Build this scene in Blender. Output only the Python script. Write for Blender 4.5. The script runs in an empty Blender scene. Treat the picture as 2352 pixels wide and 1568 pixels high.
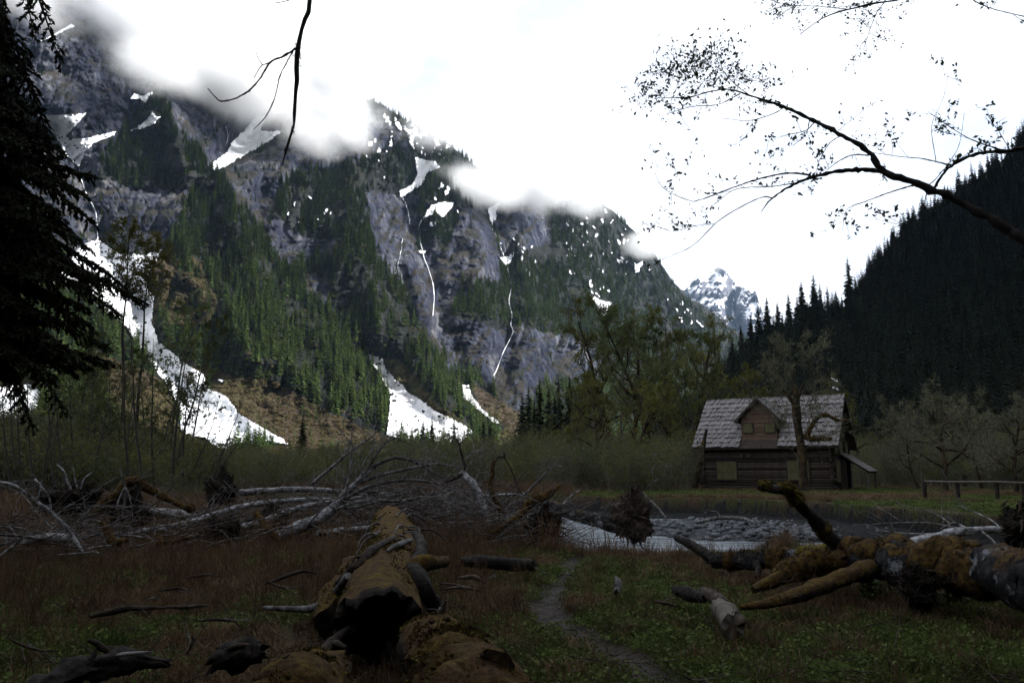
import bpy, math, random
import numpy as np
from mathutils import Vector, Matrix

# ------------------------------------------------------------------ camera, sky, sun
W, H = 2352.0, 1568.0              # pixel frame the positions below are read in
F = 28 / 36 * W
PITCH = math.atan(296 / F)         # horizon at v = 1080
EYE = 1.75
SUN_AZ, SUN_EL = math.radians(97), math.radians(37)     # azimuth from +Y towards +X
scene = bpy.context.scene
COL = scene.collection

cam_d = bpy.data.cameras.new('camera'); cam_d.lens = 28; cam_d.sensor_width = 36
cam_d.clip_start = 0.05; cam_d.clip_end = 30000
cam = bpy.data.objects.new('camera', cam_d); COL.objects.link(cam)
cam.location = (0, 0, EYE); cam.rotation_euler = (math.pi / 2 + PITCH, 0, 0)
scene.camera = cam

world = bpy.data.worlds.new('World'); scene.world = world; world.use_nodes = True
def build_world():
    nt = world.node_tree; nt.nodes.clear(); N = nt.nodes.new; L = nt.links.new
    out = N('ShaderNodeOutputWorld'); bg = N('ShaderNodeBackground'); bg.inputs['Strength'].default_value = 0.1
    sky = N('ShaderNodeTexSky'); sky.sky_type = 'NISHITA'; sky.sun_disc = False
    sky.sun_elevation = SUN_EL; sky.sun_rotation = SUN_AZ
    tc = N('ShaderNodeTexCoord'); mp = N('ShaderNodeMapping'); mp.inputs['Scale'].default_value = (1.6, 1.6, 3.2)
    no = N('ShaderNodeTexNoise'); no.inputs['Scale'].default_value = 1.7; no.inputs['Detail'].default_value = 7; no.inputs['Roughness'].default_value = 0.58
    rp = N('ShaderNodeValToRGB'); rp.color_ramp.elements[0].position = 0.30; rp.color_ramp.elements[1].position = 0.55
    rp.color_ramp.elements[0].color = (0.42, 0.42, 0.42, 1); rp.color_ramp.elements[1].color = (1, 1, 1, 1)
    mx = N('ShaderNodeMixRGB'); mx.inputs[2].default_value = (6.3, 6.5, 6.85, 1)    # bright cloud cover
    L(tc.outputs['Generated'], mp.inputs[0]); L(mp.outputs[0], no.inputs['Vector']); L(no.outputs['Fac'], rp.inputs[0])
    L(rp.outputs[0], mx.inputs[0]); L(sky.outputs[0], mx.inputs[1]); L(mx.outputs[0], bg.inputs['Color']); L(bg.outputs[0], out.inputs[0])
build_world()

sd = bpy.data.lights.new('sun', 'SUN'); sd.energy = 5.0; sd.angle = math.radians(0.6); sd.color = (1.0, 0.98, 0.95)
sun = bpy.data.objects.new('sun', sd); COL.objects.link(sun)
sdir = Vector((math.sin(SUN_AZ) * math.cos(SUN_EL), math.cos(SUN_AZ) * math.cos(SUN_EL), math.sin(SUN_EL)))
sun.rotation_euler = sdir.to_track_quat('Z', 'Y').to_euler(); sun.location = sdir * 3000

scene.render.engine = 'CYCLES'
scene.view_settings.view_transform = 'Standard'; scene.view_settings.look = 'None'
scene.view_settings.exposure = 1.12; scene.view_settings.gamma = 1.0; scene.view_settings.use_curve_mapping = False
scene.cycles.max_bounces = 16; scene.cycles.diffuse_bounces = 3; scene.cycles.glossy_bounces = 2
scene.cycles.transparent_max_bounces = 8; scene.cycles.volume_bounces = 9
scene.cycles.volume_step_rate = 0.7
scene.cycles.use_denoising = True
# ------------------------------------------------------------------ helpers
rng = np.random.default_rng(7)
CP, SP = math.cos(PITCH), math.sin(PITCH)
def rays(u, v):
    u = np.asarray(u, float); v = np.asarray(v, float)
    cx = (u - W / 2) / F; cz = (H / 2 - v) / F
    return np.stack([cx, CP - cz * SP, SP + cz * CP], -1)
def at(u, v, d):
    """point seen at pixel (u, v) at horizontal distance d"""
    r = rays(u, v); hd = np.hypot(r[..., 0], r[..., 1])
    p = r * (np.asarray(d, float) / hd)[..., None]
    p[..., 2] += EYE
    return p
def hash01(ix, iy, iz, seed):
    h = (ix.astype(np.int64) * 374761393 + iy.astype(np.int64) * 668265263 + iz.astype(np.int64) * 2147483647 + seed * 974711) & 0xffffffff
    h = ((h ^ (h >> 13)) * 1274126177) & 0xffffffff
    h = ((h ^ (h >> 16)) * 2246822519) & 0xffffffff
    h = h ^ (h >> 15)
    return (h & 0xffffff) / float(0xffffff)
def vnoise(p, seed=0):
    """smooth value noise in [-1,1], p (...,3)"""
    p = np.asarray(p, float); i = np.floor(p).astype(np.int64); f = p - i; f = f * f * f * (f * (f * 6 - 15) + 10)
    out = 0
    for dx in (0, 1):
        wx = f[..., 0] if dx else 1 - f[..., 0]
        for dy in (0, 1):
            wy = f[..., 1] if dy else 1 - f[..., 1]
            for dz in (0, 1):
                wz = f[..., 2] if dz else 1 - f[..., 2]
                out = out + wx * wy * wz * hash01(i[..., 0] + dx, i[..., 1] + dy, i[..., 2] + dz, seed)
    return out * 2 - 1
def fbm(p, octv=4, seed=0, gain=0.5, ridged=False):
    a, s, t = 1.0, 0, 0.0
    p = np.asarray(p, float)
    for k in range(octv):
        n = vnoise(p * 2.03 ** k + 17.3 * k, seed + k)
        s = s + a * ((1 - 2 * np.abs(n)) if ridged else n); t += a; a *= gain
    return s / t
def sstep(a, b, x):
    t = np.clip((np.asarray(x, float) - a) / (b - a), 0, 1); return t * t * (3 - 2 * t)
def p2(x, y, z=0.0): return np.stack(np.broadcast_arrays(x, y, z), -1).astype(float)
def inpoly(u, v, poly):
    u = np.asarray(u, float); v = np.asarray(v, float); xs = [p[0] for p in poly]; ys = [p[1] for p in poly]
    if u.size > 64:
        u, v = np.broadcast_arrays(u, v); box = (u >= min(xs)) & (u <= max(xs)) & (v >= min(ys)) & (v <= max(ys)); r = np.zeros(u.shape, bool)
        if box.any(): r[box] = inpoly_raw(u[box], v[box], poly)
        return r
    return inpoly_raw(u, v, poly)
def inpoly_raw(u, v, poly):
    r = np.zeros(np.shape(u), bool); n = len(poly)
    for i in range(n):
        x1, y1 = poly[i]; x2, y2 = poly[(i + 1) % n]
        if y1 == y2: continue
        c = ((y1 > v) != (y2 > v)) & (u < (x2 - x1) * (v - y1) / (y2 - y1) + x1)
        r ^= c
    return r
def segdist(u, v, line):
    d = np.full(np.shape(u), 1e9)
    for (x1, y1), (x2, y2) in zip(line[:-1], line[1:]):
        dx, dy = x2 - x1, y2 - y1
        t = np.clip(((u - x1) * dx + (v - y1) * dy) / (dx * dx + dy * dy), 0, 1)
        d = np.minimum(d, np.hypot(u - x1 - t * dx, v - y1 - t * dy))
    return d
def crom(pts, n):
    """Catmull-Rom resample of control rows (any columns) to n rows"""
    P = np.asarray(pts, float)
    if len(P) == 2: return P[0] + (P[1] - P[0]) * np.linspace(0, 1, n)[:, None]
    seg = np.linalg.norm(np.diff(P[:, :3], axis=0), axis=1) + 1e-9
    cum = np.concatenate([[0], np.cumsum(seg)]); s = np.linspace(0, cum[-1], n)
    i = np.clip(np.searchsorted(cum, s, 'right') - 1, 0, len(P) - 2); t = ((s - cum[i]) / seg[i])[:, None]
    Q = np.vstack([2 * P[0] - P[1], P, 2 * P[-1] - P[-2]])
    a, b, c, d = Q[i], Q[i + 1], Q[i + 2], Q[i + 3]
    return 0.5 * (2 * b + (c - a) * t + (2 * a - 5 * b + 4 * c - d) * t * t + (3 * b - a - 3 * c + d) * t ** 3)

class MB:
    """collects vertices and faces of ONE mesh"""
    def __init__(s): s.V = []; s.Q = []; s.T = []; s.n = 0; s.qm = []; s.tm = []
    def add(s, V, Q=None, T=None, m=0):
        V = np.asarray(V, float).reshape(-1, 3)
        if Q is not None and len(Q): s.Q.append(np.asarray(Q, np.int64) + s.n); s.qm.append(np.full(len(Q), m))
        if T is not None and len(T): s.T.append(np.asarray(T, np.int64) + s.n); s.tm.append(np.full(len(T), m))
        s.V.append(V); s.n += len(V)
    def tube(s, P, R, k=6, cap=True, rough=0.0, seed=0, fine=2.5, m=0, ridge=0.0, jag=0.0):
        P = np.asarray(P, float); n = len(P); R = np.broadcast_to(np.asarray(R, float), (n,))
        T = np.gradient(P, axis=0); T /= np.linalg.norm(T, axis=1)[:, None] + 1e-12
        a = np.array([0, 0, 1.0]) if abs(T[0, 2]) < 0.9 else np.array([1.0, 0, 0])
        A = np.zeros_like(P)
        for i in range(n):
            a = a - T[i] * a.dot(T[i]); a /= np.linalg.norm(a) + 1e-12; A[i] = a
        B = np.cross(T, A); th = np.arange(k) * 2 * np.pi / k
        dirs = A[:, None] * np.cos(th)[None, :, None] + B[:, None] * np.sin(th)[None, :, None]
        RR = np.repeat(R[:, None], k, 1)
        if rough:
            q = (P[:, None] + dirs * RR[..., None])
            RR = RR * (1 + rough * fbm(q * fine / max(R.mean(), 1e-6) * 0.3, 3, seed))
        if ridge:
            sl = np.concatenate([[0], np.cumsum(np.linalg.norm(np.diff(P, axis=0), axis=1))]) / max(R.mean(), 1e-6)
            q = p2(np.cos(th)[None] * 3.2 + seed, np.sin(th)[None] * 3.2, sl[:, None] * 0.35); RR = RR * (1 + ridge * (fbm(q, 4, seed + 3, 0.6) + 0.7 * fbm(p2(seed * 1.7, 0, sl * 0.5), 3, seed)[:, None]))
        V = P[:, None] + dirs * RR[..., None]
        if jag:
            jr = np.random.default_rng(seed + 9); V[0] -= T[0] * (R[0] * jag * jr.normal(size=(k, 1))); V[-1] += T[-1] * (R[-1] * jag * jr.normal(size=(k, 1)))
        V = V.reshape(-1, 3)
        i = np.arange(n - 1)[:, None] * k; j = np.arange(k)[None]; j2 = (j + 1) % k
        Q = np.stack([i + j, i + j2, i + k + j2, i + k + j], -1).reshape(-1, 4)
        s.add(V, Q, m=m)
        if cap:
            for e, base in ((0, s.n - n * k), (n - 1, s.n - k)):
                c = P[e] + (T[e] * R[e] * 0.15 * (1 if e else -1))
                jj = np.arange(k); tri = np.stack([np.full(k, k), jj, (jj + 1) % k], -1)
                if e == 0: tri = tri[:, ::-1]
                ring = s.V[-1][base - (s.n - len(s.V[-1])):][:k] if False else V[(0 if e == 0 else (n - 1) * k):][:k]
                s.add(np.vstack([ring, c]), T=tri, m=m)
    def box(s, c, size, rot=None, m=0):
        x, y, z = np.asarray(size, float) / 2
        V = np.array([[a, b, d] for a in (-x, x) for b in (-y, y) for d in (-z, z)])
        if rot is not None: V = V @ np.asarray(rot).T
        s.add(V + np.asarray(c, float), [[0, 1, 3, 2], [4, 6, 7, 5], [0, 4, 5, 1], [2, 3, 7, 6], [0, 2, 6, 4], [1, 5, 7, 3]], m=m)
    def prism(s, poly, d, m=0):
        """poly: (n,3) planar outline, d: extrusion vector"""
        P = np.asarray(poly, float); n = len(P); V = np.vstack([P, P + np.asarray(d, float)])
        Q = [[i, (i + 1) % n, n + (i + 1) % n, n + i] for i in range(n)]
        T = [[0, i + 1, i] for i in range(1, n - 1)] + [[n, n + i, n + i + 1] for i in range(1, n - 1)]
        s.add(V, Q, T, m=m)
    def cards(s, C, size, aspect=1.0, seed=0, up=0.0, m=0, dirs=None):
        """leaf-like diamonds at C"""
        r = np.random.default_rng(seed); C = np.asarray(C, float); n = len(C)
        if n == 0: return
        size = np.broadcast_to(np.asarray(size, float), (n,))
        a = r.normal(size=(n, 3)) if dirs is None else np.asarray(dirs, float) + r.normal(size=(n, 3)) * 0.25
        a[:, 2] += up; a /= np.linalg.norm(a, axis=1)[:, None]
        b = np.cross(a, r.normal(size=(n, 3))); b /= np.linalg.norm(b, axis=1)[:, None]
        a = a * (size / 2)[:, None]; b = b * (size / 2 * aspect)[:, None]
        V = np.stack([C - a, C + b - a * 0.1, C + a, C - b - a * 0.1], 1).reshape(-1, 3)
        s.add(V, np.arange(4 * n).reshape(n, 4), m=m)
    def mesh(s, name, mats, smooth=True):
        me = bpy.data.meshes.new(name)
        V = np.concatenate(s.V) if s.V else np.zeros((0, 3))
        q = np.concatenate(s.Q) if s.Q else np.zeros((0, 4), np.int64); t = np.concatenate(s.T) if s.T else np.zeros((0, 3), np.int64)
        me.vertices.add(len(V)); me.vertices.foreach_set('co', V.astype(np.float32).ravel())
        lp = np.concatenate([q.ravel(), t.ravel()]).astype(np.int32)
        me.loops.add(len(lp)); me.loops.foreach_set('vertex_index', lp)
        nf = len(q) + len(t); me.polygons.add(nf)
        me.polygons.foreach_set('loop_start', np.concatenate([np.arange(len(q)) * 4, len(q) * 4 + np.arange(len(t)) * 3]).astype(np.int32))
        mi = np.concatenate(s.qm + s.tm) if nf else np.zeros(0)
        for mt in (mats if isinstance(mats, (list, tuple)) else [mats]): me.materials.append(M[mt] if isinstance(mt, str) else mt)
        me.polygons.foreach_set('material_index', mi.astype(np.int32))
        me.polygons.foreach_set('use_smooth', np.full(nf, smooth))
        me.update(calc_edges=True)
        return me
def link(name, me, parent=None, loc=None):
    o = bpy.data.objects.new(name, me); COL.objects.link(o)
    if parent is not None: o.parent = parent
    if loc is not None: o.location = loc
    return o
def build(mb, name, mats, parent=None, smooth=True, origin=None):
    if origin is not None:
        for i in range(len(mb.V)): mb.V[i] = mb.V[i] - np.asarray(origin, float)
    return link(name, mb.mesh(name, mats, smooth), parent)
def tag(o, label=None, cat=None, group=None, kind=None):
    if label: o['label'] = label
    if cat: o['category'] = cat
    if group: o['group'] = group
    if kind: o['kind'] = kind
    return o
def empty(name, loc, rz=0.0, scale=1.0):
    o = bpy.data.objects.new(name, None); COL.objects.link(o); o.empty_display_size = 0.3
    o.location = [float(c) for c in loc]; o.rotation_euler = (0, 0, rz); o.scale = (scale,) * 3
    return o
def copy_tree(o, parent=None):
    c = o.copy(); COL.objects.link(c); c.parent = parent
    for ch in [x for x in bpy.data.objects if x.parent == o]: copy_tree(ch, c)
    return c
def attr(me, name, data):
    a = me.color_attributes.new(name, 'FLOAT_COLOR', 'POINT')
    d = np.ones((len(me.vertices), 4), np.float32); d[:, :data.shape[1]] = data; a.data.foreach_set('color', d.ravel())

# ------------------------------------------------------------------ materials
M = {}
class NT:
    def __init__(s, name):
        s.m = bpy.data.materials.new(name); s.m.use_nodes = True; s.t = s.m.node_tree; s.t.nodes.clear(); M[name] = s.m
        s.out = s.N('ShaderNodeOutputMaterial'); s.b = s.N('ShaderNodeBsdfPrincipled'); s.L(s.b.outputs[0], s.out.inputs[0])
        s.b.inputs['Specular IOR Level'].default_value = 0.25
        s.tc = s.N('ShaderNodeTexCoord')
    def N(s, t, **k):
        n = s.t.nodes.new(t)
        for a, b in k.items(): setattr(n, a, b)
        return n
    def L(s, a, b): s.t.links.new(a, b)
    def noise(s, scale, detail=5, rough=0.6, vec=None, stretch=None):
        n = s.N('ShaderNodeTexNoise'); n.inputs['Scale'].default_value = scale; n.inputs['Detail'].default_value = detail; n.inputs['Roughness'].default_value = rough
        v = vec or s.tc.outputs['Object']
        if stretch:
            mp = s.N('ShaderNodeMapping'); mp.inputs['Scale'].default_value = stretch; s.L(v, mp.inputs[0]); v = mp.outputs[0]
        s.L(v, n.inputs['Vector']); return n.outputs['Fac']
    def ramp(s, fac, stops):
        r = s.N('ShaderNodeValToRGB'); cr = r.color_ramp
        while len(cr.elements) < len(stops): cr.elements.new(0.5)
        for e, (p, c) in zip(cr.elements, stops): e.position = p; e.color = (*c, 1) if not np.isscalar(c) else (c, c, c, 1)
        s.L(fac, r.inputs[0]); return r.outputs[0]
    def mix(s, fac, a, b, mode='MIX'):
        n = s.N('ShaderNodeMixRGB', blend_type=mode)
        for k, x in ((0, fac), (1, a), (2, b)):
            if hasattr(x, 'node'): s.L(x, n.inputs[k])
            elif np.isscalar(x): n.inputs[k].default_value = x if k == 0 else (x, x, x, 1)
            else: n.inputs[k].default_value = (*x, 1)
        return n.outputs[0]
    def math(s, op, a, b=0.0):
        n = s.N('ShaderNodeMath', operation=op)
        for k, x in ((0, a), (1, b)):
            if hasattr(x, 'node'): s.L(x, n.inputs[k])
            else: n.inputs[k].default_value = x
        return n.outputs[0]
    def col(s, c):
        if hasattr(c, 'node'): s.L(c, s.b.inputs['Base Color'])
        else: s.b.inputs['Base Color'].default_value = (*c, 1)
    def bump(s, h, strength=0.5, dist=0.05):
        n = s.N('ShaderNodeBump'); n.inputs['Strength'].default_value = strength; n.inputs['Distance'].default_value = dist
        s.L(h, n.inputs['Height']); s.L(n.outputs[0], s.b.inputs['Normal'])
    def rough(s, v): s.b.inputs['Roughness'].default_value = v
    def rand(s, amt=0.5):
        """per-object brightness factor 1-amt .. 1+amt"""
        oi = s.N('ShaderNodeObjectInfo'); mr = s.N('ShaderNodeMapRange'); mr.inputs['To Min'].default_value = 1 - amt; mr.inputs['To Max'].default_value = 1 + amt
        s.L(oi.outputs['Random'], mr.inputs[0]); return mr.outputs[0]
    def vattr(s, name):
        a = s.N('ShaderNodeVertexColor', layer_name=name); sp = s.N('ShaderNodeSeparateColor'); s.L(a.outputs[0], sp.inputs[0]); return sp.outputs
    def upz(s):
        g = s.N('ShaderNodeNewGeometry'); x = s.N('ShaderNodeSeparateXYZ'); s.L(g.outputs['Normal'], x.inputs[0]); return x.outputs['Z']
def simple(name, stops, scale=4, detail=5, rough=0.85, bump=0.4, dist=0.03, rand=0.0, stretch=None, spec=0.2):
    n = NT(name); f = n.noise(scale, detail, 0.62, stretch=stretch); c = n.ramp(f, stops)
    if rand: c = n.mix(1.0, c, n.rand(rand), 'MULTIPLY')
    n.col(c); n.rough(rough); n.b.inputs['Specular IOR Level'].default_value = spec
    if bump: n.bump(f, bump, dist)
    return n
def leafmat(name, stops, scale=0.35, rand=0.3, trans=0.25):
    n = NT(name); f = n.noise(scale, 3, 0.6); c = n.ramp(f, stops)
    if rand: c = n.mix(1.0, c, n.rand(rand), 'MULTIPLY')
    n.col(c); n.rough(0.75); n.b.inputs['Specular IOR Level'].default_value = 0.12
    if trans:
        t = n.N('ShaderNodeBsdfTranslucent'); n.L(c, t.inputs[0]); ms = n.N('ShaderNodeMixShader'); ms.inputs[0].default_value = trans
        n.L(n.b.outputs[0], ms.inputs[1]); n.L(t.outputs[0], ms.inputs[2]); n.L(ms.outputs[0], n.out.inputs[0])
    return n
simple('bark_dark', [(0.3, (0.004, 0.0035, 0.003)), (0.5, (0.014, 0.011, 0.009)), (0.72, (0.046, 0.038, 0.032))], 7, 8, rough=0.9, bump=1.0, dist=0.06)
simple('bark_grey', [(0.3, (0.030, 0.027, 0.023)), (0.7, (0.085, 0.078, 0.068))], 6, rough=0.9, bump=0.6, stretch=(1, 1, 0.35))
simple('twig', [(0.3, (0.050, 0.045, 0.034)), (0.7, (0.12, 0.11, 0.085))], 3, bump=0)
simple('dead_white', [(0.34, (0.018, 0.015, 0.013)), (0.44, (0.10, 0.098, 0.098)), (0.55, (0.26, 0.26, 0.27)), (0.75, (0.42, 0.42, 0.435))], 9, 8, rough=0.8, bump=0.5, rand=0.25)
simple('dead_stick', [(0.34, (0.014, 0.011, 0.010)), (0.5, (0.085, 0.080, 0.078)), (0.72, (0.25, 0.245, 0.245))], 9, 8, rough=0.85, bump=0.4, rand=0.45)
simple('dead_brown', [(0.32, (0.007, 0.005, 0.004)), (0.5, (0.030, 0.021, 0.016)), (0.7, (0.090, 0.068, 0.055))], 9, 8, rough=0.9, bump=0.7, rand=0.35)
simple('root_soil', [(0.3, (0.006, 0.005, 0.004)), (0.75, (0.030, 0.023, 0.017))], 7, 6, rough=0.95, bump=0.9, dist=0.08)
simple('rot_wood', [(0.34, (0.003, 0.0025, 0.002)), (0.52, (0.012, 0.008, 0.006)), (0.72, (0.055, 0.034, 0.020))], 9, 8, rough=0.95, bump=1.0, dist=0.08)
simple('moss_orange', [(0.34, (0.009, 0.005, 0.002)), (0.5, (0.045, 0.025, 0.006)), (0.7, (0.115, 0.068, 0.014))], 13, 8, rough=1.0, bump=1.0, dist=0.05)
simple('moss_green', [(0.34, (0.026, 0.020, 0.005)), (0.5, (0.070, 0.054, 0.010)), (0.7, (0.15, 0.12, 0.019))], 13, 8, rough=1.0, bump=1.0, dist=0.05)
def log_mats():
    for name, cov, c0, c1 in (('log_mossy', 0.58, (0.034, 0.024, 0.017), (0.115, 0.080, 0.058)), ('log_moss_thick', 0.62, (0.022, 0.018, 0.016), (0.06, 0.05, 0.045)), ('log_patchy', 0.36, (0.02, 0.019, 0.02), (0.09, 0.088, 0.09))):
        n = NT(name); a = n.noise(8, 9, 0.72); bark = n.ramp(a, [(0.33, tuple(x * 0.25 for x in c0)), (0.5, c0), (0.72, c1)])
        if name == 'log_patchy':
            li = n.ramp(n.noise(2.2, 5, 0.7), [(0.56, 0.0), (0.62, 1.0)]); bark = n.mix(li, bark, (0.30, 0.31, 0.33))
        mo = n.ramp(n.noise(14, 8, 0.72), [(0.32, (0.014, 0.008, 0.003)), (0.48, (0.085, 0.050, 0.011)), (0.68, (0.22, 0.15, 0.024))])
        red = n.ramp(n.noise(3.1, 4, 0.6), [(0.45, 0.0), (0.62, 1.0)]); mo = n.mix(n.math('MULTIPLY', red, 0.75), mo, n.ramp(n.noise(20, 6, 0.7), [(0.35, (0.020, 0.011, 0.006)), (0.65, (0.15, 0.078, 0.042))]))
        big = n.noise(1.5, 6, 0.68); f = n.math('ADD', n.math('MULTIPLY', n.upz(), 0.22), big)
        f = n.ramp(f, [(1 - cov + 0.05, 0.0), (1 - cov + 0.17, 1.0)])
        n.col(n.mix(f, bark, mo)); n.rough(0.95); n.b.inputs['Specular IOR Level'].default_value = 0.15
        n.bump(n.noise(14, 9, 0.75), 1.0, 0.10)
log_mats()
# ------------------------------------------------------------------ ground, river
NEARB = [(-90, 104), (-20, 46), (-7, 35), (-3, 29), (0, 20.5), (1.6, 17.6), (4, 17), (7, 16.6), (10, 16), (13, 14.5), (20, 11), (60, 2)]
FARB = [(-90, 118), (-20, 57), (4, 46.5), (9, 44.5), (12.5, 42), (14.6, 38), (15.4, 31), (16, 25), (18, 20), (24, 16), (60, 9)]
CHAN = NEARB + FARB[::-1]
def onz(u, v, z=0.0):
    r = rays(u, v); return np.stack([r[..., 0] * (z - EYE) / r[..., 2], r[..., 1] * (z - EYE) / r[..., 2], np.full(np.shape(r[..., 0]), z)], -1)
PATHPX = [(1600, 1600), (1500, 1540), (1415, 1492), (1330, 1455), (1272, 1412), (1256, 1385), (1278, 1350), (1305, 1318), (1306, 1298), (1322, 1280), (1345, 1266)]
PATHXY = [tuple(onz(u, v)[:2]) for u, v in PATHPX]
def ground(x, y, full=False):
    x = np.asarray(x, float); y = np.asarray(y, float); P = p2(x, y)
    n1 = fbm(P * 0.5, 4, 3); n2 = fbm(P * 2.2, 3, 9)
    ins = inpoly(x, y, CHAN); dn = segdist(x, y, NEARB); df = segdist(x, y, FARB)
    lipn = 0.55 * fbm(P * 0.9, 3, 21)
    far = (df < dn)
    base = np.where(far & ~ins, 0.27 - 0.1 * sstep(0, 28, df), 0.0)
    base = base * np.exp(-np.hypot(x, y) / 900.0)
    r = np.hypot(x, y)
    h = base + (0.05 * n1 + 0.035 * n2) * np.where(r > 60, 0.8, 1) + 0.5 * sstep(90, 400, r) * fbm(P * 0.02, 3, 5)
    path = segdist(x, y, PATHXY); pm = 1 - sstep(0.15, 0.36, path + 0.10 * n2 + 0.05 * n1)
    h = h - 0.07 * pm
    h = h + 0.36 * np.exp(-(((x - 5.35) / 0.6) ** 2 + ((y - 15.7) / 0.5) ** 2) ** 1.3) * (1 + 0.5 * n2)     # grassy hummock on the bank
    h = h - 0.55 * sstep(0.0, 0.9, x - 2.55 - 0.35 * n1 - 0.25 * (y - 6.0)) * (1 - sstep(6.6, 7.4, y + 0.5 * n1)) * (y > 0)
    bed = -1.0 + 0.10 * n1
    bar = 1 - sstep(0.65, 1.05, np.hypot((x - 10.2) / 6.4, (y - 34.2) / 6.6) + 0.10 * n1)
    bed = bed + 0.50 * bar + 0.05 * n2 * bar
    near = -0.02 + (bed + 0.02) * sstep(0.0, 2.4, dn + 0.4 * lipn)
    dw = np.clip(df + lipn * 0.9, 0, None)
    wall = -0.80 + 0.36 * np.clip((3.0 - dw) / 2.5, 0, 1) ** 1.5 + (0.71 + 0.04 * n1) * (1 - sstep(0.20, 0.34, dw)) + 0.08 * n2
    hi = np.maximum(near, np.where(dw < 3.8, wall, -9))
    hi = np.where(dw < 3.8, np.where(dw > 3.0, np.maximum(near, wall), np.maximum(near * 0 + wall, near)), near)
    z = np.where(ins, hi, h)
    if not full: return z
    lip = sstep(0.17, 0.22, dw)                       # 0 on the turf lip, 1 on bare soil
    grav = ins * sstep(1.6, 2.6, dn) * (dw > 3.2); soil = ins * lip * (dw <= 3.4)
    return z, np.stack([pm * (1 - ins), grav, soil], -1)
def onground(u, v, it=60):
    """first point on the ground along the pixel's ray"""
    r = rays(u, v); t = np.geomspace(3, 400, 900); P = r[None] * t[:, None]; z = EYE + P[:, 2]
    g = ground(P[:, 0], P[:, 1]); k = np.argmax(z < g)
    return np.array([P[k, 0], P[k, 1], g[k]])
def gz(x, y): return float(ground(np.array([x]), np.array([y]))[0])
def build_ground():
    rr = np.concatenate([np.geomspace(0.4, 4.8, 16), np.geomspace(5, 64, 330), np.geomspace(66, 2600, 60)])
    fa = np.radians(np.concatenate([np.arange(-38, 38.01, 0.17), np.arange(41, 320, 3.0)]))
    n, m = len(rr), len(fa); X = rr[:, None] * np.sin(fa)[None]; Y = rr[:, None] * np.cos(fa)[None]
    z, at_ = ground(X, Y, True)
    mb = MB(); i = np.arange(n - 1)[:, None] * m; j = np.arange(m)[None]; j2 = (j + 1) % m
    mb.add(np.stack([X, Y, z], -1), np.stack([i + j, i + m + j, i + m + j2, i + j2], -1).reshape(-1, 4))
    mb.add([[0, 0, gz(0, 0)]]); c = n * m; jj = np.arange(m)
    mb.T.append(np.stack([np.full(m, c), jj, (jj + 1) % m], -1)); mb.tm.append(np.zeros(m))
    o = build(mb, 'ground', 'ground'); attr(o.data, 'zone', np.vstack([at_.reshape(-1, 3), [[0, 0, 0]]])); tag(o, kind='structure', label='rough valley meadow of dead grass and low green plants', cat='ground')
    g = np.linspace
    mb = MB(); xs = g(-70, 60, 130); ys = g(4, 84, 110); XX, YY = np.meshgrid(xs, ys)
    zz = -0.74 + 0.035 * fbm(p2(XX * 0.9, YY * 1.6), 3, 4)
    idx = np.arange(len(xs) * len(ys)).reshape(len(ys), len(xs))
    keep = inpoly(XX, YY, CHAN) | (segdist(XX, YY, CHAN + CHAN[:1]) < 1.6)
    Q = np.stack([idx[:-1, :-1], idx[:-1, 1:], idx[1:, 1:], idx[1:, :-1]], -1).reshape(-1, 4); Q = Q[keep.ravel()[Q].all(1)]
    used = np.unique(Q); re = np.full(idx.size, -1); re[used] = np.arange(len(used))
    mb.add(np.stack([XX, YY, zz], -1).reshape(-1, 3)[used], re[Q])
    tag(build(mb, 'river_water', 'water'), kind='structure', label='shallow rippled river running past the gravel bar', cat='river')
def ground_mats():
    n = NT('ground'); z = n.vattr('zone'); P = n.tc.outputs['Object']
    big = n.noise(0.35, 6, 0.62); mid = n.noise(2.2, 6, 0.65); fine = n.noise(14, 6, 0.7)
    brown = n.ramp(fine, [(0.3, (0.012, 0.009, 0.006)), (0.5, (0.040, 0.027, 0.016)), (0.72, (0.10, 0.066, 0.040))])
    green = n.ramp(fine, [(0.3, (0.011, 0.012, 0.004)), (0.52, (0.034, 0.040, 0.011)), (0.75, (0.075, 0.085, 0.024))])
    f = n.ramp(n.mix(0.45, big, mid), [(0.44, 0.0), (0.56, 1.0)])
    c = n.mix(f, brown, green)
    dirt = n.ramp(n.noise(9, 6, 0.7), [(0.3, (0.020, 0.017, 0.015)), (0.7, (0.085, 0.073, 0.063))])
    grav = n.ramp(n.noise(5, 6, 0.75), [(0.3, (0.018, 0.020, 0.022)), (0.5, (0.045, 0.048, 0.052)), (0.75, (0.10, 0.105, 0.11))])
    soil = n.ramp(n.noise(7, 6, 0.75), [(0.3, (0.003, 0.003, 0.003)), (0.58, (0.012, 0.012, 0.0125)), (0.72, (0.05, 0.052, 0.054))])
    c = n.mix(z[0], c, dirt); c = n.mix(z[1], c, grav); c = n.mix(z[2], c, soil)
    n.col(c); n.rough(0.95); n.b.inputs['Specular IOR Level'].default_value = 0.1; n.bump(n.noise(18, 6, 0.75), 0.9, 0.06)
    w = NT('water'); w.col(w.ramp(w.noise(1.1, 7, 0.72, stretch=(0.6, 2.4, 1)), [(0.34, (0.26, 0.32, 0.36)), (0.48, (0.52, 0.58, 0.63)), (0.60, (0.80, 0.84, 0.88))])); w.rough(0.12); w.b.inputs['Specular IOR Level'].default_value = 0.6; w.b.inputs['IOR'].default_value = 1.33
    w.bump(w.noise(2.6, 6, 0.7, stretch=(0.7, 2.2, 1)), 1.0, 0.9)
    simple('stone', [(0.3, (0.020, 0.022, 0.025)), (0.7, (0.095, 0.10, 0.108))], 3, 5, rough=0.6, bump=0.4, rand=0.7)
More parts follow.
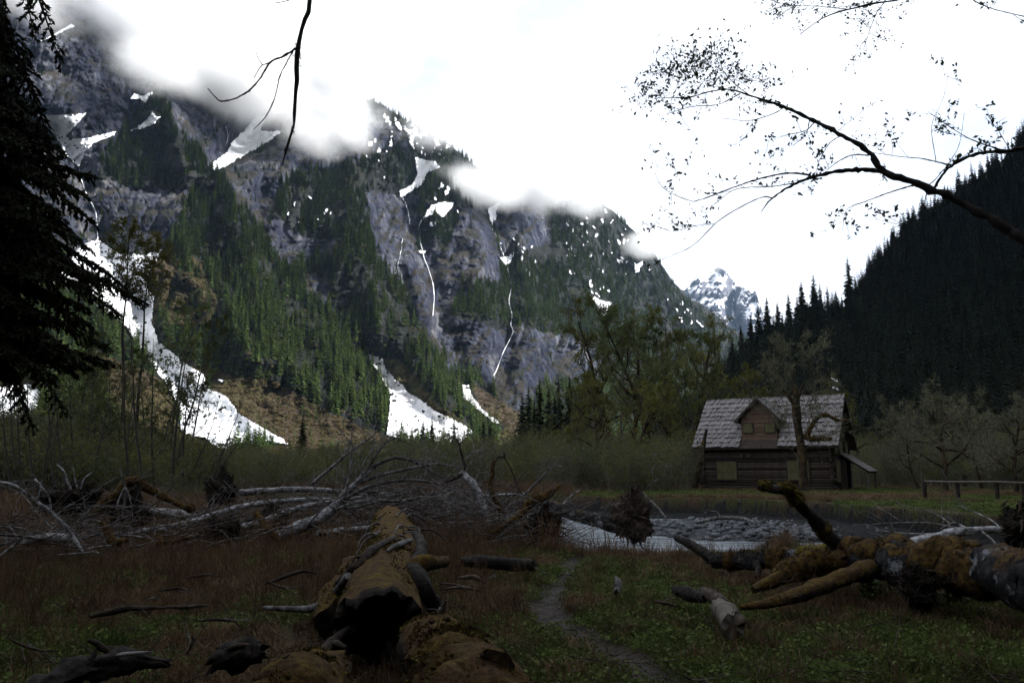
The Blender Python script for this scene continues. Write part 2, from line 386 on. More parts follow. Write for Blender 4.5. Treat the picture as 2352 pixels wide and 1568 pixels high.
ground_mats(); build_ground()
# ------------------------------------------------------------------ mountains
SKY1 = [(-900, -260), (-300, -220), (0, -190), (180, -120), (262, -20), (300, 55), (400, 120), (500, 140), (600, 165), (700, 195), (800, 212), (870, 240), (930, 272), (1000, 312), (1060, 352), (1110, 398), (1180, 425), (1250, 445), (1310, 458), (1375, 462), (1420, 497), (1470, 545), (1510, 592), (1545, 648), (1580, 684), (1620, 705), (1690, 760), (1750, 800), (1820, 900), (1900, 1060)]
GULLY = [([(0, 240), (110, 290), (160, 350), (190, 420), (215, 520), (240, 570), (320, 700), (340, 800), (450, 920), (560, 1000)], 0.05, 30),
         ([(640, 230), (560, 320), (490, 390), (470, 440)], 0.09, 38), ([(590, 450), (610, 560), (640, 720), (760, 900)], 0.04, 30),
         ([(990, 290), (960, 370), (925, 450), (965, 560), (995, 660), (1000, 760), (1060, 860)], 0.05, 34),
         ([(1060, 400), (1125, 480), (1165, 600), (1172, 720), (1145, 850), (1100, 920)], 0.05, 30),
         ([(870, 420), (900, 560), (915, 640), (930, 720)], 0.03, 26), ([(1440, 520), (1400, 640), (1400, 720)], 0.03, 26),
         ([(835, 800), (900, 890), (1000, 970)], 0.03, 26)]
RIDGE = [([(500, 400), (560, 520), (590, 660), (640, 820), (780, 930)], 0.06, 60), ([(330, 150), (390, 290), (460, 420), (400, 500)], 0.07, 50),
         ([(870, 240), (830, 400), (800, 560), (900, 720), (1030, 900)], 0.05, 60), ([(1010, 330), (1060, 440), (1110, 560), (1090, 700)], 0.03, 40),
         ([(1380, 460), (1330, 600), (1360, 760)], 0.035, 60), ([(1500, 580), (1560, 680), (1660, 800)], 0.03, 50), ([(350, 640), (410, 590), (480, 680), (560, 800)], 0.05, 40),
         ([(905, 590), (950, 590), (980, 720)], 0.03, 26), ([(0, 60), (200, 100), (240, 220), (120, 240)], 0.05, 60)]
SNOW = [
 ('thin slanting snow strip high on the dark rock wall', [(85, 97), (110, 85), (150, 62), (165, 54), (173, 62), (140, 75), (105, 92)]),
 ('forked snowfield hanging above the long thin waterfall', [(60, 245), (90, 262), (150, 264), (203, 258), (165, 300), (150, 315), (190, 318), (270, 300), (265, 310), (215, 330), (200, 345), (180, 385), (148, 352), (140, 330), (110, 290)]),
 ('narrow snow band on the rock beside the forked snowfield', [(-40, 215), (0, 233), (20, 245), (50, 275), (30, 268), (-40, 232)]),
 ('upper ragged snow patch among treetops under the cloud', [(308, 215), (330, 220), (350, 208), (348, 220), (335, 238), (318, 228), (295, 229)]),
 ('lower ragged snow patch among treetops under the cloud', [(290, 303), (325, 285), (350, 256), (360, 268), (374, 266), (350, 290), (310, 300)]),
 ('broad snow gully rising into the cloud', [(486, 392), (490, 372), (520, 350), (532, 325), (570, 290), (590, 262), (612, 268), (600, 300), (650, 300), (620, 325), (560, 358), (510, 388)]),
 ('long avalanche snow tongue reaching down to the valley thicket', [(120, 650), (165, 585), (190, 562), (225, 548), (260, 575), (290, 584), (330, 584), (375, 570), (362, 600), (335, 640), (340, 665), (355, 680), (350, 740), (366, 785), (420, 830), (468, 858), (478, 892), (525, 910), (545, 945), (585, 970), (625, 992), (668, 1020), (600, 1014), (540, 1030), (500, 1030), (470, 1005), (440, 1000), (415, 988), (410, 930), (380, 880), (350, 840), (320, 800), (290, 750), (200, 690)]),
 ('snow slope glimpsed between the thin trunks', [(-60, 890), (80, 880), (95, 905), (80, 970), (50, 1012), (-60, 1050)]),
 ('dirty fan of avalanche snow below a forested cliff', [(836, 808), (880, 824), (884, 845), (940, 900), (1010, 948), (1050, 966), (1090, 990), (1060, 1015), (1000, 1020), (885, 1000), (890, 975), (895, 910), (868, 856)]),
 ('narrow snow chute beside the dirty avalanche fan', [(1060, 882), (1078, 884), (1082, 900), (1110, 940), (1155, 976), (1135, 972), (1090, 935), (1062, 912)]),
 ('forked snow gully high on the wooded peak', [(950, 358), (970, 365), (1000, 370), (1015, 385), (985, 395), (972, 422), (955, 434), (920, 456), (916, 438), (945, 425), (958, 400)]),
 ('snow wedge below the forked snow gully', [(968, 504), (990, 470), (1022, 462), (1048, 465), (1020, 500), (1000, 490)]),
 ('steep snow slot at the head of the right waterfall', [(1118, 480), (1148, 462), (1140, 500), (1130, 522)]),
 ('tiny snow ledge between two waterfall steps', [(957, 577), (985, 573), (966, 585)]),
 ('small snow basin partway down the right waterfall', [(1143, 590), (1180, 586), (1176, 600), (1163, 609)]),
 ('small snow notch near the far ridge line', [(1455, 598), (1462, 606), (1478, 598), (1470, 625), (1458, 628)]),
 ('slanting snow streak above the leafy maple', [(1348, 670), (1372, 684), (1408, 696), (1402, 704), (1386, 728), (1378, 712), (1364, 694)]),
 ('lower snow fleck on the brushy avalanche slope', [(495, 868), (518, 874), (508, 879)]),
]
_r = random.Random(5)
for reg, cnt, sz in (([(880, 250), (1000, 312), (1055, 360), (1050, 420), (940, 345), (890, 330)], 40, (3, 10)), ([(1290, 500), (1380, 470), (1470, 560), (1480, 640), (1300, 610)], 44, (2.0, 6.0)),
                     ([(760, 250), (870, 245), (900, 420), (800, 400)], 12, (3, 8)), ([(980, 420), (1060, 420), (1050, 520), (980, 520)], 12, (3, 7)), ([(640, 470), (760, 420), (760, 520), (670, 530)], 8, (2.5, 5)),
                     ([(1130, 520), (1240, 560), (1240, 640), (1180, 640)], 18, (2.5, 5.5)), ([(1300, 620), (1400, 660), (1390, 700)], 12, (2.5, 5)), ([(1480, 600), (1560, 690), (1640, 760), (1560, 740)], 16, (2, 4.5))):
    k = 0
    while k < cnt:
        a, b = _r.uniform(min(p[0] for p in reg), max(p[0] for p in reg)), _r.uniform(min(p[1] for p in reg), max(p[1] for p in reg))
        if not inpoly(np.array(a), np.array(b), reg): continue
        s = _r.uniform(*sz); sk = _r.uniform(-0.6, 0.9)
        SNOW.append((None, [(a + s * math.cos(t) * _r.uniform(0.2, 1) + sk * s * math.sin(t) * 0.8, b + 1.6 * s * math.sin(t) * _r.uniform(0.35, 1)) for t in np.arange(0, 6.28, 0.8)])); k += 1
BRUSH = [[(345, 610), (380, 590), (420, 580), (460, 600), (500, 700), (480, 740), (430, 760), (350, 745)], [(430, 835), (560, 868), (640, 880), (760, 950), (905, 1010), (900, 1078), (560, 1078), (640, 1020), (545, 945), (480, 890)],
         [(868, 818), (925, 830), (985, 900), (1010, 935), (1100, 990), (1060, 1000), (940, 900), (885, 845)], [(1070, 870), (1120, 900), (1230, 980), (1250, 1078), (1090, 1078), (1160, 980), (1110, 940)],
         [(380, 880), (415, 990), (440, 1004), (500, 1030), (480, 1078), (300, 1078), (200, 800), (330, 850)]]
ROCK = [[(-900, -400), (265, -60), (345, 90), (340, 220), (280, 290), (230, 380), (225, 560), (150, 600), (-900, 600)], [(200, 395), (300, 430), (440, 440), (400, 540), (330, 590), (225, 550)], [(360, 100), (480, 150), (660, 200), (640, 300), (490, 395), (465, 350), (400, 290)],
        [(500, 395), (600, 350), (690, 310), (700, 380), (640, 430), (620, 520), (590, 540), (570, 490)], [(630, 500), (700, 545), (780, 560), (770, 590), (640, 610), (610, 540)], [(800, 250), (930, 290), (940, 340), (860, 360), (790, 380), (690, 390), (700, 300)],
        [(840, 440), (960, 450), (960, 560), (905, 640), (860, 580)], [(905, 590), (1010, 555), (1060, 640), (1050, 700), (1010, 740), (960, 735), (925, 680)], [(1060, 480), (1110, 480), (1150, 600), (1150, 650), (1050, 640), (1015, 600)],
        [(960, 735), (1000, 695), (1060, 730), (1150, 755), (1190, 745), (1380, 795), (1385, 880), (1230, 885), (1200, 920), (1080, 860), (1030, 850)], [(1140, 860), (1240, 880), (1200, 980), (1150, 960)], [(700, 640), (760, 640), (750, 700), (700, 690)], [(1110, 440), (1240, 450), (1270, 560), (1150, 580)]]
def t_of(u, v): r = rays(u, v); return r[..., 2] / np.hypot(r[..., 0], r[..., 1])
def snowmask(u, v, names=False):
    m = np.zeros(np.shape(u), bool)
    for _, p in SNOW: m |= inpoly(u, v, p)
    return m
def D1(u, v, snow=None):
    """horizontal distance of the left mountain wall seen at pixel (u, v)"""
    u = np.asarray(u, float); v = np.asarray(v, float); t = np.clip(t_of(u, v), -0.02, 0.95)
    d0 = np.interp(u, [-900, 0, 600, 1000, 1200, 1450, 1700, 1900], [620, 760, 880, 1030, 1180, 1600, 2300, 2700]); T = np.interp(u, [-900, 0, 1000, 1500, 1900], [1.5, 1.35, 1.15, 0.9, 0.7])
    d = d0 * T / (T - t) * (1 - 0.22 * np.exp(-np.clip(t, 0, 1) / 0.06))
    rel = np.zeros_like(d)
    wob = 12 * fbm(p2(u / 40, v / 40), 3, 31)
    for l, a, w in GULLY: rel += a * np.exp(-(segdist(u + wob, v, l) / w) ** 2)
    for l, a, w in RIDGE: rel -= a * np.exp(-(segdist(u + wob, v, l) / w) ** 2)
    P = p2(u / 75 + v / 260, v / 120); rel += 0.030 * fbm(P, 3, 41)
    sm = snowmask(u, v) if snow is None else snow
    P2 = p2(u / 30 + v / 90, v / 46); hf = 0.024 * fbm(P2, 5, 51, 0.62, True)
    rel += hf * np.where(sm, 0.25, 1.0)
    return d * (1 + rel)
def sheet(name, Uc, foot, top, Dfun, rows, mat, label, back=5):
    w = np.linspace(0, 1, rows); Vv = foot[None] + (top - foot)[None] * w[:, None]; Uu = np.repeat(Uc[None], rows, 0)
    D = Dfun(Uu, Vv); P = at(Uu, Vv, D)
    ext = []
    last = P[-1]; c = last[:, :2] / np.linalg.norm(last[:, :2], axis=1)[:, None]
    for k in range(1, back + 1):
        q = last.copy(); q[:, :2] += c * (last[:, 2:3] * 0.3 * k); q[:, 2] *= 1 - (k / back) ** 1.3; ext.append(q)
    P = np.concatenate([P, np.array(ext)]); n, m = P.shape[:2]
    i = np.arange(n - 1)[:, None] * m; j = np.arange(m - 1)[None]
    mb = MB(); mb.add(P.reshape(-1, 3), np.stack([i + j, i + j + 1, i + m + j + 1, i + m + j], -1).reshape(-1, 4))
    o = build(mb, name, mat); tag(o, label, 'mountain', kind='structure')
    return o, Uu, Vv
def mount_mats():
    n = NT('mountain'); z = n.vattr('zone'); up = n.upz()
    a = n.noise(0.012, 7, 0.68, stretch=(1, 1, 1.0)); b = n.noise(0.045, 7, 0.7, stretch=(1, 1, 0.55))
    rock = n.ramp(n.mix(0.5, a, b), [(0.40, (0.010, 0.013, 0.030)), (0.48, (0.044, 0.051, 0.082)), (0.545, (0.105, 0.112, 0.145)), (0.63, (0.30, 0.295, 0.305))])
    veg = n.ramp(n.noise(0.02, 6, 0.7), [(0.4, (0.022, 0.024, 0.011)), (0.6, (0.060, 0.047, 0.025))])
    vf = n.ramp(n.math('ADD', n.math('MULTIPLY', up, 0.45), n.noise(0.018, 6, 0.7)), [(0.70, 0.0), (0.86, 1.0)])
    c = n.mix(n.math('MULTIPLY', vf, 0.8), rock, veg)
    br = n.ramp(n.noise(0.006, 8, 0.68), [(0.36, (0.085, 0.058, 0.042)), (0.47, (0.105, 0.078, 0.046)), (0.55, (0.105, 0.100, 0.036)), (0.66, (0.060, 0.070, 0.026))])
    c = n.mix(z[0], c, br)
    fl = n.ramp(n.noise(0.05, 5, 0.7), [(0.35, (0.008, 0.012, 0.007)), (0.65, (0.026, 0.031, 0.014))]); c = n.mix(n.math('MULTIPLY', z[1], 0.8), c, fl)
    n.col(c); n.rough(0.9); n.b.inputs['Specular IOR Level'].default_value = 0.15
    n.bump(n.noise(0.06, 9, 0.78, stretch=(1, 1, 0.6)), 1.0, 22.0)
    s = NT('snow'); f = s.noise(0.02, 6, 0.7); s.col(s.ramp(f, [(0.30, (0.40, 0.42, 0.45)), (0.42, (0.62, 0.64, 0.67)), (0.55, (0.78, 0.79, 0.81))])); s.rough(0.6); s.bump(s.noise(0.05, 7, 0.7), 0.8, 8.0)
    s = NT('snow_dirty'); f = s.noise(0.016, 6, 0.7, stretch=(1.2, 1.2, 0.5)); s.col(s.ramp(f, [(0.34, (0.22, 0.21, 0.21)), (0.5, (0.46, 0.46, 0.47)), (0.62, (0.74, 0.75, 0.77))])); s.rough(0.7); s.bump(s.noise(0.05, 6, 0.65), 0.35, 4.0)
    w = NT('falls'); w.col((0.75, 0.78, 0.82)); w.rough(0.5)
    n = NT('far_peak'); up = n.upz(); a = n.noise(0.004, 8, 0.7)
    rock = n.ramp(n.noise(0.008, 8, 0.7), [(0.35, (0.06, 0.065, 0.085)), (0.65, (0.15, 0.155, 0.175))])
    f = n.ramp(n.math('ADD', n.math('MULTIPLY', up, 0.30), a), [(0.66, 0.0), (0.70, 1.0)]); n.col(n.mix(f, rock, (0.85, 0.86, 0.88))); n.rough(0.8)
    n = NT('hill'); f = n.noise(0.03, 6, 0.7); n.col(n.ramp(f, [(0.3, (0.008, 0.012, 0.006)), (0.7, (0.022, 0.028, 0.014))])); n.rough(0.95); n.bump(f, 1.0, 8.0)
mount_mats()
def build_mountains():
    Uc = np.concatenate([np.arange(-900, -40, 12.0), np.arange(-40, 1905, 3.6)])
    top = np.interp(Uc, *zip(*SKY1)) + 6 * fbm(p2(Uc / 22, 0), 4, 61)
    o, U, V = sheet('mountain', Uc, np.full(len(Uc), 1081.0), top, D1, 330, 'mountain', 'steep rock and forest valley wall rising into low cloud')
    jit = 9 * fbm(p2(U / 14, V / 14), 3, 71); br = np.zeros(U.shape, bool)
    for p in BRUSH: br |= inpoly(U + jit, V + jit, p)
    br &= (fbm(p2(U / 30, V / 30), 3, 72) > -0.12) | (V > 800)
    rk = np.zeros(U.shape, bool)
    for p in ROCK: rk |= inpoly(U + jit, V - jit, p)
    A = np.zeros((len(o.data.vertices), 3)); nn = U.size; A[:nn, 0] = br.ravel(); A[:nn, 1] = (~br & ~rk).ravel(); attr(o.data, 'zone', A)
    # snow lies on the wall, a few metres thick
    for lab, poly in SNOW:
        us, vs = [p[0] for p in poly], [p[1] for p in poly]; st = 1.8 if lab else 1.0
        U, V = np.meshgrid(np.arange(min(us) - 4, max(us) + 5, st), np.arange(min(vs) - 4, max(vs) + 5, st))
        j = (3.2 if lab else 2.0) * fbm(p2(U / 7, V / 7), 3, 81); k = (3.2 if lab else 2.0) * fbm(p2(U / 7, V / 7), 3, 85)
        ins = inpoly(U + j, V + k, poly); idx = np.arange(U.size).reshape(U.shape)
        if lab and 'avalanche' in lab or lab and 'snowfield' in lab: ins &= fbm(p2(U / 9, V / 5), 4, 88) < 0.52
        Q = np.stack([idx[:-1, :-1], idx[1:, :-1], idx[1:, 1:], idx[:-1, 1:]], -1).reshape(-1, 4); Q = Q[ins.ravel()[Q].all(1)]
        if not len(Q): continue
        D = D1(U, V, np.ones(U.shape, bool)); D0 = D1(U, V, np.zeros(U.shape, bool)); P = at(U, V, np.minimum(D, D0) * 0.9965); 
        used = np.unique(Q); re = np.full(U.size, -1); re[used] = np.arange(len(used))
        mb = MB(); mb.add(P.reshape(-1, 3)[used], re[Q])
        so = build(mb, 'snow_field' if lab else 'snow_patch', 'snow_dirty' if lab and 'dirty' in lab else 'snow')
        tag(so, lab or 'small snow patch scattered among the high conifers', 'snow', None if lab else 'small snow patches on the high slopes', 'structure')
    falls = [('long thin waterfall dropping from the forked snowfield', [(182, 385), (186, 410), (196, 440), (212, 472), (220, 490), (222, 520), (225, 552)], 4.0),
             ('thin waterfall threading below the forked snow gully', [(924, 452), (932, 470), (938, 492), (941, 515)], 2.4), ('stepped waterfall down the central cliff', [(968, 505), (962, 525), (966, 560), (974, 590), (984, 620), (995, 655), (996, 690), (994, 725)], 2.6),
             ('right waterfall zigzagging from the small snow basin', [(1163, 606), (1170, 632), (1174, 660), (1168, 690), (1176, 722), (1172, 745), (1178, 760), (1168, 785), (1152, 815), (1142, 845), (1134, 862)], 2.8), ('faint waterfall on the rounded rock buttress', [(925, 548), (920, 580), (914, 605), (908, 630)], 1.8),
             ('thin cascade below the steep snow slot', [(1130, 522), (1140, 545), (1152, 575), (1158, 592)], 2.0), ('wispy cascade under the misty cliff', [(519, 290), (523, 310), (520, 330)], 1.6)]
    for lab, ln, wd in falls:
        L = crom([(a, b, 0) for a, b in ln], 40); w = wd * 0.7 * (0.7 + 0.8 * fbm(p2(np.arange(40) / 3.0, 0, wd), 2, 5)); ju = 1.6 * fbm(p2(np.arange(40) / 4.0, 3), 2, 6)
        cols = []
        for k in (-1, 0, 1):
            u, v = L[:, 0] + ju + k * w / 2, L[:, 1]; cols.append(at(u, v, np.minimum(D1(u, v, np.zeros(40, bool)), D1(u + 1.5, v, np.zeros(40, bool))) * (0.995 - 0.0012 * (k == 0))))
        Pm = np.stack(cols, 1); i = np.arange(39)[:, None] * 3; j = np.arange(2)[None]
        mb = MB(); mb.add(Pm.reshape(-1, 3), np.stack([i + j, i + j + 3, i + j + 4, i + j + 1], -1).reshape(-1, 4))
        tag(build(mb, 'waterfall', 'falls'), lab, 'waterfall', kind='structure')
    # far peak
    SK = [(1490, 760), (1530, 690), (1552, 665), (1575, 663), (1592, 640), (1606, 622), (1625, 612), (1650, 612), (1668, 622), (1682, 642), (1692, 657), (1706, 657), (1718, 662), (1728, 668), (1733, 664), (1738, 676), (1746, 700), (1756, 728), (1775, 745), (1810, 760), (1900, 800)]
    Uc = np.arange(1490, 1900, 2.6); tp = np.interp(Uc, *zip(*SK)) + 2.5 * fbm(p2(Uc / 8, 0), 3, 5)
    def D3(u, v):
        t = t_of(u, v); d = 4300 * 0.95 / (0.95 - t); rel = 0.05 * fbm(p2(u / 36 + v / 90, v / 60), 5, 14, 0.6, True) + 0.10 * np.exp(-(segdist(u, v, [(1690, 640), (1680, 700), (1700, 770)]) / 14) ** 2)
        return d * (1 + rel)
    sheet('far_mountain', Uc, np.full(len(Uc), 1000.0), tp, D3, 150, 'far_peak', 'distant snow-streaked rock peak veiled in cloud')
build_mountains()

# right valley wall: parameters are azimuth and slope of sight
HS = [(1500, 1078), (1600, 960), (1680, 850), (1760, 790), (1850, 745), (1930, 712), (1975, 668), (2010, 612), (2040, 575), (2080, 528), (2130, 482), (2200, 440), (2270, 388), (2345, 332)]
_ph = [float(math.atan2(*rays(u, v)[:2])) for u, v in HS] + [math.radians(a) for a in (37, 45, 55, 65, 80, 100, 120, 150, 185, 225)]
_ts = [float(t_of(u, v)) for u, v in HS] + [0.50, 0.66, 0.82, 0.98, 1.08, 1.05, 0.95, 0.75, 0.6, 0.3]
def DR(ph, t):
    ts = np.interp(ph, _ph, _ts); T = ts * 1.55 + 0.12; d0 = np.interp(ph, [0.17, 0.4, 0.6, 1.0, 1.6, 2.6, 4], [380, 420, 440, 380, 340, 330, 400])
    return d0 * T / np.maximum(T - t, 0.03) * (1 + 0.05 * fbm(p2(ph * 9, t * 7), 4, 91))
def build_hill():
    ph = np.concatenate([np.arange(0.17, 0.62, 0.004), np.arange(0.62, 3.9, 0.03)]); ts = np.interp(ph, _ph, _ts) + 0.006 * fbm(p2(ph * 60, 0), 3, 95)
    w = np.linspace(0, 1, 70); T = ts[None] * w[:, None]; D = DR(np.repeat(ph[None], 70, 0), T)
    P = np.stack([D * np.sin(ph), D * np.cos(ph), EYE - 1.9 + T * D], -1)
    last = P[-1]; ext = []
    for k in (1, 2, 3, 4): q = last.copy(); q[:, :2] *= 1 + 0.22 * k; q[:, 2] *= 1 - (k / 4) ** 1.4; ext.append(q)
    P = np.concatenate([P, np.array(ext)]); n, m = P.shape[:2]; i = np.arange(n - 1)[:, None] * m; j = np.arange(m - 1)[None]
    mb = MB(); mb.add(P.reshape(-1, 3), np.stack([i + j, i + j + 1, i + m + j + 1, i + m + j], -1).reshape(-1, 4))
    tag(build(mb, 'forested_hill', 'hill'), 'dark shaded valley side cloaked in conifers behind the cabin', 'hill', kind='structure')
build_hill()

# ------------------------------------------------------------------ conifers
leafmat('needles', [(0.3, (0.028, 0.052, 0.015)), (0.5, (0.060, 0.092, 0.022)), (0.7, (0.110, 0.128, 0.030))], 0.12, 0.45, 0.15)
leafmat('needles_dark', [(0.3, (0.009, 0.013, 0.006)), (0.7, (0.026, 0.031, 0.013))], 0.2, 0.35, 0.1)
def conifer(seed, h=30.0, layers=17, per=8, wid=0.15, trunk=True, droop=0.35, ragged=0.3, kk=2):
    """needle crown as drooping tapered sprays round the trunk"""
    r = np.random.default_rng(seed); mb = MB(); base = r.uniform(0.06, 0.14)
    zs = base + (1 - base) * np.linspace(0, 1, layers) ** 0.9
    for z in zs:
        L = h * wid * (1 - z) ** 0.75 * 1.1 + h * 0.006; n = max(3, int(per * (0.5 + 0.6 * (1 - z)) + 0.5)); a0 = r.uniform(0, 6.28)
        for q in range(n):
            a = a0 + q * 6.283 / n + r.uniform(-0.3, 0.3); l = L * r.uniform(1 - ragged * 1.5, 1 + ragged); zz = h * z + r.uniform(-0.5, 0.5) * h / layers
            d = np.array([math.cos(a), math.sin(a), 0]); s = np.array([-d[1], d[0], 0]); w = l * r.uniform(0.22, 0.36) + h * 0.004
            b = np.array([0, 0, zz]); k1 = b + d * l * 0.55 + [0, 0, -droop * l * 0.25]; k2 = b + d * l + [0, 0, -droop * l]
            V = [b + [0, 0, 0.02 * h * (1 - z)], k1 - s * w - [0, 0, 0.12 * l], k1 + s * w - [0, 0, 0.12 * l], k2, b - [0, 0, 0.035 * h * (1 - z)]]
            mb.add(V, T=[[0, 1, 3], [0, 3, 2], [4, 3, 1], [4, 2, 3]])
    mb.add([[0, 0, h * 1.02], [h * 0.006, 0, h * 0.9], [-h * 0.004, h * 0.005, h * 0.9], [-h * 0.004, -h * 0.005, h * 0.9]], T=[[0, 1, 2], [0, 2, 3], [0, 3, 1]])
    tk = MB(); tk.tube(np.array([[0, 0, -0.01 * h], [0, 0, h * 0.4], [0, 0, h * 0.95]]), [h * 0.014, h * 0.010, h * 0.002], 5, cap=False)
    return mb, tk
def gn_scatter(name, pts, rot, scl, idx, protos, label, cat, kind='stuff'):
    """one object: points carrying instances of unlinked prototype meshes"""
    me = bpy.data.meshes.new(name); pts = np.asarray(pts, np.float32); me.vertices.add(len(pts)); me.vertices.foreach_set('co', pts.ravel())
    for nm, ty, dat in (('rot', 'FLOAT_VECTOR', rot), ('scl', 'FLOAT_VECTOR', scl), ('idx', 'INT', idx)):
        a = me.attributes.new(nm, ty, 'POINT'); a.data.foreach_set('vector' if ty == 'FLOAT_VECTOR' else 'value', np.asarray(dat, np.int32 if ty == 'INT' else np.float32).ravel())
    o = link(name, me); ng = bpy.data.node_groups.new(name, 'GeometryNodeTree')
    ng.interface.new_socket('Geometry', in_out='INPUT', socket_type='NodeSocketGeometry'); ng.interface.new_socket('Geometry', in_out='OUTPUT', socket_type='NodeSocketGeometry')
    N = ng.nodes.new; L = ng.links.new; gi = N('NodeGroupInput'); go = N('NodeGroupOutput'); ip = N('GeometryNodeInstanceOnPoints'); jn = N('GeometryNodeGeometryToInstance')
    for p in reversed(protos):
        oi = N('GeometryNodeObjectInfo'); oi.inputs['Object'].default_value = p; L(oi.outputs['Geometry'], jn.inputs[0])
    ip.inputs['Pick Instance'].default_value = True
    L(gi.outputs[0], ip.inputs['Points']); L(jn.outputs[0], ip.inputs['Instance'])
    for nm, ty, so in (('rot', 'FLOAT_VECTOR', 'Rotation'), ('scl', 'FLOAT_VECTOR', 'Scale'), ('idx', 'INT', 'Instance Index')):
        na = N('GeometryNodeInputNamedAttribute'); na.data_type = ty; na.inputs['Name'].default_value = nm; L(na.outputs['Attribute'], ip.inputs[so])
    L(ip.outputs[0], go.inputs[0])
    md = o.modifiers.new('scatter', 'NODES'); md.node_group = ng
    return tag(o, label, cat, kind=kind)
def proto(name, mb, mats, smooth=False): return bpy.data.objects.new(name, mb.mesh(name, mats, smooth))
CON = []
for k in range(6):
    c, t = conifer(100 + k, 30, 14 + k % 3 * 2, 8, (0.125, 0.15, 0.17, 0.11, 0.14, 0.19)[k]); t.V and None
    for a in t.V: pass
    mb = MB(); mb.add(np.concatenate(c.V), T=np.concatenate(c.T)); CON.append(proto('conifer_form', mb, ['needles']))
CON_D = []
for k in range(5):
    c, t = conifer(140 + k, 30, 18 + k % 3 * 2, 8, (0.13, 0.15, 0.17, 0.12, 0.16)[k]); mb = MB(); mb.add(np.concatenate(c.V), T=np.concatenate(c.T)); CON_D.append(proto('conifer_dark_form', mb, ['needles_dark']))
def multi_geo_order(n, k, r): return r.integers(0, k, n)
def plant_forest():
    r = np.random.default_rng(11)
    U = r.uniform(-60, 1900, 90000); V = r.uniform(-60, 1078, 90000)
    sky = np.interp(U, *zip(*SKY1)); ok = V > sky + 2
    U, V = U[ok], V[ok]; jit = 10 * fbm(p2(U / 18, V / 18), 3, 71)
    rk = np.zeros(len(U), bool); br = rk.copy()
    for p in ROCK: rk |= inpoly(U + jit, V - jit, p)
    for p in BRUSH: br |= inpoly(U + jit, V + jit, p)
    sm = snowmask(U, V) | snowmask(U, V - 7)
    br &= (fbm(p2(U / 30, V / 30), 3, 72) > -0.12) | (V > 800)
    dens = np.where(br, np.where(V < 800, 0.3, 0.09), np.where(rk, 0.05, 0.75)); clump = fbm(p2(U / 34, V / 42), 3, 77)
    dens = dens * np.where(rk | br, sstep(0.0, 0.35, clump) * 2.2, sstep(-0.5, 0.05, clump)); dens = np.where(sm, 0, dens)
    far = np.clip(D1(U, V, np.zeros(len(U), bool)) / 1300, 0.7, 1.8); dens = dens * np.clip(far, 0.6, 1.5) ** 1.5
    k = r.uniform(size=len(U)) < dens; U, V, br, rk, far = U[k], V[k], br[k], rk[k], far[k]
    D = D1(U, V, np.zeros(len(U), bool)); P = at(U, V, D * 1.002); P[:, 2] -= 2.5
    n = len(U); s = r.uniform(0.55, 1.1, n) * np.where(br, 0.5, np.where(rk, 0.62, 1.0)) * np.interp(V, [200, 500, 900], [0.72, 0.95, 1.05]); w = r.uniform(0.85, 1.25, n)
    rot = np.stack([r.normal(0, 0.03, n), r.normal(0, 0.03, n), r.uniform(0, 6.28, n)], -1)
    gn_scatter('mountain_forest', P, rot, np.stack([s * w, s * w, s], -1), r.integers(0, 6, n), CON, 'conifer forest clinging to the steep mountain wall', 'forest')
    print('mountain trees', n)
    # low scrub on open slopes
    U = r.uniform(-60, 1300, 26000); V = r.uniform(400, 1075, 26000); br = np.zeros(len(U), bool)
    for p in BRUSH: br |= inpoly(U, V, p)
    br &= ~snowmask(U, V); kk = br | ((r.uniform(size=len(U)) < 0.05) & (V > 560) & ~snowmask(U, V)); U, V = U[kk], V[kk]; n = len(U)
    P = at(U, V, D1(U, V, np.zeros(n, bool))); P[:, 2] -= 0.4; s = r.uniform(0.6, 1.7, n)
    gn_scatter('mountain_scrub', P, np.stack([0 * s, 0 * s, r.uniform(0, 6.28, n)], -1), np.stack([s, s, s * r.uniform(0.7, 1.2, n)], -1), r.integers(0, 3, n), SCRUB, 'brown and yellow-green scrub on the open avalanche slopes', 'scrub')
    # unseen conifer wood around and behind the viewer, added to cut ambient sky light
    n = 110; az = r.uniform(1.25, 5.05, n); d = r.uniform(10, 60, n) ** 1.0; x, y = d * np.sin(az), d * np.cos(az); s = r.uniform(0.55, 0.95, n)
    gn_scatter('unseen_shade_wood', np.stack([x, y, ground(x, y) - 0.2], -1), np.stack([0 * s, 0 * s, r.uniform(0, 6.28, n)], -1), np.stack([s, s, s], -1), r.integers(0, 5, n), CON_D, 'unseen conifer wood added behind the viewer to block sky light', 'forest')
    # dark valley side
    n = 9000; ph = r.uniform(0.17, 0.66, n); w = r.uniform(0, 1, n) ** 0.85; t = np.interp(ph, _ph, _ts) * w; D = DR(ph, t)
    P = np.stack([D * np.sin(ph), D * np.cos(ph), EYE - 1.9 + t * D - 2.0], -1); s = r.uniform(0.45, 0.9, n); ww = r.uniform(0.9, 1.25, n)
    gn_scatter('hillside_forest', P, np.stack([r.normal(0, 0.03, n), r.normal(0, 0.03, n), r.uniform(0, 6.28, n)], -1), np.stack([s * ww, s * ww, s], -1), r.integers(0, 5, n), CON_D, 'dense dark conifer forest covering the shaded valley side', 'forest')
SCRUB = []
leafmat('scrub_leaf', [(0.38, (0.092, 0.062, 0.044)), (0.47, (0.110, 0.080, 0.046)), (0.55, (0.110, 0.105, 0.036)), (0.66, (0.062, 0.074, 0.028))], 0.006, 0.3, 0.2)
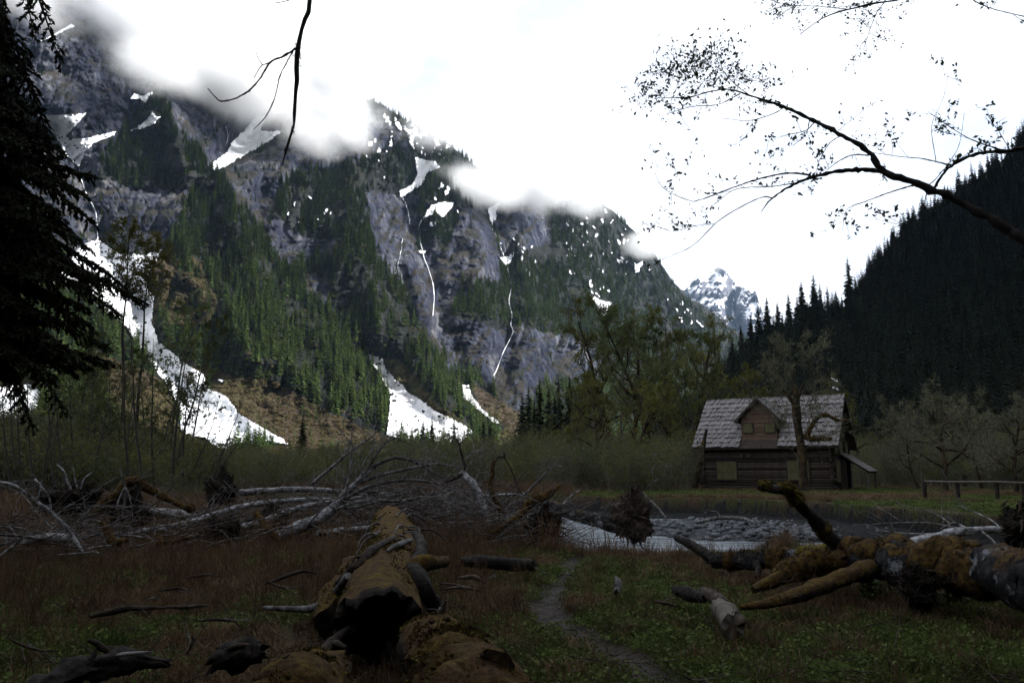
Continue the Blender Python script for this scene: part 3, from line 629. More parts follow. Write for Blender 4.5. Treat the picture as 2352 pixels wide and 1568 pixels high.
for k in range(3):
    r_ = np.random.default_rng(200 + k); q = r_.normal(size=(170, 3)); q /= np.linalg.norm(q, axis=1)[:, None]; q *= r_.uniform(0.4, 1, (170, 1)); q[:, 2] = np.abs(q[:, 2]) * 0.8
    mb = MB(); mb.cards(q * 2.4, 0.75, 0.6, 201 + k, up=0.5); SCRUB.append(proto('scrub_form', mb, ['scrub_leaf']))
plant_forest()
# ------------------------------------------------------------------ cloud banks round the ridge
def cloud_mat(name, dens, scale, thr, seed):
    m = bpy.data.materials.new(name); m.use_nodes = True; nt = m.node_tree; nt.nodes.clear(); N = nt.nodes.new; L = nt.links.new
    out = N('ShaderNodeOutputMaterial'); v = N('ShaderNodeVolumePrincipled'); v.inputs['Color'].default_value = (0.998, 0.998, 1.0, 1); v.inputs['Anisotropy'].default_value = 0.0
    tc = N('ShaderNodeTexCoord'); ln = N('ShaderNodeVectorMath'); ln.operation = 'LENGTH'; L(tc.outputs['Object'], ln.inputs[0])
    edge = N('ShaderNodeMapRange'); edge.interpolation_type = 'SMOOTHSTEP'; edge.inputs['From Min'].default_value = 1.0; edge.inputs['From Max'].default_value = 0.05; L(ln.outputs['Value'], edge.inputs[0])
    geo = N('ShaderNodeNewGeometry'); mp = N('ShaderNodeMapping'); mp.inputs['Location'].default_value = (seed, seed * 2, 0); mp.inputs['Scale'].default_value = (scale, scale, scale * 1.5); L(geo.outputs['Position'], mp.inputs[0])
    no = N('ShaderNodeTexNoise'); no.inputs['Scale'].default_value = 1; no.inputs['Detail'].default_value = 5; no.inputs['Roughness'].default_value = 0.68; L(mp.outputs[0], no.inputs['Vector'])
    ad = N('ShaderNodeMath'); ad.operation = 'MULTIPLY_ADD'; L(no.outputs['Fac'], ad.inputs[0]); ad.inputs[1].default_value = 2.3; L(edge.outputs[0], ad.inputs[2])
    mr = N('ShaderNodeMapRange'); mr.inputs['From Min'].default_value = thr; mr.inputs['From Max'].default_value = thr + 0.55; mr.inputs['To Max'].default_value = dens; L(ad.outputs[0], mr.inputs[0])
    ml = N('ShaderNodeMath'); ml.operation = 'MULTIPLY'; L(mr.outputs[0], ml.inputs[0]); L(edge.outputs[0], ml.inputs[1])
    L(ml.outputs[0], v.inputs['Density']); L(v.outputs[0], out.inputs['Volume']); M[name] = m; return m
cloud_mat('mist', 0.042, 0.0070, 1.30, 3.0)
cloud_mat('mist_thin', 0.019, 0.0095, 1.42, 9.0)
def clouds():
    sp = MB(); th = np.linspace(0, np.pi, 13); ph = np.linspace(0, 2 * np.pi, 25)[:-1]
    V = np.array([[math.sin(a) * math.cos(b), math.sin(a) * math.sin(b), math.cos(a)] for a in th for b in ph]); k = 24
    i = np.arange(12)[:, None] * k; j = np.arange(k)[None]; j2 = (j + 1) % k; sp.add(V, np.stack([i + j, i + k + j, i + k + j2, i + j2], -1).reshape(-1, 4))
    mes = {m: sp.mesh('mist_bank', m) for m in ('mist', 'mist_thin')}
    #  u, v, distance factor, half width px, half height px, material, label
    C = [(310, 20, 0.93, 190, 120, 'mist', 'cloud edge lapping over the dark rock wall'), (715, 320, 0.93, 150, 65, 'mist_thin', 'mist tongue trailing down below the wooded peak'), (815, 315, 0.93, 90, 50, 'mist_thin', 'mist patch over the crags under the wooded peak'), (1140, 440, 0.91, 150, 70, 'mist_thin', 'mist trailing across the head of the right waterfall'), (470, 170, 0.92, 200, 100, 'mist_thin', 'mist sheet across the recessed cliff'), (470, 30, 0.93, 360, 190, 'mist', 'thick white cloud hiding the top of the left rock wall'), (700, 120, 0.92, 330, 165, 'mist', 'cloud bank spilling over the broad snow gully'), (400, 60, 0.93, 200, 150, 'mist', 'cloud clinging to the shoulder of the rock wall'),
         (560, 190, 0.90, 240, 120, 'mist', 'low lobe of cloud in front of the misty cliff'), (760, 215, 0.93, 150, 65, 'mist', 'dense cloud lobe left of the wooded peak'), (590, 215, 0.90, 270, 140, 'mist_thin', 'thin mist drifting below the thick cloud over the cliff'), (770, 270, 0.93, 210, 115, 'mist_thin', 'mist wisp across the wooded peak'),
         (850, 140, 0.99, 190, 95, 'mist', 'small cloud capping the wooded peak'), (1210, 415, 0.93, 230, 100, 'mist', 'cloud puff draped over the ridge notch'), (1080, 420, 0.90, 160, 75, 'mist_thin', 'thin mist band below the ridge notch'), (1010, 290, 0.97, 170, 85, 'mist_thin', 'thin cloud trailing off the wooded peak'),
         (1340, 462, 0.93, 150, 75, 'mist_thin', 'pale mist fringe along the lower ridge'), (1600, 605, 0.90, 120, 55, 'mist_thin', 'mist veiling the distant peak'), (60, -10, 0.9, 190, 100, 'mist_thin', 'faint mist at the top of the dark rock wall'), (360, 150, 0.9, 170, 110, 'mist_thin', 'torn mist edge against the dark rock wall'), (1480, 560, 0.95, 100, 60, 'mist_thin', 'faint mist at the end of the wooded ridge')]
    for u, v, f, hw, hh, m, lab in C:
        base = D1(np.array(float(u)), np.array(max(float(v), float(np.interp(u, *zip(*SKY1))) + 40)), np.zeros((), bool)) if u < 1560 else 4700.0
        d = float(base) * f; p = at(u, v, d); s = d / F
        o = link('mist_bank', mes[m]); o.location = p; o.scale = (hw * s, max(hw * s * 0.5, 130), hh * s); tag(o, lab, 'mist', 'low mist banks on the mountain', 'stuff')
clouds()
def haze():
    m = bpy.data.materials.new('haze'); m.use_nodes = True; nt = m.node_tree; nt.nodes.clear(); out = nt.nodes.new('ShaderNodeOutputMaterial'); v = nt.nodes.new('ShaderNodeVolumePrincipled')
    v.inputs['Color'].default_value = (0.50, 0.70, 1.0, 1); v.inputs['Density'].default_value = 2.0e-5; nt.links.new(v.outputs[0], out.inputs['Volume']); M['haze'] = m
    mb = MB(); mb.box((0, 2500, 1500), (9000, 11000, 3010)); tag(build(mb, 'haze', 'haze', None, False), 'thin bluish mountain air across the valley', 'haze', kind='stuff')
haze()
# ------------------------------------------------------------------ cabin
simple('log_wall', [(0.3, (0.012, 0.009, 0.008)), (0.5, (0.036, 0.027, 0.022)), (0.7, (0.085, 0.070, 0.060))], 2.2, 7, rough=0.9, bump=0.7, dist=0.03, rand=0.75, stretch=(1.4, 8, 8))
simple('shingle_grey', [(0.3, (0.095, 0.085, 0.084)), (0.5, (0.145, 0.132, 0.132)), (0.72, (0.20, 0.185, 0.183))], 3, 5, rough=0.8, bump=0.4, rand=0.22, stretch=(3, 0.6, 0.6), spec=0.4)
simple('shingle_brown', [(0.3, (0.060, 0.036, 0.024)), (0.6, (0.115, 0.072, 0.050)), (0.75, (0.16, 0.115, 0.085))], 4, 6, rough=0.85, bump=0.4, rand=0.25, stretch=(3, 1, 0.6))
simple('shutter', [(0.3, (0.055, 0.053, 0.024)), (0.5, (0.078, 0.074, 0.034)), (0.7, (0.095, 0.09, 0.045))], 3, 5, rough=0.8, bump=0.1)
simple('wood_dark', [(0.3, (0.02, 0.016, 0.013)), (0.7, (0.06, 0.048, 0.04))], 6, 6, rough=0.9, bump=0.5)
simple('post_wood', [(0.3, (0.06, 0.05, 0.042)), (0.7, (0.13, 0.115, 0.10))], 6, 6, rough=0.9, bump=0.4)
simple('panel_white', [(0.3, (0.62, 0.64, 0.66)), (0.7, (0.75, 0.77, 0.8))], 2, 2, rough=0.35, bump=0)
simple('chink', [(0.3, (0.012, 0.010, 0.009)), (0.7, (0.03, 0.026, 0.022))], 6, 4, rough=0.95, bump=0.3)
def cabin():
    L, Wd = 10.3, 7.4; EV, RG = 4.15, 7.75; OV = 0.75          # length, depth, wall height, ridge height, overhang
    d = 71.0; c = at(1642 - 23, 1118, d)                       # front-left corner on the ground
    c[2] = gz(c[0], c[1]) - 0.08
    sight = math.atan2(c[0], c[1]); yaw = -(sight + math.radians(16.5)) - 0.03
    root = empty('log_cabin', c, yaw)
    tag(root, 'weathered two-storey log cabin with shake roof and boarded windows', 'cabin')
    # local frame: x along the front, y into the building, z up
    lg = MB(); n = 20; hh = EV / n
    logm = {}
    def logmesh(key, length, axis, jag):
        if key in logm: return logm[key]
        P = crom([[0, 0, 0], [length / 2, 0, 0], [length, 0, 0]], 9); mb = MB(); mb.tube(P, np.full(9, hh * 0.56), 8, rough=0.10, seed=key[1])
        V = mb.V
        if axis == 1: mb.V = [np.stack([-v[:, 1], v[:, 0], v[:, 2]], -1) for v in V]
        logm[key] = mb.mesh('log', 'log_wall'); return logm[key]
    rr = random.Random(3)
    for k in range(n):
        z = hh * (k + 0.5); v = k % 4
        o = link('log', logmesh(('f', v), L + 0.5, 0, 0), root); o.location = (-0.25 + rr.uniform(-0.1, 0.1), 0.02, z)
        o = link('log', logmesh(('b', v), L + 0.5, 0, 0), root); o.location = (-0.25, Wd, z)
        for x in (0.0, L):
            o = link('log', logmesh(('s', v), Wd + 0.5, 1, 0), root); o.location = (x, -0.25 + rr.uniform(-0.1, 0.1), z + hh * 0.48)
    core = MB(); core.box((L / 2, Wd / 2, EV / 2), (L - 0.1, Wd - 0.1, EV - 0.05)); build(core, 'wall_core', 'chink', root, False)
    # gable ends: boards, each its own piece
    for x in (0.02, L - 0.02):
        rows = 15
        for k in range(rows):
            z0, z1 = EV + (RG - EV - 0.15) * k / rows, EV + (RG - EV - 0.15) * (k + 1) / rows; w0 = Wd / 2 * (1 - k / rows); w1 = Wd / 2 * (1 - (k + 1) / rows)
            mb = MB(); mb.prism([(x, Wd / 2 - w0, z0), (x, Wd / 2 + w0, z0), (x, Wd / 2 + w1, z1 + 0.03), (x, Wd / 2 - w1, z1 + 0.03)], (0.05 if x > 1 else -0.05, 0, 0)); build(mb, 'gable_board', 'wood_dark', root, False)
    # roof of shake courses
    slope = math.atan2(RG - EV, Wd / 2)
    def course(name, x0, x1, seed, wd=0.19, run=0.5, thick=0.035, mat='shingle_grey', parent=None, skip=None, sub=None):
        r = np.random.default_rng(seed); mb = MB(); x = x0
        while x < x1 - 0.03:
            w = min(r.uniform(0.7, 1.4) * wd, x1 - x); e = r.uniform(-0.03, 0.015); t = thick * r.uniform(0.7, 1.5)
            if skip is None or not skip(x + w / 2):
                mb.add([[x + 0.004, e, 0], [x + w - 0.004, e, 0], [x + w - 0.004, run, 0], [x + 0.004, run, 0], [x + 0.004, e, t], [x + w - 0.004, e, t], [x + w - 0.004, run, t * 0.35], [x + 0.004, run, t * 0.35]],
                       [[4, 5, 6, 7], [0, 4, 7, 3], [1, 2, 6, 5], [3, 7, 6, 2]])
                mb.add([[x + 0.004, e - 0.002, -0.01], [x + w - 0.004, e - 0.002, -0.01], [x + w - 0.004, e - 0.002, t], [x + 0.004, e - 0.002, t]], [[0, 1, 2, 3]], m=1)  # darker butt face paints in the shadow line under each course
            x += w
        return mb
    roof = MB(); hw = Wd / 2 + OV; rise = hw * math.tan(slope); zt = RG + 0.12; zb = zt - rise
    for s in (0, 1):
        y0 = -OV if s == 0 else Wd + OV
        P = [(-OV, y0, zb - 0.05), (L + OV, y0, zb - 0.05), (L + OV, Wd / 2, zt - 0.05), (-OV, Wd / 2, zt - 0.05)]; roof.prism(P, (0, 0, -0.09))
    ro = build(roof, 'roof', 'wood_dark', root, False)
    nc = 11; sl = hw / math.cos(slope); ex = sl / nc; D0, D1_ = 2.95, 6.75        # dormer footprint along x at the eave
    for k in range(nc):
        u0 = ex * k
        sk = None
        if k * ex * math.sin(slope) + zb < EV + 0.75: sk = lambda x: D0 + 0.3 < x < D1_ - 0.3
        for xa, xb in (((-OV, L + OV),) if sk is None else ((-OV, D0 + 0.35), (D1_ - 0.35, L + OV))):
            mb = course('c', xa, xb, 500 + k, run=ex * 1.25, thick=0.15)
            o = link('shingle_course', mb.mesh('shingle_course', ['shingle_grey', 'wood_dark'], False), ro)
            o.rotation_euler = (slope + 0.045, 0, 0); o.location = (0, -OV + u0 * math.cos(slope), zb - 0.035 + u0 * math.sin(slope))
        mb = course('c', -OV, L + OV, 600 + k, run=ex * 1.25, thick=0.055)
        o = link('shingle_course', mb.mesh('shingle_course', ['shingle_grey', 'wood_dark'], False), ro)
        o.rotation_euler = (slope + 0.045, 0, math.pi); o.location = (L, Wd + OV - u0 * math.cos(slope), zb - 0.035 + u0 * math.sin(slope))
    cap = MB(); cap.prism([(-OV, Wd / 2 - 0.16, zt - 0.10), (-OV, Wd / 2, zt + 0.05), (-OV, Wd / 2 + 0.16, zt - 0.10)], (L + 2 * OV, 0, 0)); build(cap, 'ridge_cap', 'shingle_grey', ro, False)
    for x in (-OV - 0.03, L + OV - 0.02):
        for s in (-1, 1):
            mb = MB(); y0 = Wd / 2 + s * hw; mb.prism([(x, Wd / 2, zt - 0.02), (x, y0, zb - 0.02), (x, y0, zb - 0.2), (x, Wd / 2, zt - 0.22)], (0.05, 0, 0)); build(mb, 'rake_board', 'wood_dark', ro, False)
    # gabled dormer
    xm = (D0 + D1_) / 2 - 0.05; dw = (D1_ - D0) / 2; pz = RG - 0.15; ez = EV + 1.55; fy = 0.0
    dm = MB(); bw = dw - 0.45
    dm.prism([(xm - bw, fy, EV - 0.05), (xm + bw, fy, EV - 0.05), (xm + bw, fy, ez + 0.3), (xm, fy, pz - 0.1), (xm - bw, fy, ez + 0.3)], (0, Wd / 2, 0)); dor = build(dm, 'dormer', 'chink', root, False)
    rows = 9
    for k in range(rows):
        z0, z1 = EV - 0.05 + (pz - 0.15 - EV) * k / rows, EV - 0.05 + (pz - 0.15 - EV) * (k + 1) / rows
        def halfw(z): return bw if z < ez + 0.3 else bw * (pz - 0.1 - z) / (pz - 0.4 - ez)
        w = min(halfw(z0), halfw(z1) + 0.25); mb = course('s', -w, w, 700 + k, wd=0.17, run=(z1 - z0) * 1.15, thick=0.045, mat='shingle_brown')
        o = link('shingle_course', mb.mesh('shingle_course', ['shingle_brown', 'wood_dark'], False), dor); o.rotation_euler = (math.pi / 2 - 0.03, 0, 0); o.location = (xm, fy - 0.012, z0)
    ds = math.atan2(pz - ez, dw); dl = dw / math.cos(ds)
    for s in (-1, 1):
        mb = MB(); mb.prism([(xm, fy - 0.45, pz + 0.03), (xm + s * dw, fy - 0.45, ez + 0.03), (xm + s * dw, fy - 0.45, ez - 0.12), (xm, fy - 0.45, pz - 0.15)], (0, Wd / 2 - 0.3, 0)); build(mb, 'dormer_roof', 'wood_dark', dor, False)
        for k in range(6):
            mb = course('d', -0.47, Wd / 2 - 1.0, 760 + k + s, run=dl / 6 * 1.25, thick=0.045); 
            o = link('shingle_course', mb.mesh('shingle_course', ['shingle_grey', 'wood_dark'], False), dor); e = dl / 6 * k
            R = Matrix(((0, -s * math.cos(ds), s * math.sin(ds)), (1, 0, 0), (0, math.sin(ds), math.cos(ds))))
            if R.determinant() < 0: R = Matrix(((0, -s * math.cos(ds), s * math.sin(ds)), (1, 0, 0), (0, math.sin(ds), math.cos(ds))))
            o.matrix_local = Matrix.Translation((xm + s * (dw + 0.02) - s * e * math.cos(ds), fy, ez + 0.045 + e * math.sin(ds))) @ R.to_4x4()
        mb = MB(); mb.prism([(xm, fy - 0.50, pz + 0.06), (xm + s * (dw + 0.05), fy - 0.50, ez + 0.02), (xm + s * (dw + 0.05), fy - 0.50, ez - 0.17), (xm, fy - 0.50, pz - 0.14)], (0, 0.045, 0)); build(mb, 'barge_board', 'wood_dark', dor, False)
    # boarded windows: shutter panels with a joint and a rim
    def shutter(x0, x1, z0, z1, y=-0.16, split=True, side=None, par=root):
        w = empty('window', (0, 0, 0)); w.parent = par
        def bx(nm, a0, a1, b0, b1, t, mat):
            mb = MB()
            if side is None: mb.box(((a0 + a1) / 2, y - t / 2, (b0 + b1) / 2), (a1 - a0, t, b1 - b0))
            else: mb.box((side + t / 2, (a0 + a1) / 2, (b0 + b1) / 2), (t, a1 - a0, b1 - b0))
            build(mb, nm, mat, w, False)
        bx('frame', x0 - 0.08, x1 + 0.08, z0 - 0.08, z1 + 0.08, 0.03, 'wood_dark')
        if split:
            zm = z0 + (z1 - z0) * 0.42; bx('shutter', x0, x1, z0, zm - 0.012, 0.06, 'shutter'); bx('shutter', x0, x1, zm + 0.012, z1, 0.06, 'shutter')
        else: bx('shutter', x0, x1, z0, z1, 0.06, 'shutter')
    s = L / 1360.0; Z = lambda v: (1385 - v) * 0.0079                # crop pixels to wall metres
    X = lambda u: (u - 228) * s
    shutter(X(385), X(600), Z(1270), Z(1085)); shutter(X(1150), X(1365), Z(1270), Z(1078)); shutter(X(365), X(475), Z(955), Z(905), split=False); shutter(X(1020), X(1140), Z(945), Z(905), split=False)
    shutter(xm - 1.25, xm - 0.5, EV + 0.62, EV + 1.38, y=-0.10, split=False, par=dor); shutter(xm + 0.55, xm + 1.3, EV + 0.62, EV + 1.34, y=-0.10, split=False, par=dor)
    sx = L + 0.17
    shutter(0.9, 2.7, 0.75, 2.45, side=sx); shutter(0.7, 2.0, 3.05, 4.05, side=sx, split=False); shutter(2.9, 4.2, 3.05, 4.05, side=sx, split=False); shutter(5.6, 6.8, 3.05, 4.05, side=sx, split=False)
    dr = MB(); dr.box((sx + 0.03, 4.6, 1.02), (0.06, 1.0, 2.0)); door = build(dr, 'door', 'wood_dark', root, False)
    hd = MB(); hd.box((sx + 0.09, 4.95, 1.0), (0.06, 0.12, 0.05)); build(hd, 'handle', 'panel_white', door, False)
    for x in (3.3, 3.9):
        mb = MB(); mb.box((x, -0.2, Z(1020)), (0.20, 0.12, 0.26)); mb.box((x, -0.28, Z(1012)), (0.26, 0.16, 0.05)); build(mb, 'wall_lamp', 'post_wood', root, False)
    # lean-to porch on the gable side
    py0, py1, px1 = 3.0, 7.6, L + 2.3; zt2, zb2 = 3.1, 1.55
    po = empty('porch', (0, 0, 0)); po.parent = root; ps = math.atan2(zt2 - zb2, px1 - L); pl = (px1 - L) / math.cos(ps)
    mb = MB(); mb.prism([(L + 0.05, py0, zt2), (px1, py0, zb2), (px1, py0, zb2 - 0.12), (L + 0.05, py0, zt2 - 0.12)], (0, py1 - py0, 0)); build(mb, 'porch_roof', 'wood_dark', po, False)
    for k in range(6):
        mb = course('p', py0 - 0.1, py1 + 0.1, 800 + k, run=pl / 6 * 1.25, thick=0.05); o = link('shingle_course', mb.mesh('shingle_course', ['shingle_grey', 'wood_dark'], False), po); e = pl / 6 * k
        R = Matrix(((0, -math.cos(ps), math.sin(ps)), (1, 0, 0), (0, math.sin(ps), math.cos(ps)))); o.matrix_local = Matrix.Translation((px1 + 0.06 - e * math.cos(ps), 0, zb2 + 0.02 + e * math.sin(ps))) @ R.to_4x4()
    for x, y in ((px1 - 0.15, py0 + 0.12), (px1 - 0.15, py1 - 0.12), (L + 1.0, py0 + 0.12)):
        zz = zt2 - (x - L) / (px1 - L) * (zt2 - zb2) - 0.05; mb = MB(); mb.box((x, y, zz / 2 - 0.1), (0.13, 0.13, zz + 0.2)); build(mb, 'post', 'post_wood', po, False)
    mb = MB(); mb.box((L + 0.35, 3.2, zt2 / 2 - 0.3), (0.5, 0.12, zt2 - 0.6)); build(mb, 'side_board', 'wood_dark', po, False)
    mb = MB(); mb.box((L / 2, Wd / 2, -0.3), (L + 0.3, Wd + 0.3, 0.7)); build(mb, 'foundation', 'chink', root, False)
    # aerial mast at the far gable with two slanted panels
    mm = root.matrix_basis; top = mm @ Vector((L + OV - 0.9, Wd / 2, zt))
    mast = empty('aerial_mast', top); tag(mast, 'thin mast with two white tilted panels above the cabin ridge', 'mast')
    mb = MB(); mb.tube(np.array([[0, 0, -0.15], [0, 0, 1.2], [0, 0, 2.3]]), [0.035, 0.03, 0.022], 6); build(mb, 'pole', 'post_wood', mast)
    for z in (0.62, 1.32):
        mb = MB(); a = math.radians(24); R = np.array([[math.cos(a), 0, math.sin(a)], [0, 1, 0], [-math.sin(a), 0, math.cos(a)]]); b = math.radians(35); R2 = np.array([[1, 0, 0], [0, math.cos(b), -math.sin(b)], [0, math.sin(b), math.cos(b)]])
        mb.box((0.17, -0.06, z), (0.52, 0.36, 0.03), R @ R2); build(mb, 'panel', 'panel_white', mast, False)
    return root
CABIN = cabin()
def fence():
    pts = [(2124, 1106), (2200, 1106), (2290, 1108), (2352, 1108), (2450, 1110), (2560, 1112)]; d = 48.0
    P = [at(u, 1125, d) for u, v in pts]; root = empty('rail_fence', (P[0][0], P[0][1], gz(P[0][0], P[0][1])))
    tag(root, 'low wooden rail fence on dark posts in the far meadow', 'fence'); o = np.array(root.location)
    for i, p in enumerate(P):
        z = gz(p[0], p[1]); mb = MB(); mb.box(np.array([p[0], p[1], z + 0.42]) - o, (0.15, 0.15, 1.05)); build(mb, 'post', 'bark_dark', root, False)
    for a, b in zip(P[:-1], P[1:]):
        za, zb = gz(a[0], a[1]) + 0.93, gz(b[0], b[1]) + 0.93; mb = MB(); mb.tube(crom([[a[0], a[1] - 0.05, za], [b[0], b[1] - 0.05, zb]], 5) - o, 0.055, 7, rough=0.1); build(mb, 'rail', 'post_wood', root)
fence()
# ------------------------------------------------------------------ broadleaf trees and valley conifers
leafmat('leaf_olive', [(0.3, (0.070, 0.074, 0.016)), (0.55, (0.12, 0.12, 0.028)), (0.75, (0.17, 0.16, 0.04))], 0.3, 0.3, 0.35)
leafmat('leaf_green', [(0.3, (0.048, 0.060, 0.019)), (0.55, (0.080, 0.096, 0.031)), (0.75, (0.12, 0.13, 0.046))], 0.3, 0.35, 0.35)
leafmat('leaf_gold', [(0.3, (0.055, 0.055, 0.012)), (0.55, (0.085, 0.082, 0.018)), (0.75, (0.12, 0.11, 0.026))], 0.3, 0.15, 0.4)
leafmat('leaf_grey', [(0.3, (0.055, 0.060, 0.032)), (0.7, (0.12, 0.12, 0.065))], 0.3, 0.3, 0.3)
simple('bark_mossy', [(0.36, (0.007, 0.006, 0.004)), (0.5, (0.026, 0.019, 0.011)), (0.68, (0.075, 0.048, 0.018))], 2.0, 6, rough=0.95, bump=0.8, dist=0.06)
def unit(v): v = np.asarray(v, float); return v / (np.linalg.norm(v) + 1e-12)
def grow(r, p, d, L, r0, n=6, wander=0.18, trop=(0, 0, 0.1), taper=0.25):
    P = [np.array(p, float)]; d = unit(d); trop = np.asarray(trop, float)
    for k in range(n): d = unit(d + r.normal(0, wander, 3) + trop / n * 3); P.append(P[-1] + d * L / n)
    P = np.array(P); return P, r0 * (1 - (1 - taper) * np.linspace(0, 1, n + 1))
def broadleaf(seed, h=12.0, r0=0.22, lean=(0, 0), limbs=9, start=0.3, spread=0.45, up=0.5, subs=7, twigs=5, leaves=4, leafsize=0.16, aspect=0.7, bark='bark_grey', leaf='leaf_olive', limb_len=None, wander=0.16, fork=False, twig_r=0.010, scatter=0.25):
    """returns meshes (trunk, crown)"""
    r = np.random.default_rng(seed); tk = MB(); cr = MB()
    tl = h * (0.62 if fork else 0.92); P, R = grow(r, (0, 0, -0.15), (lean[0], lean[1], 1), tl + 0.15, r0, 12, wander * 0.35, (0, 0, 0.06), 0.35 if fork else 0.14)
    R[0] *= 1.45; R[1] *= 1.12; tk.tube(P, R, 9, rough=0.22, seed=seed); LP = []
    LL = limb_len or h * spread
    for k in range(limbs):
        f = start + (1 - start) * (k + r.uniform(0, 0.8)) / limbs; f = min(f, 0.99); i = f * (len(P) - 1); a = int(i); b = P[a] + (P[min(a + 1, len(P) - 1)] - P[a]) * (i - a); rb = np.interp(i, np.arange(len(R)), R)
        an = k * 2.4 + r.uniform(-0.6, 0.6); d = np.array([math.cos(an), math.sin(an), up + r.uniform(-0.25, 0.35)]); l = LL * (1 - 0.55 * (f - start) / (1 - start)) * r.uniform(0.65, 1.15)
        Q, S = grow(r, b, d, l, min(rb * 0.62, r0 * 0.5), 7, wander, (0, 0, 0.22), 0.22); tk.tube(Q, S, 6, rough=0.15, seed=seed + k); LP.append((Q, S, l))
    for Q, S, l in LP:
        for m in range(subs):
            f = r.uniform(0.18, 1.0); i = f * (len(Q) - 1); a = int(min(i, len(Q) - 2)); b = Q[a] + (Q[a + 1] - Q[a]) * (i - a); ax = unit(Q[a + 1] - Q[a])
            d = unit(ax * 0.6 + r.normal(0, 0.6, 3) + [0, 0, 0.15]); l2 = l * r.uniform(0.25, 0.5) * (1.2 - 0.5 * f)
            Q2, S2 = grow(r, b, d, l2, max(S[a] * 0.45, twig_r * 1.3), 4, 0.2, (0, 0, 0.12), 0.4); cr.tube(Q2, S2, 4, cap=False)
            for t in range(twigs):
                f2 = r.uniform(0.15, 1); i2 = f2 * 4; a2 = int(min(i2, 3)); b2 = Q2[a2] + (Q2[a2 + 1] - Q2[a2]) * (i2 - a2); d2 = unit(unit(Q2[a2 + 1] - Q2[a2]) * 0.7 + r.normal(0, 0.6, 3))
                Q3, S3 = grow(r, b2, d2, l2 * r.uniform(0.35, 0.7), twig_r, 3, 0.22, (0, 0, 0.05), 0.5); cr.tube(Q3, S3, 3, cap=False)
                if leaves:
                    n = r.poisson(leaves)
                    if n:
                        ii = r.uniform(0.2, 1, n) * 3; aa = np.minimum(ii.astype(int), 2); C = Q3[aa] + (Q3[aa + 1] - Q3[aa]) * (ii - aa)[:, None] + r.normal(0, scatter * leafsize * 2, (n, 3)); cr.cards(C, leafsize * r.uniform(0.6, 1.3, n), aspect, seed + t + m * 31, m=1)
    return tk.mesh('trunk', bark), cr.mesh('crown', ['twig', leaf], False)
def tree(name, meshes, loc, rz, ht, label, cat='tree', group=None):
    key = meshes[1].name
    if key not in ZTOP: co = np.empty(len(meshes[1].vertices) * 3, np.float32); meshes[1].vertices.foreach_get('co', co); ZTOP[key] = float(np.percentile(co[2::3], 99.7))
    o = empty(name, loc, rz, ht / ZTOP[key]); tag(o, label, cat, group); link('trunk', meshes[0], o); link('crown', meshes[1], o); return o
ZTOP = {}
def stand(u, d, dz=-0.05):
    p = at(u, 1100, d); return np.array([p[0], p[1], gz(p[0], p[1]) + dz])
def hpx(u, d, vtop):                      # height of a thing at distance d whose top shows at vtop
    p = stand(u, d); return float(at(u, vtop, d)[2] - p[2])
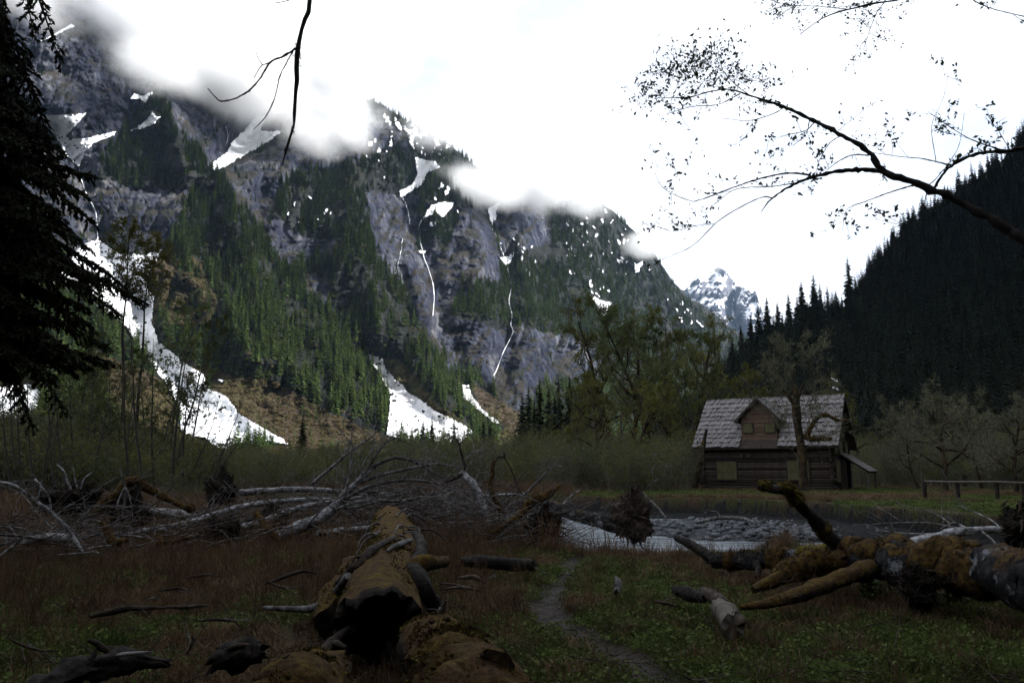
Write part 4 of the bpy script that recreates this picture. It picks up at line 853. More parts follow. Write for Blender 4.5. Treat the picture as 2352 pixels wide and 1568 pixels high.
def trees():
    r = np.random.default_rng(3)
    # maples by the river flat
    MP = broadleaf(31, 20, 0.34, limbs=15, start=0.25, spread=0.34, up=0.8, subs=12, twigs=8, leaves=6.5, leafsize=0.19, bark='bark_mossy', leaf='leaf_green', wander=0.2, fork=False)
    MP2 = broadleaf(32, 18, 0.36, limbs=12, start=0.3, spread=0.30, up=0.9, subs=8, twigs=7, leaves=5, leafsize=0.21, bark='bark_mossy', leaf='leaf_olive', wander=0.2)
    MP3 = broadleaf(33, 14, 0.3, limbs=11, start=0.3, spread=0.34, up=0.6, subs=8, twigs=6, leaves=5, leafsize=0.24, bark='bark_mossy', leaf='leaf_olive', wander=0.22)
    for u, d, vt, ms, hh, lab in ((1500, 92, 668, MP, 20, 'largest maple with thick forked trunk and olive spring leaves'), (1545, 108, 690, MP2, 18, 'slender maple standing close behind the thick forked maple'), (1448, 110, 720, MP2, 18, 'airy maple seen through the thick forked maple'), (1412, 100, 700, MP2, 18, 'narrow maple left of the thick forked maple'), (1590, 104, 705, MP2, 18, 'maple between the thick forked maple and the cabin'), (1372, 76, 840, MP3, 14, 'mossy dark-trunked maple at the thicket edge'), (1655, 112, 770, MP3, 14, 'small maple just behind the cabin roof'),
                                  (1455, 84, 860, MP3, 14, 'short leafy maple under the thick forked maple'), (1560, 90, 880, MP3, 14, 'low leafy maple beside the cabin left wall'), (1310, 110, 890, MP2, 18, 'pale green maple at the end of the conifer clump'), (1735, 96, 820, MP3, 14, 'maple crown rising behind the cabin dormer'), (1985, 92, 860, MP2, 18, 'green maple behind the lean-to porch')):
        tree('maple_tree', ms, stand(u, d), r.uniform(0, 6.28), hpx(u, d, vt), lab)
    # old maple in front of the cabin: broken trunk, mossy elbow limbs
    p = stand(1847, 63); o = empty('old_maple', p); tag(o, 'old mossy maple with broken top standing before the cabin', 'tree'); s = 63 / F
    def px(u, v, dd=0.0): return np.array([(u - 1847) * s, dd, at(u, v, 63)[2] - p[2]])
    def limb(nm, pts, rad, mat, k=9):
        mb = MB(); Q = crom([np.append(px(*q[:2], q[2] if len(q) > 2 else 0), w) for q, w in zip(pts, rad)], 16); mb.tube(Q[:, :3], Q[:, 3], k, rough=0.25, seed=len(pts)); build(mb, nm, mat, o)
    limb('trunk', [(1850, 1128), (1846, 1100), (1845, 1040), (1840, 980), (1838, 940), (1840, 905), (1836, 878)], [0.50, 0.33, 0.30, 0.29, 0.33, 0.22, 0.09], 'bark_mossy', 12)
    limb('branch', [(1842, 915), (1850, 895), (1860, 878)], [0.2, 0.13, 0.06], 'bark_mossy'); limb('branch', [(1834, 925), (1822, 908), (1814, 898), (1808, 890)], [0.18, 0.14, 0.08, 0.04], 'bark_mossy')
    limb('branch', [(1850, 1000), (1868, 1008, -0.2), (1890, 1007, -0.3), (1908, 1006, -0.4)], [0.22, 0.2, 0.17, 0.09], 'moss_orange'); limb('branch', [(1858, 1002), (1868, 975, -0.3), (1880, 958, -0.5), (1897, 953, -0.6), (1920, 965, -0.7), (1945, 962, -0.7)], [0.2, 0.17, 0.15, 0.15, 0.11, 0.05], 'moss_orange')
    CRN = broadleaf(35, 9, 0.12, limbs=24, start=0.05, spread=0.62, up=0.45, subs=8, twigs=6, leaves=3.2, leafsize=0.15, leaf='leaf_grey', twig_r=0.014)
    c = link('crown', CRN[1], o); c.location = (0, 0.1, 2.6); c.scale = (0.95, 0.85, 1.0)
    # bare lacy trees to the right
    BR = [broadleaf(41, 10, 0.2, limbs=13, start=0.28, spread=0.5, up=0.55, subs=9, twigs=7, leaves=2.8, leafsize=0.15, leaf='leaf_grey', bark='bark_mossy', fork=True, wander=0.22, twig_r=0.012), broadleaf(42, 9, 0.17, limbs=12, start=0.3, spread=0.5, up=0.45, subs=9, twigs=7, leaves=3.0, leafsize=0.15, leaf='leaf_grey', bark='bark_mossy', wander=0.25, twig_r=0.012)]
    for u, d, vt, k, lab in ((2168, 66, 870, 0, 'lacy fork-trunked tree growing behind the rail fence'), (2108, 74, 920, 1, 'leaning lacy tree between the porch and the forked tree'), (2255, 78, 890, 1, 'lacy tree to the right of the forked tree'), (2335, 62, 905, 0, 'low lacy tree behind the end of the rail fence'), (2055, 88, 905, 1, 'thin lacy tree just past the porch roof'), (2215, 96, 860, 0, 'taller lacy tree behind the forked tree'), (2400, 80, 880, 1, 'lacy tree half hidden past the rail fence')):
        tree('lacy_tree', BR[k], stand(u, d), r.uniform(0, 6.28), hpx(u, d, vt), lab, group='lacy trees behind the rail fence')
    # slim alders on the left
    SL = [broadleaf(51 + k, 16, 0.13, lean=(0.06 * (k - 1), 0), limbs=12, start=0.35, spread=0.20, up=0.55, subs=6, twigs=5, leaves=5.0, leafsize=0.18, leaf='leaf_green', twig_r=0.010) for k in range(3)]
    DS = [broadleaf(61 + k, 12, 0.10, lean=(0.05, 0), limbs=9, start=0.3, spread=0.13, up=0.35, subs=4, twigs=3, leaves=0.25, leafsize=0.12, leaf='leaf_olive', twig_r=0.009) for k in range(2)]
    GT = broadleaf(71, 24, 0.19, limbs=15, start=0.72, spread=0.17, up=0.6, subs=7, twigs=6, leaves=5, leafsize=0.20, leaf='leaf_gold', bark='bark_dark', wander=0.2, twig_r=0.012)
    tree('alder_tree', GT, stand(268, 76), 0.5, hpx(268, 76, 492), 'tall alder with golden-green crown against the avalanche snow')
    tree('alder_tree', GT, stand(308, 78), 2.9, hpx(308, 78, 535), 'second golden-crowned alder close beside the tallest alder')
    for u, d, vt, k in ((335, 72, 840, 0), (212, 66, 760, 1), (165, 62, 780, 2), (240, 70, 800, 0), (392, 74, 690, 1), (120, 60, 790, 0), (60, 64, 800, 2), (285, 64, 800, 1), (20, 66, 780, 1), (430, 80, 800, 2), (350, 60, 850, 0), (190, 58, 820, 2), (-30, 60, 760, 0), (230, 62, 790, 2), (180, 70, 760, 0), (140, 56, 850, 1), (400, 62, 720, 0), (90, 56, 830, 2), (215, 60, 820, 0)):
        tree('alder_tree', SL[k], stand(u, d), r.uniform(0, 6.28), hpx(u, d, vt), 'slim leafy alder in the left thicket', group='slim leafy alders in the left thicket')
    for q, (u, vt) in enumerate(((1180, 985), (1260, 950), (1330, 860), (1345, 900), (1390, 780), (1430, 800), (1470, 740), (1525, 760), (1570, 760), (1610, 800), (1640, 760), (1670, 830), (1050, 1020), (920, 1010), (760, 1025))):
        d = 84 + (q * 37) % 40; tree('alder_tree', SL[q % 3], stand(u, d), r.uniform(0, 6.28), hpx(u, d, vt), 'soft green alder rising above the valley thicket toward the maples', group='soft green alders above the valley thicket')
    for u, d, vt, lean in ((300, 52, 760, 0.03), (328, 50, 740, -0.02), (362, 54, 800, 0.05), (410, 56, 780, 0.16), (432, 60, 860, 0.1), (30, 46, 850, 0), (62, 44, 870, 0), (84, 48, 860, 0.02), (105, 45, 880, 0), (130, 50, 870, 0.02), (152, 47, 860, -0.02), (8, 45, 870, 0), (46, 52, 860, 0), (497, 62, 930, 0.35), (520, 60, 905, 0.40), (535, 63, 915, 0.42), (455, 62, 890, 0.22), (180, 55, 840, 0), (225, 54, 830, 0.02)):
        o = tree('dead_alder', DS[0 if u % 2 else 1], stand(u - lean * 120, d), r.uniform(0, 6.28), hpx(u, d, vt), 'thin bare alder trunk leaning in front of the avalanche snow' if lean > 0.09 else 'thin bare alder trunk standing in the left thicket', group='leaning bare alders' if lean > 0.09 else 'bare alder trunks in the left thicket')
        o.rotation_euler = (0.0, lean, 0)
    # conifers on the valley floor
    VC = []
    for k in range(3):
        c, t = conifer(160 + k, 30, 46, 12, (0.12, 0.14, 0.16)[k], droop=0.35, ragged=0.6); VC.append((t.mesh('trunk', 'bark_dark'), c.mesh('crown', 'needles_dark', False)))
    for u, d, vt in ((1952, 330, 588), (1873, 300, 628), (1845, 310, 642), (1888, 320, 650), (1905, 290, 655), (1815, 300, 672), (1790, 280, 690), (1765, 270, 680), (1728, 250, 720), (1745, 300, 700), (1835, 260, 680), (1860, 250, 690), (1925, 280, 665), (1705, 260, 745), (1980, 300, 640), (1780, 240, 720), (1685, 230, 770), (1655, 240, 800), (1900, 230, 700), (2010, 260, 660), (1950, 240, 690), (1820, 220, 740), (1740, 220, 770)):
        tall = vt == 588; k = 0 if tall else int(r.integers(0, 3))
        ph = float(math.atan2(*rays(u, vt + 95)[:2])); t = min(float(t_of(u, vt + (120 if tall else 95))), float(np.interp(ph, _ph, _ts)) * 0.985); D = float(DR(np.array([ph]), np.array([t]))[0]); b = np.array([D * math.sin(ph), D * math.cos(ph), EYE - 2.6 + t * D])
        tree('conifer_tree', VC[k], b, r.uniform(0, 6.28), float(at(u, vt, D)[2] - b[2]), 'tallest lone conifer spire against the pale sky' if tall else 'dark conifer in the jagged row left of the shaded hillside', group=None if tall else 'conifers in the jagged row by the shaded hillside')
    for u, d, vt in ((1215, 260, 880), (1240, 270, 865), (1262, 250, 890), (1285, 280, 870), (1310, 260, 860), (1335, 270, 880), (1350, 250, 850), (1228, 230, 910), (1275, 230, 905), (1325, 230, 900), (1042, 190, 955), (990, 230, 955), (970, 240, 960), (1110, 250, 960), (1125, 260, 965), (690, 170, 945), (1200, 250, 900), (1385, 240, 880)):
        tree('conifer_tree', VC[int(r.integers(0, 3))], stand(u, d), r.uniform(0, 6.28), hpx(u, d, vt), 'lone young conifer before the dirty avalanche fan' if u == 1042 else 'lone narrow conifer below the brushy slope' if u == 690 else 'small dark conifer at the foot of the mountain wall', group=None if u in (1042, 690) else 'small conifers at the mountain foot')
    # thicket
    SH = []
    for k in range(4):
        q = np.random.default_rng(300 + k); mb = MB(); 
        for s_ in range(9):
            a = q.uniform(0, 6.28); P, R = grow(q, (q.uniform(-0.6, 0.6), q.uniform(-0.6, 0.6), -0.1), (math.cos(a) * 0.35, math.sin(a) * 0.35, 1), q.uniform(3, 5), 0.03, 5, 0.14, (0, 0, 0.1), 0.3); mb.tube(P, R, 4, cap=False)
            for t_ in range(9):
                i = q.uniform(1.2, 5); a_ = int(min(i, 4)); b = P[a_] + (P[a_ + 1] - P[a_]) * (i - a_); Q, S = grow(q, b, unit(q.normal(0, 0.7, 3) + [0, 0, 0.7]), q.uniform(0.6, 1.3), 0.010, 3, 0.2, (0, 0, 0.1), 0.5); mb.tube(Q, S, 3, cap=False)
                C = Q[q.integers(0, 4, 7)] + q.normal(0, 0.16, (7, 3)); mb.cards(C, q.uniform(0.09, 0.19, 7), 0.7, 300 + t_, m=1)
        SH.append(proto('shrub_form', mb, ['twig', ('leaf_green', 'leaf_olive', 'leaf_grey', 'leaf_green')[k]]))
    u = np.concatenate([r.uniform(-120, 1680, 1500), r.uniform(1950, 2480, 260), r.uniform(-150, 520, 500)]); d = np.concatenate([r.uniform(58, 150, 1500), r.uniform(82, 150, 260), r.uniform(52, 90, 500)]); n = len(u)
    k = ~((u > 1580) & (u < 1980) & (d < 88)); u, d = u[k], d[k]; n = len(u); P = at(u, np.full(n, 1100.0), d); P[:, 2] = ground(P[:, 0], P[:, 1]) - 0.05
    s = r.uniform(0.5, 1.15, n) * np.interp(u, [0, 250, 420, 520, 700, 900, 1200, 1500, 1700, 2000, 2400], [1.15, 1.1, 0.85, 0.66, 0.66, 0.8, 0.9, 1.0, 0.9, 0.8, 0.9]) * np.interp(d, [52, 70, 150], [0.75, 1.1, 2.0])
    gn_scatter('alder_thicket', P, np.stack([0 * s, 0 * s, r.uniform(0, 6.28, n)], -1), np.stack([s, s, s], -1), r.integers(0, 4, n), SH, 'grey-green alder and willow thicket filling the valley floor', 'thicket')
trees()

def snag():
    p = at(1606, 1120, 67.5); org = np.array([p[0], p[1], gz(p[0], p[1])]); o = empty('dead_snag', org); tag(o, 'dark leaning dead trunk beside the cabin left corner', 'snag')
    Q = np.array([at(u, v, 67.5) - org for u, v in ((1594, 1124), (1602, 1090), (1611, 1045), (1619, 1005), (1623, 985))]); Q[0, 2] = -0.1; mb = MB(); mb.tube(crom(Q, 14), np.linspace(0.30, 0.12, 14), 10, rough=0.2, ridge=0.25, seed=4); build(mb, 'trunk', 'bark_mossy', o)
    Q = np.array([at(u, v, 67.4) - org for u, v in ((1618, 1012), (1612, 1022), (1598, 1028))]); mb = MB(); mb.tube(crom(Q, 8), np.linspace(0.12, 0.04, 8), 7, rough=0.2); build(mb, 'branch', 'moss_orange', o)
snag()
# ------------------------------------------------------------------ fallen trees, log jam
def P4(c, n=None):
    """rows (u, v, d, r) -> resampled xyz and radius"""
    X = np.array([list(at(u, v, d)) + [r] for u, v, d, r in c]); n = n or max(6, 5 * len(c))
    Q = crom(X, n); Q[:, 3] = np.maximum(Q[:, 3], min(x[3] for x in c) * 0.8); return Q
def near_ground(c, sink=0.3):
    """shift a chain so that its lowest point rests on the ground"""
    return c
def log_part(nm, c, mat, parent, o, k=8, rough=0.12, seed=0, n=None, wob=0.0, cap=True):
    Q = P4(c, n); r = np.random.default_rng(seed + 5)
    Q[:, :3] += (0.30 * Q[:, 3:4]) * np.stack([fbm(p2(np.arange(len(Q)) / 3.5, seed * 3.1, q), 2, seed + q) for q in range(3)], -1)
    if wob: 
        w = r.normal(0, wob, (len(Q), 3)); w[0] = 0; Q[:, :3] += w
    mb = MB(); big = Q[:, 3].max() > 0.05; mb.tube(Q[:, :3] - o, Q[:, 3], max(k, 14) if big else k, rough=rough, seed=seed, cap=cap, ridge=(0.55 if rough > 0.3 else 0.24) if big else 0.12, jag=0.35 if rough <= 0.3 else 1.0); return build(mb, nm, mat, parent), Q
def side_twigs(Q, r, cnt, lmax, rad, f0=0.2, up=0.35, droop=0.0):
    """thin side twigs along a limb: list of (pts, radii)"""
    out = []
    for k in range(cnt):
        i = r.uniform(f0, 1) * (len(Q) - 1); a = int(min(i, len(Q) - 2)); b = Q[a, :3] + (Q[a + 1, :3] - Q[a, :3]) * (i - a); ax = unit(Q[a + 1, :3] - Q[a, :3])
        d = unit(ax * 0.8 + r.normal(0, 0.55, 3) + [0, 0, up]); out.append(grow(r, b, d, lmax * r.uniform(0.35, 1), rad * r.uniform(0.6, 1.1), 5, 0.16, (0, 0, -droop), 0.35))
    return out
def fallen(name, label, cat, trunk, mat, branches=(), bmat=None, twigs=0, tl=0.8, tr=0.008, moss=(), group=None, seed=0, k=9, rough=0.14, tmat='dead_stick', up=0.35, droop=0.05, n=None, fz=0):
    """a fallen log: trunk > branch > twig, with moss cushions"""
    r = np.random.default_rng(900 + seed); Q0 = P4(trunk); low = Q0[np.argmin(Q0[:, 2])]
    org = np.array([Q0[0, 0], Q0[0, 1], min(gz(Q0[0, 0], Q0[0, 1]), Q0[:, 2].min())]); o = empty(name, org); tag(o, label, cat, group)
    t, Q = log_part('trunk', trunk, mat, o, org, k, rough, seed, n)
    chains = [(t, Q)]
    for b in branches:
        m = bmat or mat
        if isinstance(b, tuple): b, m = b
        bo, BQ = log_part('branch', b, m, o, org, 7, 0.15, seed + len(chains)); chains.append((bo, BQ))
    if twigs:
        L = np.array([np.linalg.norm(np.diff(c[1][:, :3], axis=0), axis=1).sum() for c in chains]); 
        for (co, cq), w in zip(chains, L / L.sum()):
            for P, R in side_twigs(cq, r, int(round(twigs * w)), tl, tr, up=up, droop=droop):
                mb = MB(); mb.tube(P - org, R, 4, cap=False)
                for P2, R2 in side_twigs(np.c_[P, R], r, 2, tl * 0.4, tr * 0.6, up=0.1): mb.tube(P2 - org, R2, 3, cap=False)
                build(mb, 'twig', tmat, co)
    for f, ln, rr, m in moss: moss_pad(o, org, Q, f, ln, rr, m, seed)
    if fz: fuzz(o, org, Q, fz, seed)
    return o, org, chains
def fuzz(o, org, Q, cnt, seed, lo=0.0, hi=1.0):
    """short moss tufts over the upper half of a log"""
    r = np.random.default_rng(seed + 77); T = np.gradient(Q[:, :3], axis=0); T /= np.linalg.norm(T, axis=1)[:, None]; A = np.cross(T, [0, 0, 1.0]); A /= np.linalg.norm(A, axis=1)[:, None]; B = np.cross(A, T)
    for m, sd in (('moss_green', 0), ('moss_orange', 40)):
        f = r.uniform(lo, hi, cnt) * (len(Q) - 1.001); a = f.astype(int); th = r.normal(np.pi / 2, 0.75, cnt); k = fbm(p2(f / len(Q) * 9 + sd, th * 1.6, seed), 3, 5 + sd) > 0.0; f, a, th = f[k], a[k], th[k]; w = (f - a)[:, None]
        c = Q[a] * (1 - w) + Q[a + 1] * w; d = A[a] * np.cos(th)[:, None] + B[a] * np.sin(th)[:, None]; mb = MB(); mb.cards(c[:, :3] + d * c[:, 3:4] * 1.03 - org, r.uniform(0.012, 0.045, len(a)), 0.4, seed, dirs=d + [0, 0, -0.3]); tag(build(mb, 'moss', m, o, False), kind='stuff')
def moss_pad(o, org, Q, f, ln, rr, m, seed, name='moss'):
    """shaggy cushion wrapped over part of a limb"""
    i0, i1 = (f - ln / 2) * (len(Q) - 1), (f + ln / 2) * (len(Q) - 1); s = np.linspace(max(i0, 0), min(i1, len(Q) - 1), 12); a = np.minimum(s.astype(int), len(Q) - 2)
    P = Q[a] + (Q[a + 1] - Q[a]) * (s - a)[:, None]; env = np.sqrt(np.clip(1 - np.linspace(-1, 1, 12) ** 2, 0.02, 1)); R = P[:, 3] * (0.86 + 0.12 * env) + rr * 0.6 * env
    c = P[:, :3].copy(); c[:, 2] += rr * 0.35 * env; mb = MB(); mb.tube(c - org, R, 18, rough=0.25, seed=seed + int(f * 50), fine=4, ridge=0.35)
    r = np.random.default_rng(int(f * 1000) + seed); V = mb.V[0]; kk = r.integers(0, len(V), 900); V_ = V[kk] + r.normal(0, 0.012, (900, 3)); mb.cards(V_, r.uniform(0.015, 0.05, 900), 0.35, seed, up=-0.5)
    build(mb, name, m, o)
def rootwad(name, label, u, v, d, wpx, hpx_, seed, roots=26, mat='root_soil', ground_it=True, depth=0.45, face=(0, -1, 0), group=None, rl=0.5):
    """upturned plate of roots and soil: soil core plus radiating roots"""
    r = np.random.default_rng(seed); s = d / F; c = at(u, v, d); w, h = wpx * s, hpx_ * s; org = np.array([c[0], c[1], gz(c[0], c[1])])
    o = empty(name, org); tag(o, label, 'root wad', group); c = c - org
    th = np.linspace(0, np.pi, 17); ph = np.linspace(0, 2 * np.pi, 29)[:-1]; V = np.array([[math.sin(a) * math.cos(b), math.sin(a) * math.sin(b), math.cos(a)] for a in th for b in ph])
    n = fbm(V * 2.2 + seed, 5, seed, 0.6) ; V2 = V * (0.74 + 1.15 * n)[:, None] * np.array([w, max(w * depth, 0.2), h]); V2 = V2 + c; V2[:, 2] = np.maximum(V2[:, 2], -0.25)
    i = np.arange(16)[:, None] * 28; j = np.arange(28)[None]; j2 = (j + 1) % 28; mb = MB(); mb.add(V2, np.stack([i + j, i + 28 + j, i + 28 + j2, i + j2], -1).reshape(-1, 4))
    k = r.integers(0, len(V2), 1500); mb.cards(V2[k] + r.normal(0, 0.035, (1500, 3)), r.uniform(0.04, 0.16, 1500), 0.22, seed, up=-0.7); build(mb, 'soil', mat, o)
    for q in range(int(roots * 1.6)):
        a = r.uniform(0, 6.28); fr = r.uniform(0.2, 0.8); b = np.array([math.cos(a) * w * fr, r.uniform(-0.7, 0.3) * w * depth, math.sin(a) * h * fr]) + c
        P, R = grow(r, b, (math.cos(a), r.uniform(-0.7, 0.3), math.sin(a) - 0.15), rl * w * r.uniform(0.5, 1.7), r.uniform(0.008, 0.035) * (w / 0.5) ** 0.5, 5, 0.3, (0, 0, -0.2), 0.25); P[:, 2] = np.maximum(P[:, 2], 0.0)
        mb = MB(); mb.tube(P, R, 5, cap=False)
        for P2, R2 in side_twigs(np.c_[P, R], r, 3, rl * w * 0.5, 0.007, up=-0.3): mb.tube(P2, R2, 3, cap=False)
        build(mb, 'root', mat if q % 3 else 'dead_brown', o)
    return o, org

def big_logs():
    r = np.random.default_rng(1)
    # the great mossy log
    T = [(868, 1432, 7.3, 0.375), (886, 1336, 9.0, 0.375), (904, 1266, 12.0, 0.39), (900, 1221, 15.0, 0.39), (893, 1195, 18.6, 0.34)]
    Q = P4(T, 130); NR = 130; org = np.array([Q[0, 0], Q[0, 1], gz(Q[0, 0], Q[0, 1])]); o = empty('mossy_log', org); tag(o, 'huge moss-covered log with rotten broken end beside the path', 'log')
    k = 40; th = np.arange(k) * 2 * np.pi / k; TT = np.gradient(Q[:, :3], axis=0); TT /= np.linalg.norm(TT, axis=1)[:, None]; A = np.cross(TT, [0, 0, 1.0]); A /= np.linalg.norm(A, axis=1)[:, None]; B = np.cross(A, TT)
    dirs = A[:, None] * np.cos(th)[None, :, None] + B[:, None] * np.sin(th)[None, :, None]; base = Q[:, None, :3] + dirs * Q[:, None, 3:4]
    ang = p2(np.cos(th)[None] * 2.2, np.sin(th)[None] * 2.2, np.linspace(0, 22, NR)[:, None]); rn = 1 + 0.10 * fbm(ang * 0.7, 4, 3) + 0.09 * fbm(ang * p2(2.8, 2.8, 1.2), 4, 8, 0.6)
    V = Q[:, None, :3] + dirs * (Q[:, None, 3:4] * rn[..., None]); 
    jag = 0.45 * fbm(p2(np.cos(th) * 2.1, np.sin(th) * 2.1, 5), 3, 4) + 0.12 * fbm(p2(np.cos(th) * 7, np.sin(th) * 7, 1), 2, 6) - 0.25 * np.maximum(np.sin(th), 0); fall = np.clip(1 - np.arange(NR) / 12.0, 0, 1)
    V = V - TT[0] * (-jag[None] * fall[:, None])[..., None]
    i = np.arange(NR - 1)[:, None] * k; j = np.arange(k)[None]; j2 = (j + 1) % k; Fq = np.stack([i + j, i + j2, i + k + j2, i + k + j], -1).reshape(-1, 4)
    mb = MB(); mb.add(V.reshape(-1, 3) - org, Fq); e = V[-1] - org; mb.add(np.vstack([e, e.mean(0) + TT[-1] * 0.1]), T=[[k, a, (a + 1) % k] for a in range(k)]); build(mb, 'trunk', 'log_mossy', o)
    # rotten end face sunk into the log
    mb = MB(); rings = [V[0] - org]; ctr = Q[0, :3] - org
    for q, (f, dp) in enumerate(((0.93, 0.02), (0.80, 0.14), (0.62, 0.20), (0.42, 0.42), (0.15, 0.55))):
        rings.append(ctr + (V[min(q * 2, 10)] - Q[min(q * 2, 10), :3]) * f * (1 + 0.10 * r.normal(size=(k, 1))) + TT[0] * (dp + 0.10 * r.normal(size=(k, 1)) + jag[:, None] * f * 0.9) + (V[0] - Q[0, :3]) * 0 )
    R_ = np.array(rings); nI = len(rings); i = np.arange(nI - 1)[:, None] * k; mb.add(R_.reshape(-1, 3), np.stack([i + j, i + k + j, i + k + j2, i + j2], -1).reshape(-1, 4)); mb.add(np.vstack([R_[-1], R_[-1].mean(0)]), T=[[k, (a + 1) % k, a] for a in range(k)]); build(mb, 'rotten_end', 'rot_wood', o)
    def br(nm, c, mat='dead_brown', kk=7, seed=0): return log_part(nm, c, mat, o, org, kk, 0.18, seed)
    br('branch', [(940, 1318, 8.3, 0.11), (958, 1302, 8.3, 0.10), (980, 1292, 8.4, 0.08), (1023, 1290, 8.7, 0.055)], 'log_mossy', 10, 3); br('branch', [(948, 1308, 8.3, 0.10), (966, 1340, 8.0, 0.10), (987, 1370, 8.0, 0.085), (1010, 1412, 8.3, 0.06), (1018, 1440, 8.6, 0.04)], 'bark_dark', 9, 4)
    br('branch', [(905, 1234, 9.8, 0.03), (862, 1258, 8.7, 0.042), (836, 1281, 8.4, 0.045), (808, 1310, 8.3, 0.042), (766, 1343, 9.0, 0.02)], 'dead_brown', 8, 5); br('branch', [(836, 1281, 8.4, 0.025), (822, 1278, 8.3, 0.015), (812, 1280, 8.2, 0.007)], 'dead_brown', 6, 6)
    br('branch', [(800, 1322, 8.2, 0.04), (780, 1347, 8.4, 0.04), (762, 1366, 8.8, 0.04), (735, 1388, 9.3, 0.042), (700, 1399, 9.8, 0.04), (606, 1395, 10.0, 0.022)], 'dead_stick', 8, 7); br('branch', [(944, 1240, 9.6, 0.03), (915, 1250, 9.0, 0.034), (888, 1266, 8.6, 0.02)], 'dead_stick', 7, 8)
    br('branch', [(952, 1222, 10.4, 0.04), (966, 1248, 9.7, 0.065), (962, 1278, 9.0, 0.07), (948, 1294, 8.7, 0.04)], 'bark_dark', 8, 9); br('branch', [(962, 1212, 10.4, 0.014), (968, 1245, 9.8, 0.014), (974, 1280, 9.2, 0.009)], 'dead_brown', 6, 10)
    for q in range(26):
        f = r.uniform(0.08, 0.95); a = int(f * (NR - 1)); sd = r.choice([-1, 1]); b = Q[a, :3] + A[a] * sd * Q[a, 3] * r.uniform(0.0, 0.6) + B[a] * Q[a, 3] * 1.0; P, R = grow(r, b, A[a] * sd * r.uniform(0.2, 1) + B[a] * 0.4 - TT[a] * r.uniform(-1, 1), r.uniform(0.2, 0.7), r.uniform(0.008, 0.02), 5, 0.25, (0, 0, -0.5), 0.5); mb = MB(); mb.tube(P - org, R, 5); build(mb, 'bark_strip', 'dead_stick' if q % 2 else 'dead_brown', o)
    for f, ln, rr, m in ((0.62, 0.10, 0.03, 'moss_green'), (0.75, 0.12, 0.03, 'moss_green'), (0.86, 0.10, 0.02, 'moss_orange')): pass
    for side, m, cnt in ((-1, 'moss_green', 4200), (1, 'moss_orange', 2600)):   # shaggy moss fringe on the flanks
        mb = MB(); f = r.uniform(0.03, 0.95, cnt) * (NR - 1); a = f.astype(int); tt = np.pi / 2 - side * r.uniform(-0.2, 1.3, cnt); keep = fbm(p2(f / 11, tt * 1.5), 3, 5) > 0.0; a, tt = a[keep], tt[keep]
        dd = A[a] * np.cos(tt)[:, None] + B[a] * np.sin(tt)[:, None]; C = Q[a, :3] + dd * (Q[a, 3:4] * 1.02); mb.cards(C - org, r.uniform(0.015, 0.05, len(a)), 0.4, 5, dirs=dd + np.array([0, 0, -0.5])); tag(build(mb, 'moss', m, o, False), kind='stuff')
    # neighbouring log on its left
    c = [(770, 1432, 8.3, 0.22), (792, 1372, 9.4, 0.22), (826, 1312, 11.5, 0.19), (845, 1270, 14, 0.14)]
    fallen('rotting_log', 'dark rotting log lying along the left flank of the huge log', 'log', c, 'log_mossy', seed=31, k=22, rough=0.2, n=40, fz=2500, moss=[(0.5, 0.2, 0.02, 'moss_orange')])
    c = [(965, 1462, 6.7, 0.16), (1000, 1500, 6.3, 0.25), (1050, 1565, 5.8, 0.33), (1110, 1680, 5.0, 0.36)]
    o2, og, ch = fallen('mossy_log', 'mossy broken log lying before the rotten end of the huge log', 'log', c, 'log_mossy', seed=32, k=34, rough=0.25, n=60, fz=5000, branches=[([(1005, 1440, 6.6, 0.10), (1040, 1462, 6.4, 0.09), (1080, 1490, 6.2, 0.07), (1120, 1502, 6.0, 0.04)], 'dead_brown'), ([(985, 1432, 6.8, 0.06), (1000, 1420, 6.9, 0.03), (1012, 1395, 7.0, 0.012)], 'dead_stick')], twigs=8, tl=0.4, tr=0.006)
    c = [(600, 1740, 4.6, 0.28), (690, 1595, 5.6, 0.25), (745, 1548, 6.1, 0.17)]
    fallen('mossy_log', 'moss-topped log with peeling bark below the dark broken branch', 'log', c, 'log_mossy', seed=33, k=30, rough=0.22, n=44, fz=3000, branches=[([(672, 1530, 5.9, 0.03), (690, 1520, 5.9, 0.035), (716, 1528, 5.9, 0.02)], 'dead_stick')])
    fallen('broken_branch', 'dark broken branch propped against the rotten log end', 'branch', [(640, 1572, 5.9, 0.035), (708, 1518, 6.4, 0.04), (757, 1480, 6.9, 0.045), (798, 1446, 7.4, 0.04)], 'dead_brown', [[(757, 1480, 6.9, 0.03), (775, 1478, 6.8, 0.025), (796, 1486, 6.7, 0.015)]], seed=34)
    # right: fallen mossy tree
    T = [(2560, 1372, 9.6, 0.34), (2420, 1345, 10.2, 0.32), (2352, 1332, 10.6, 0.30), (2263, 1314, 11.0, 0.27), (2157, 1300, 11.5, 0.25), (2050, 1292, 12.0, 0.26), (1944, 1284, 12.5, 0.24), (1838, 1288, 13.0, 0.17), (1731, 1287, 13.6, 0.15), (1640, 1284, 14.1, 0.12)]
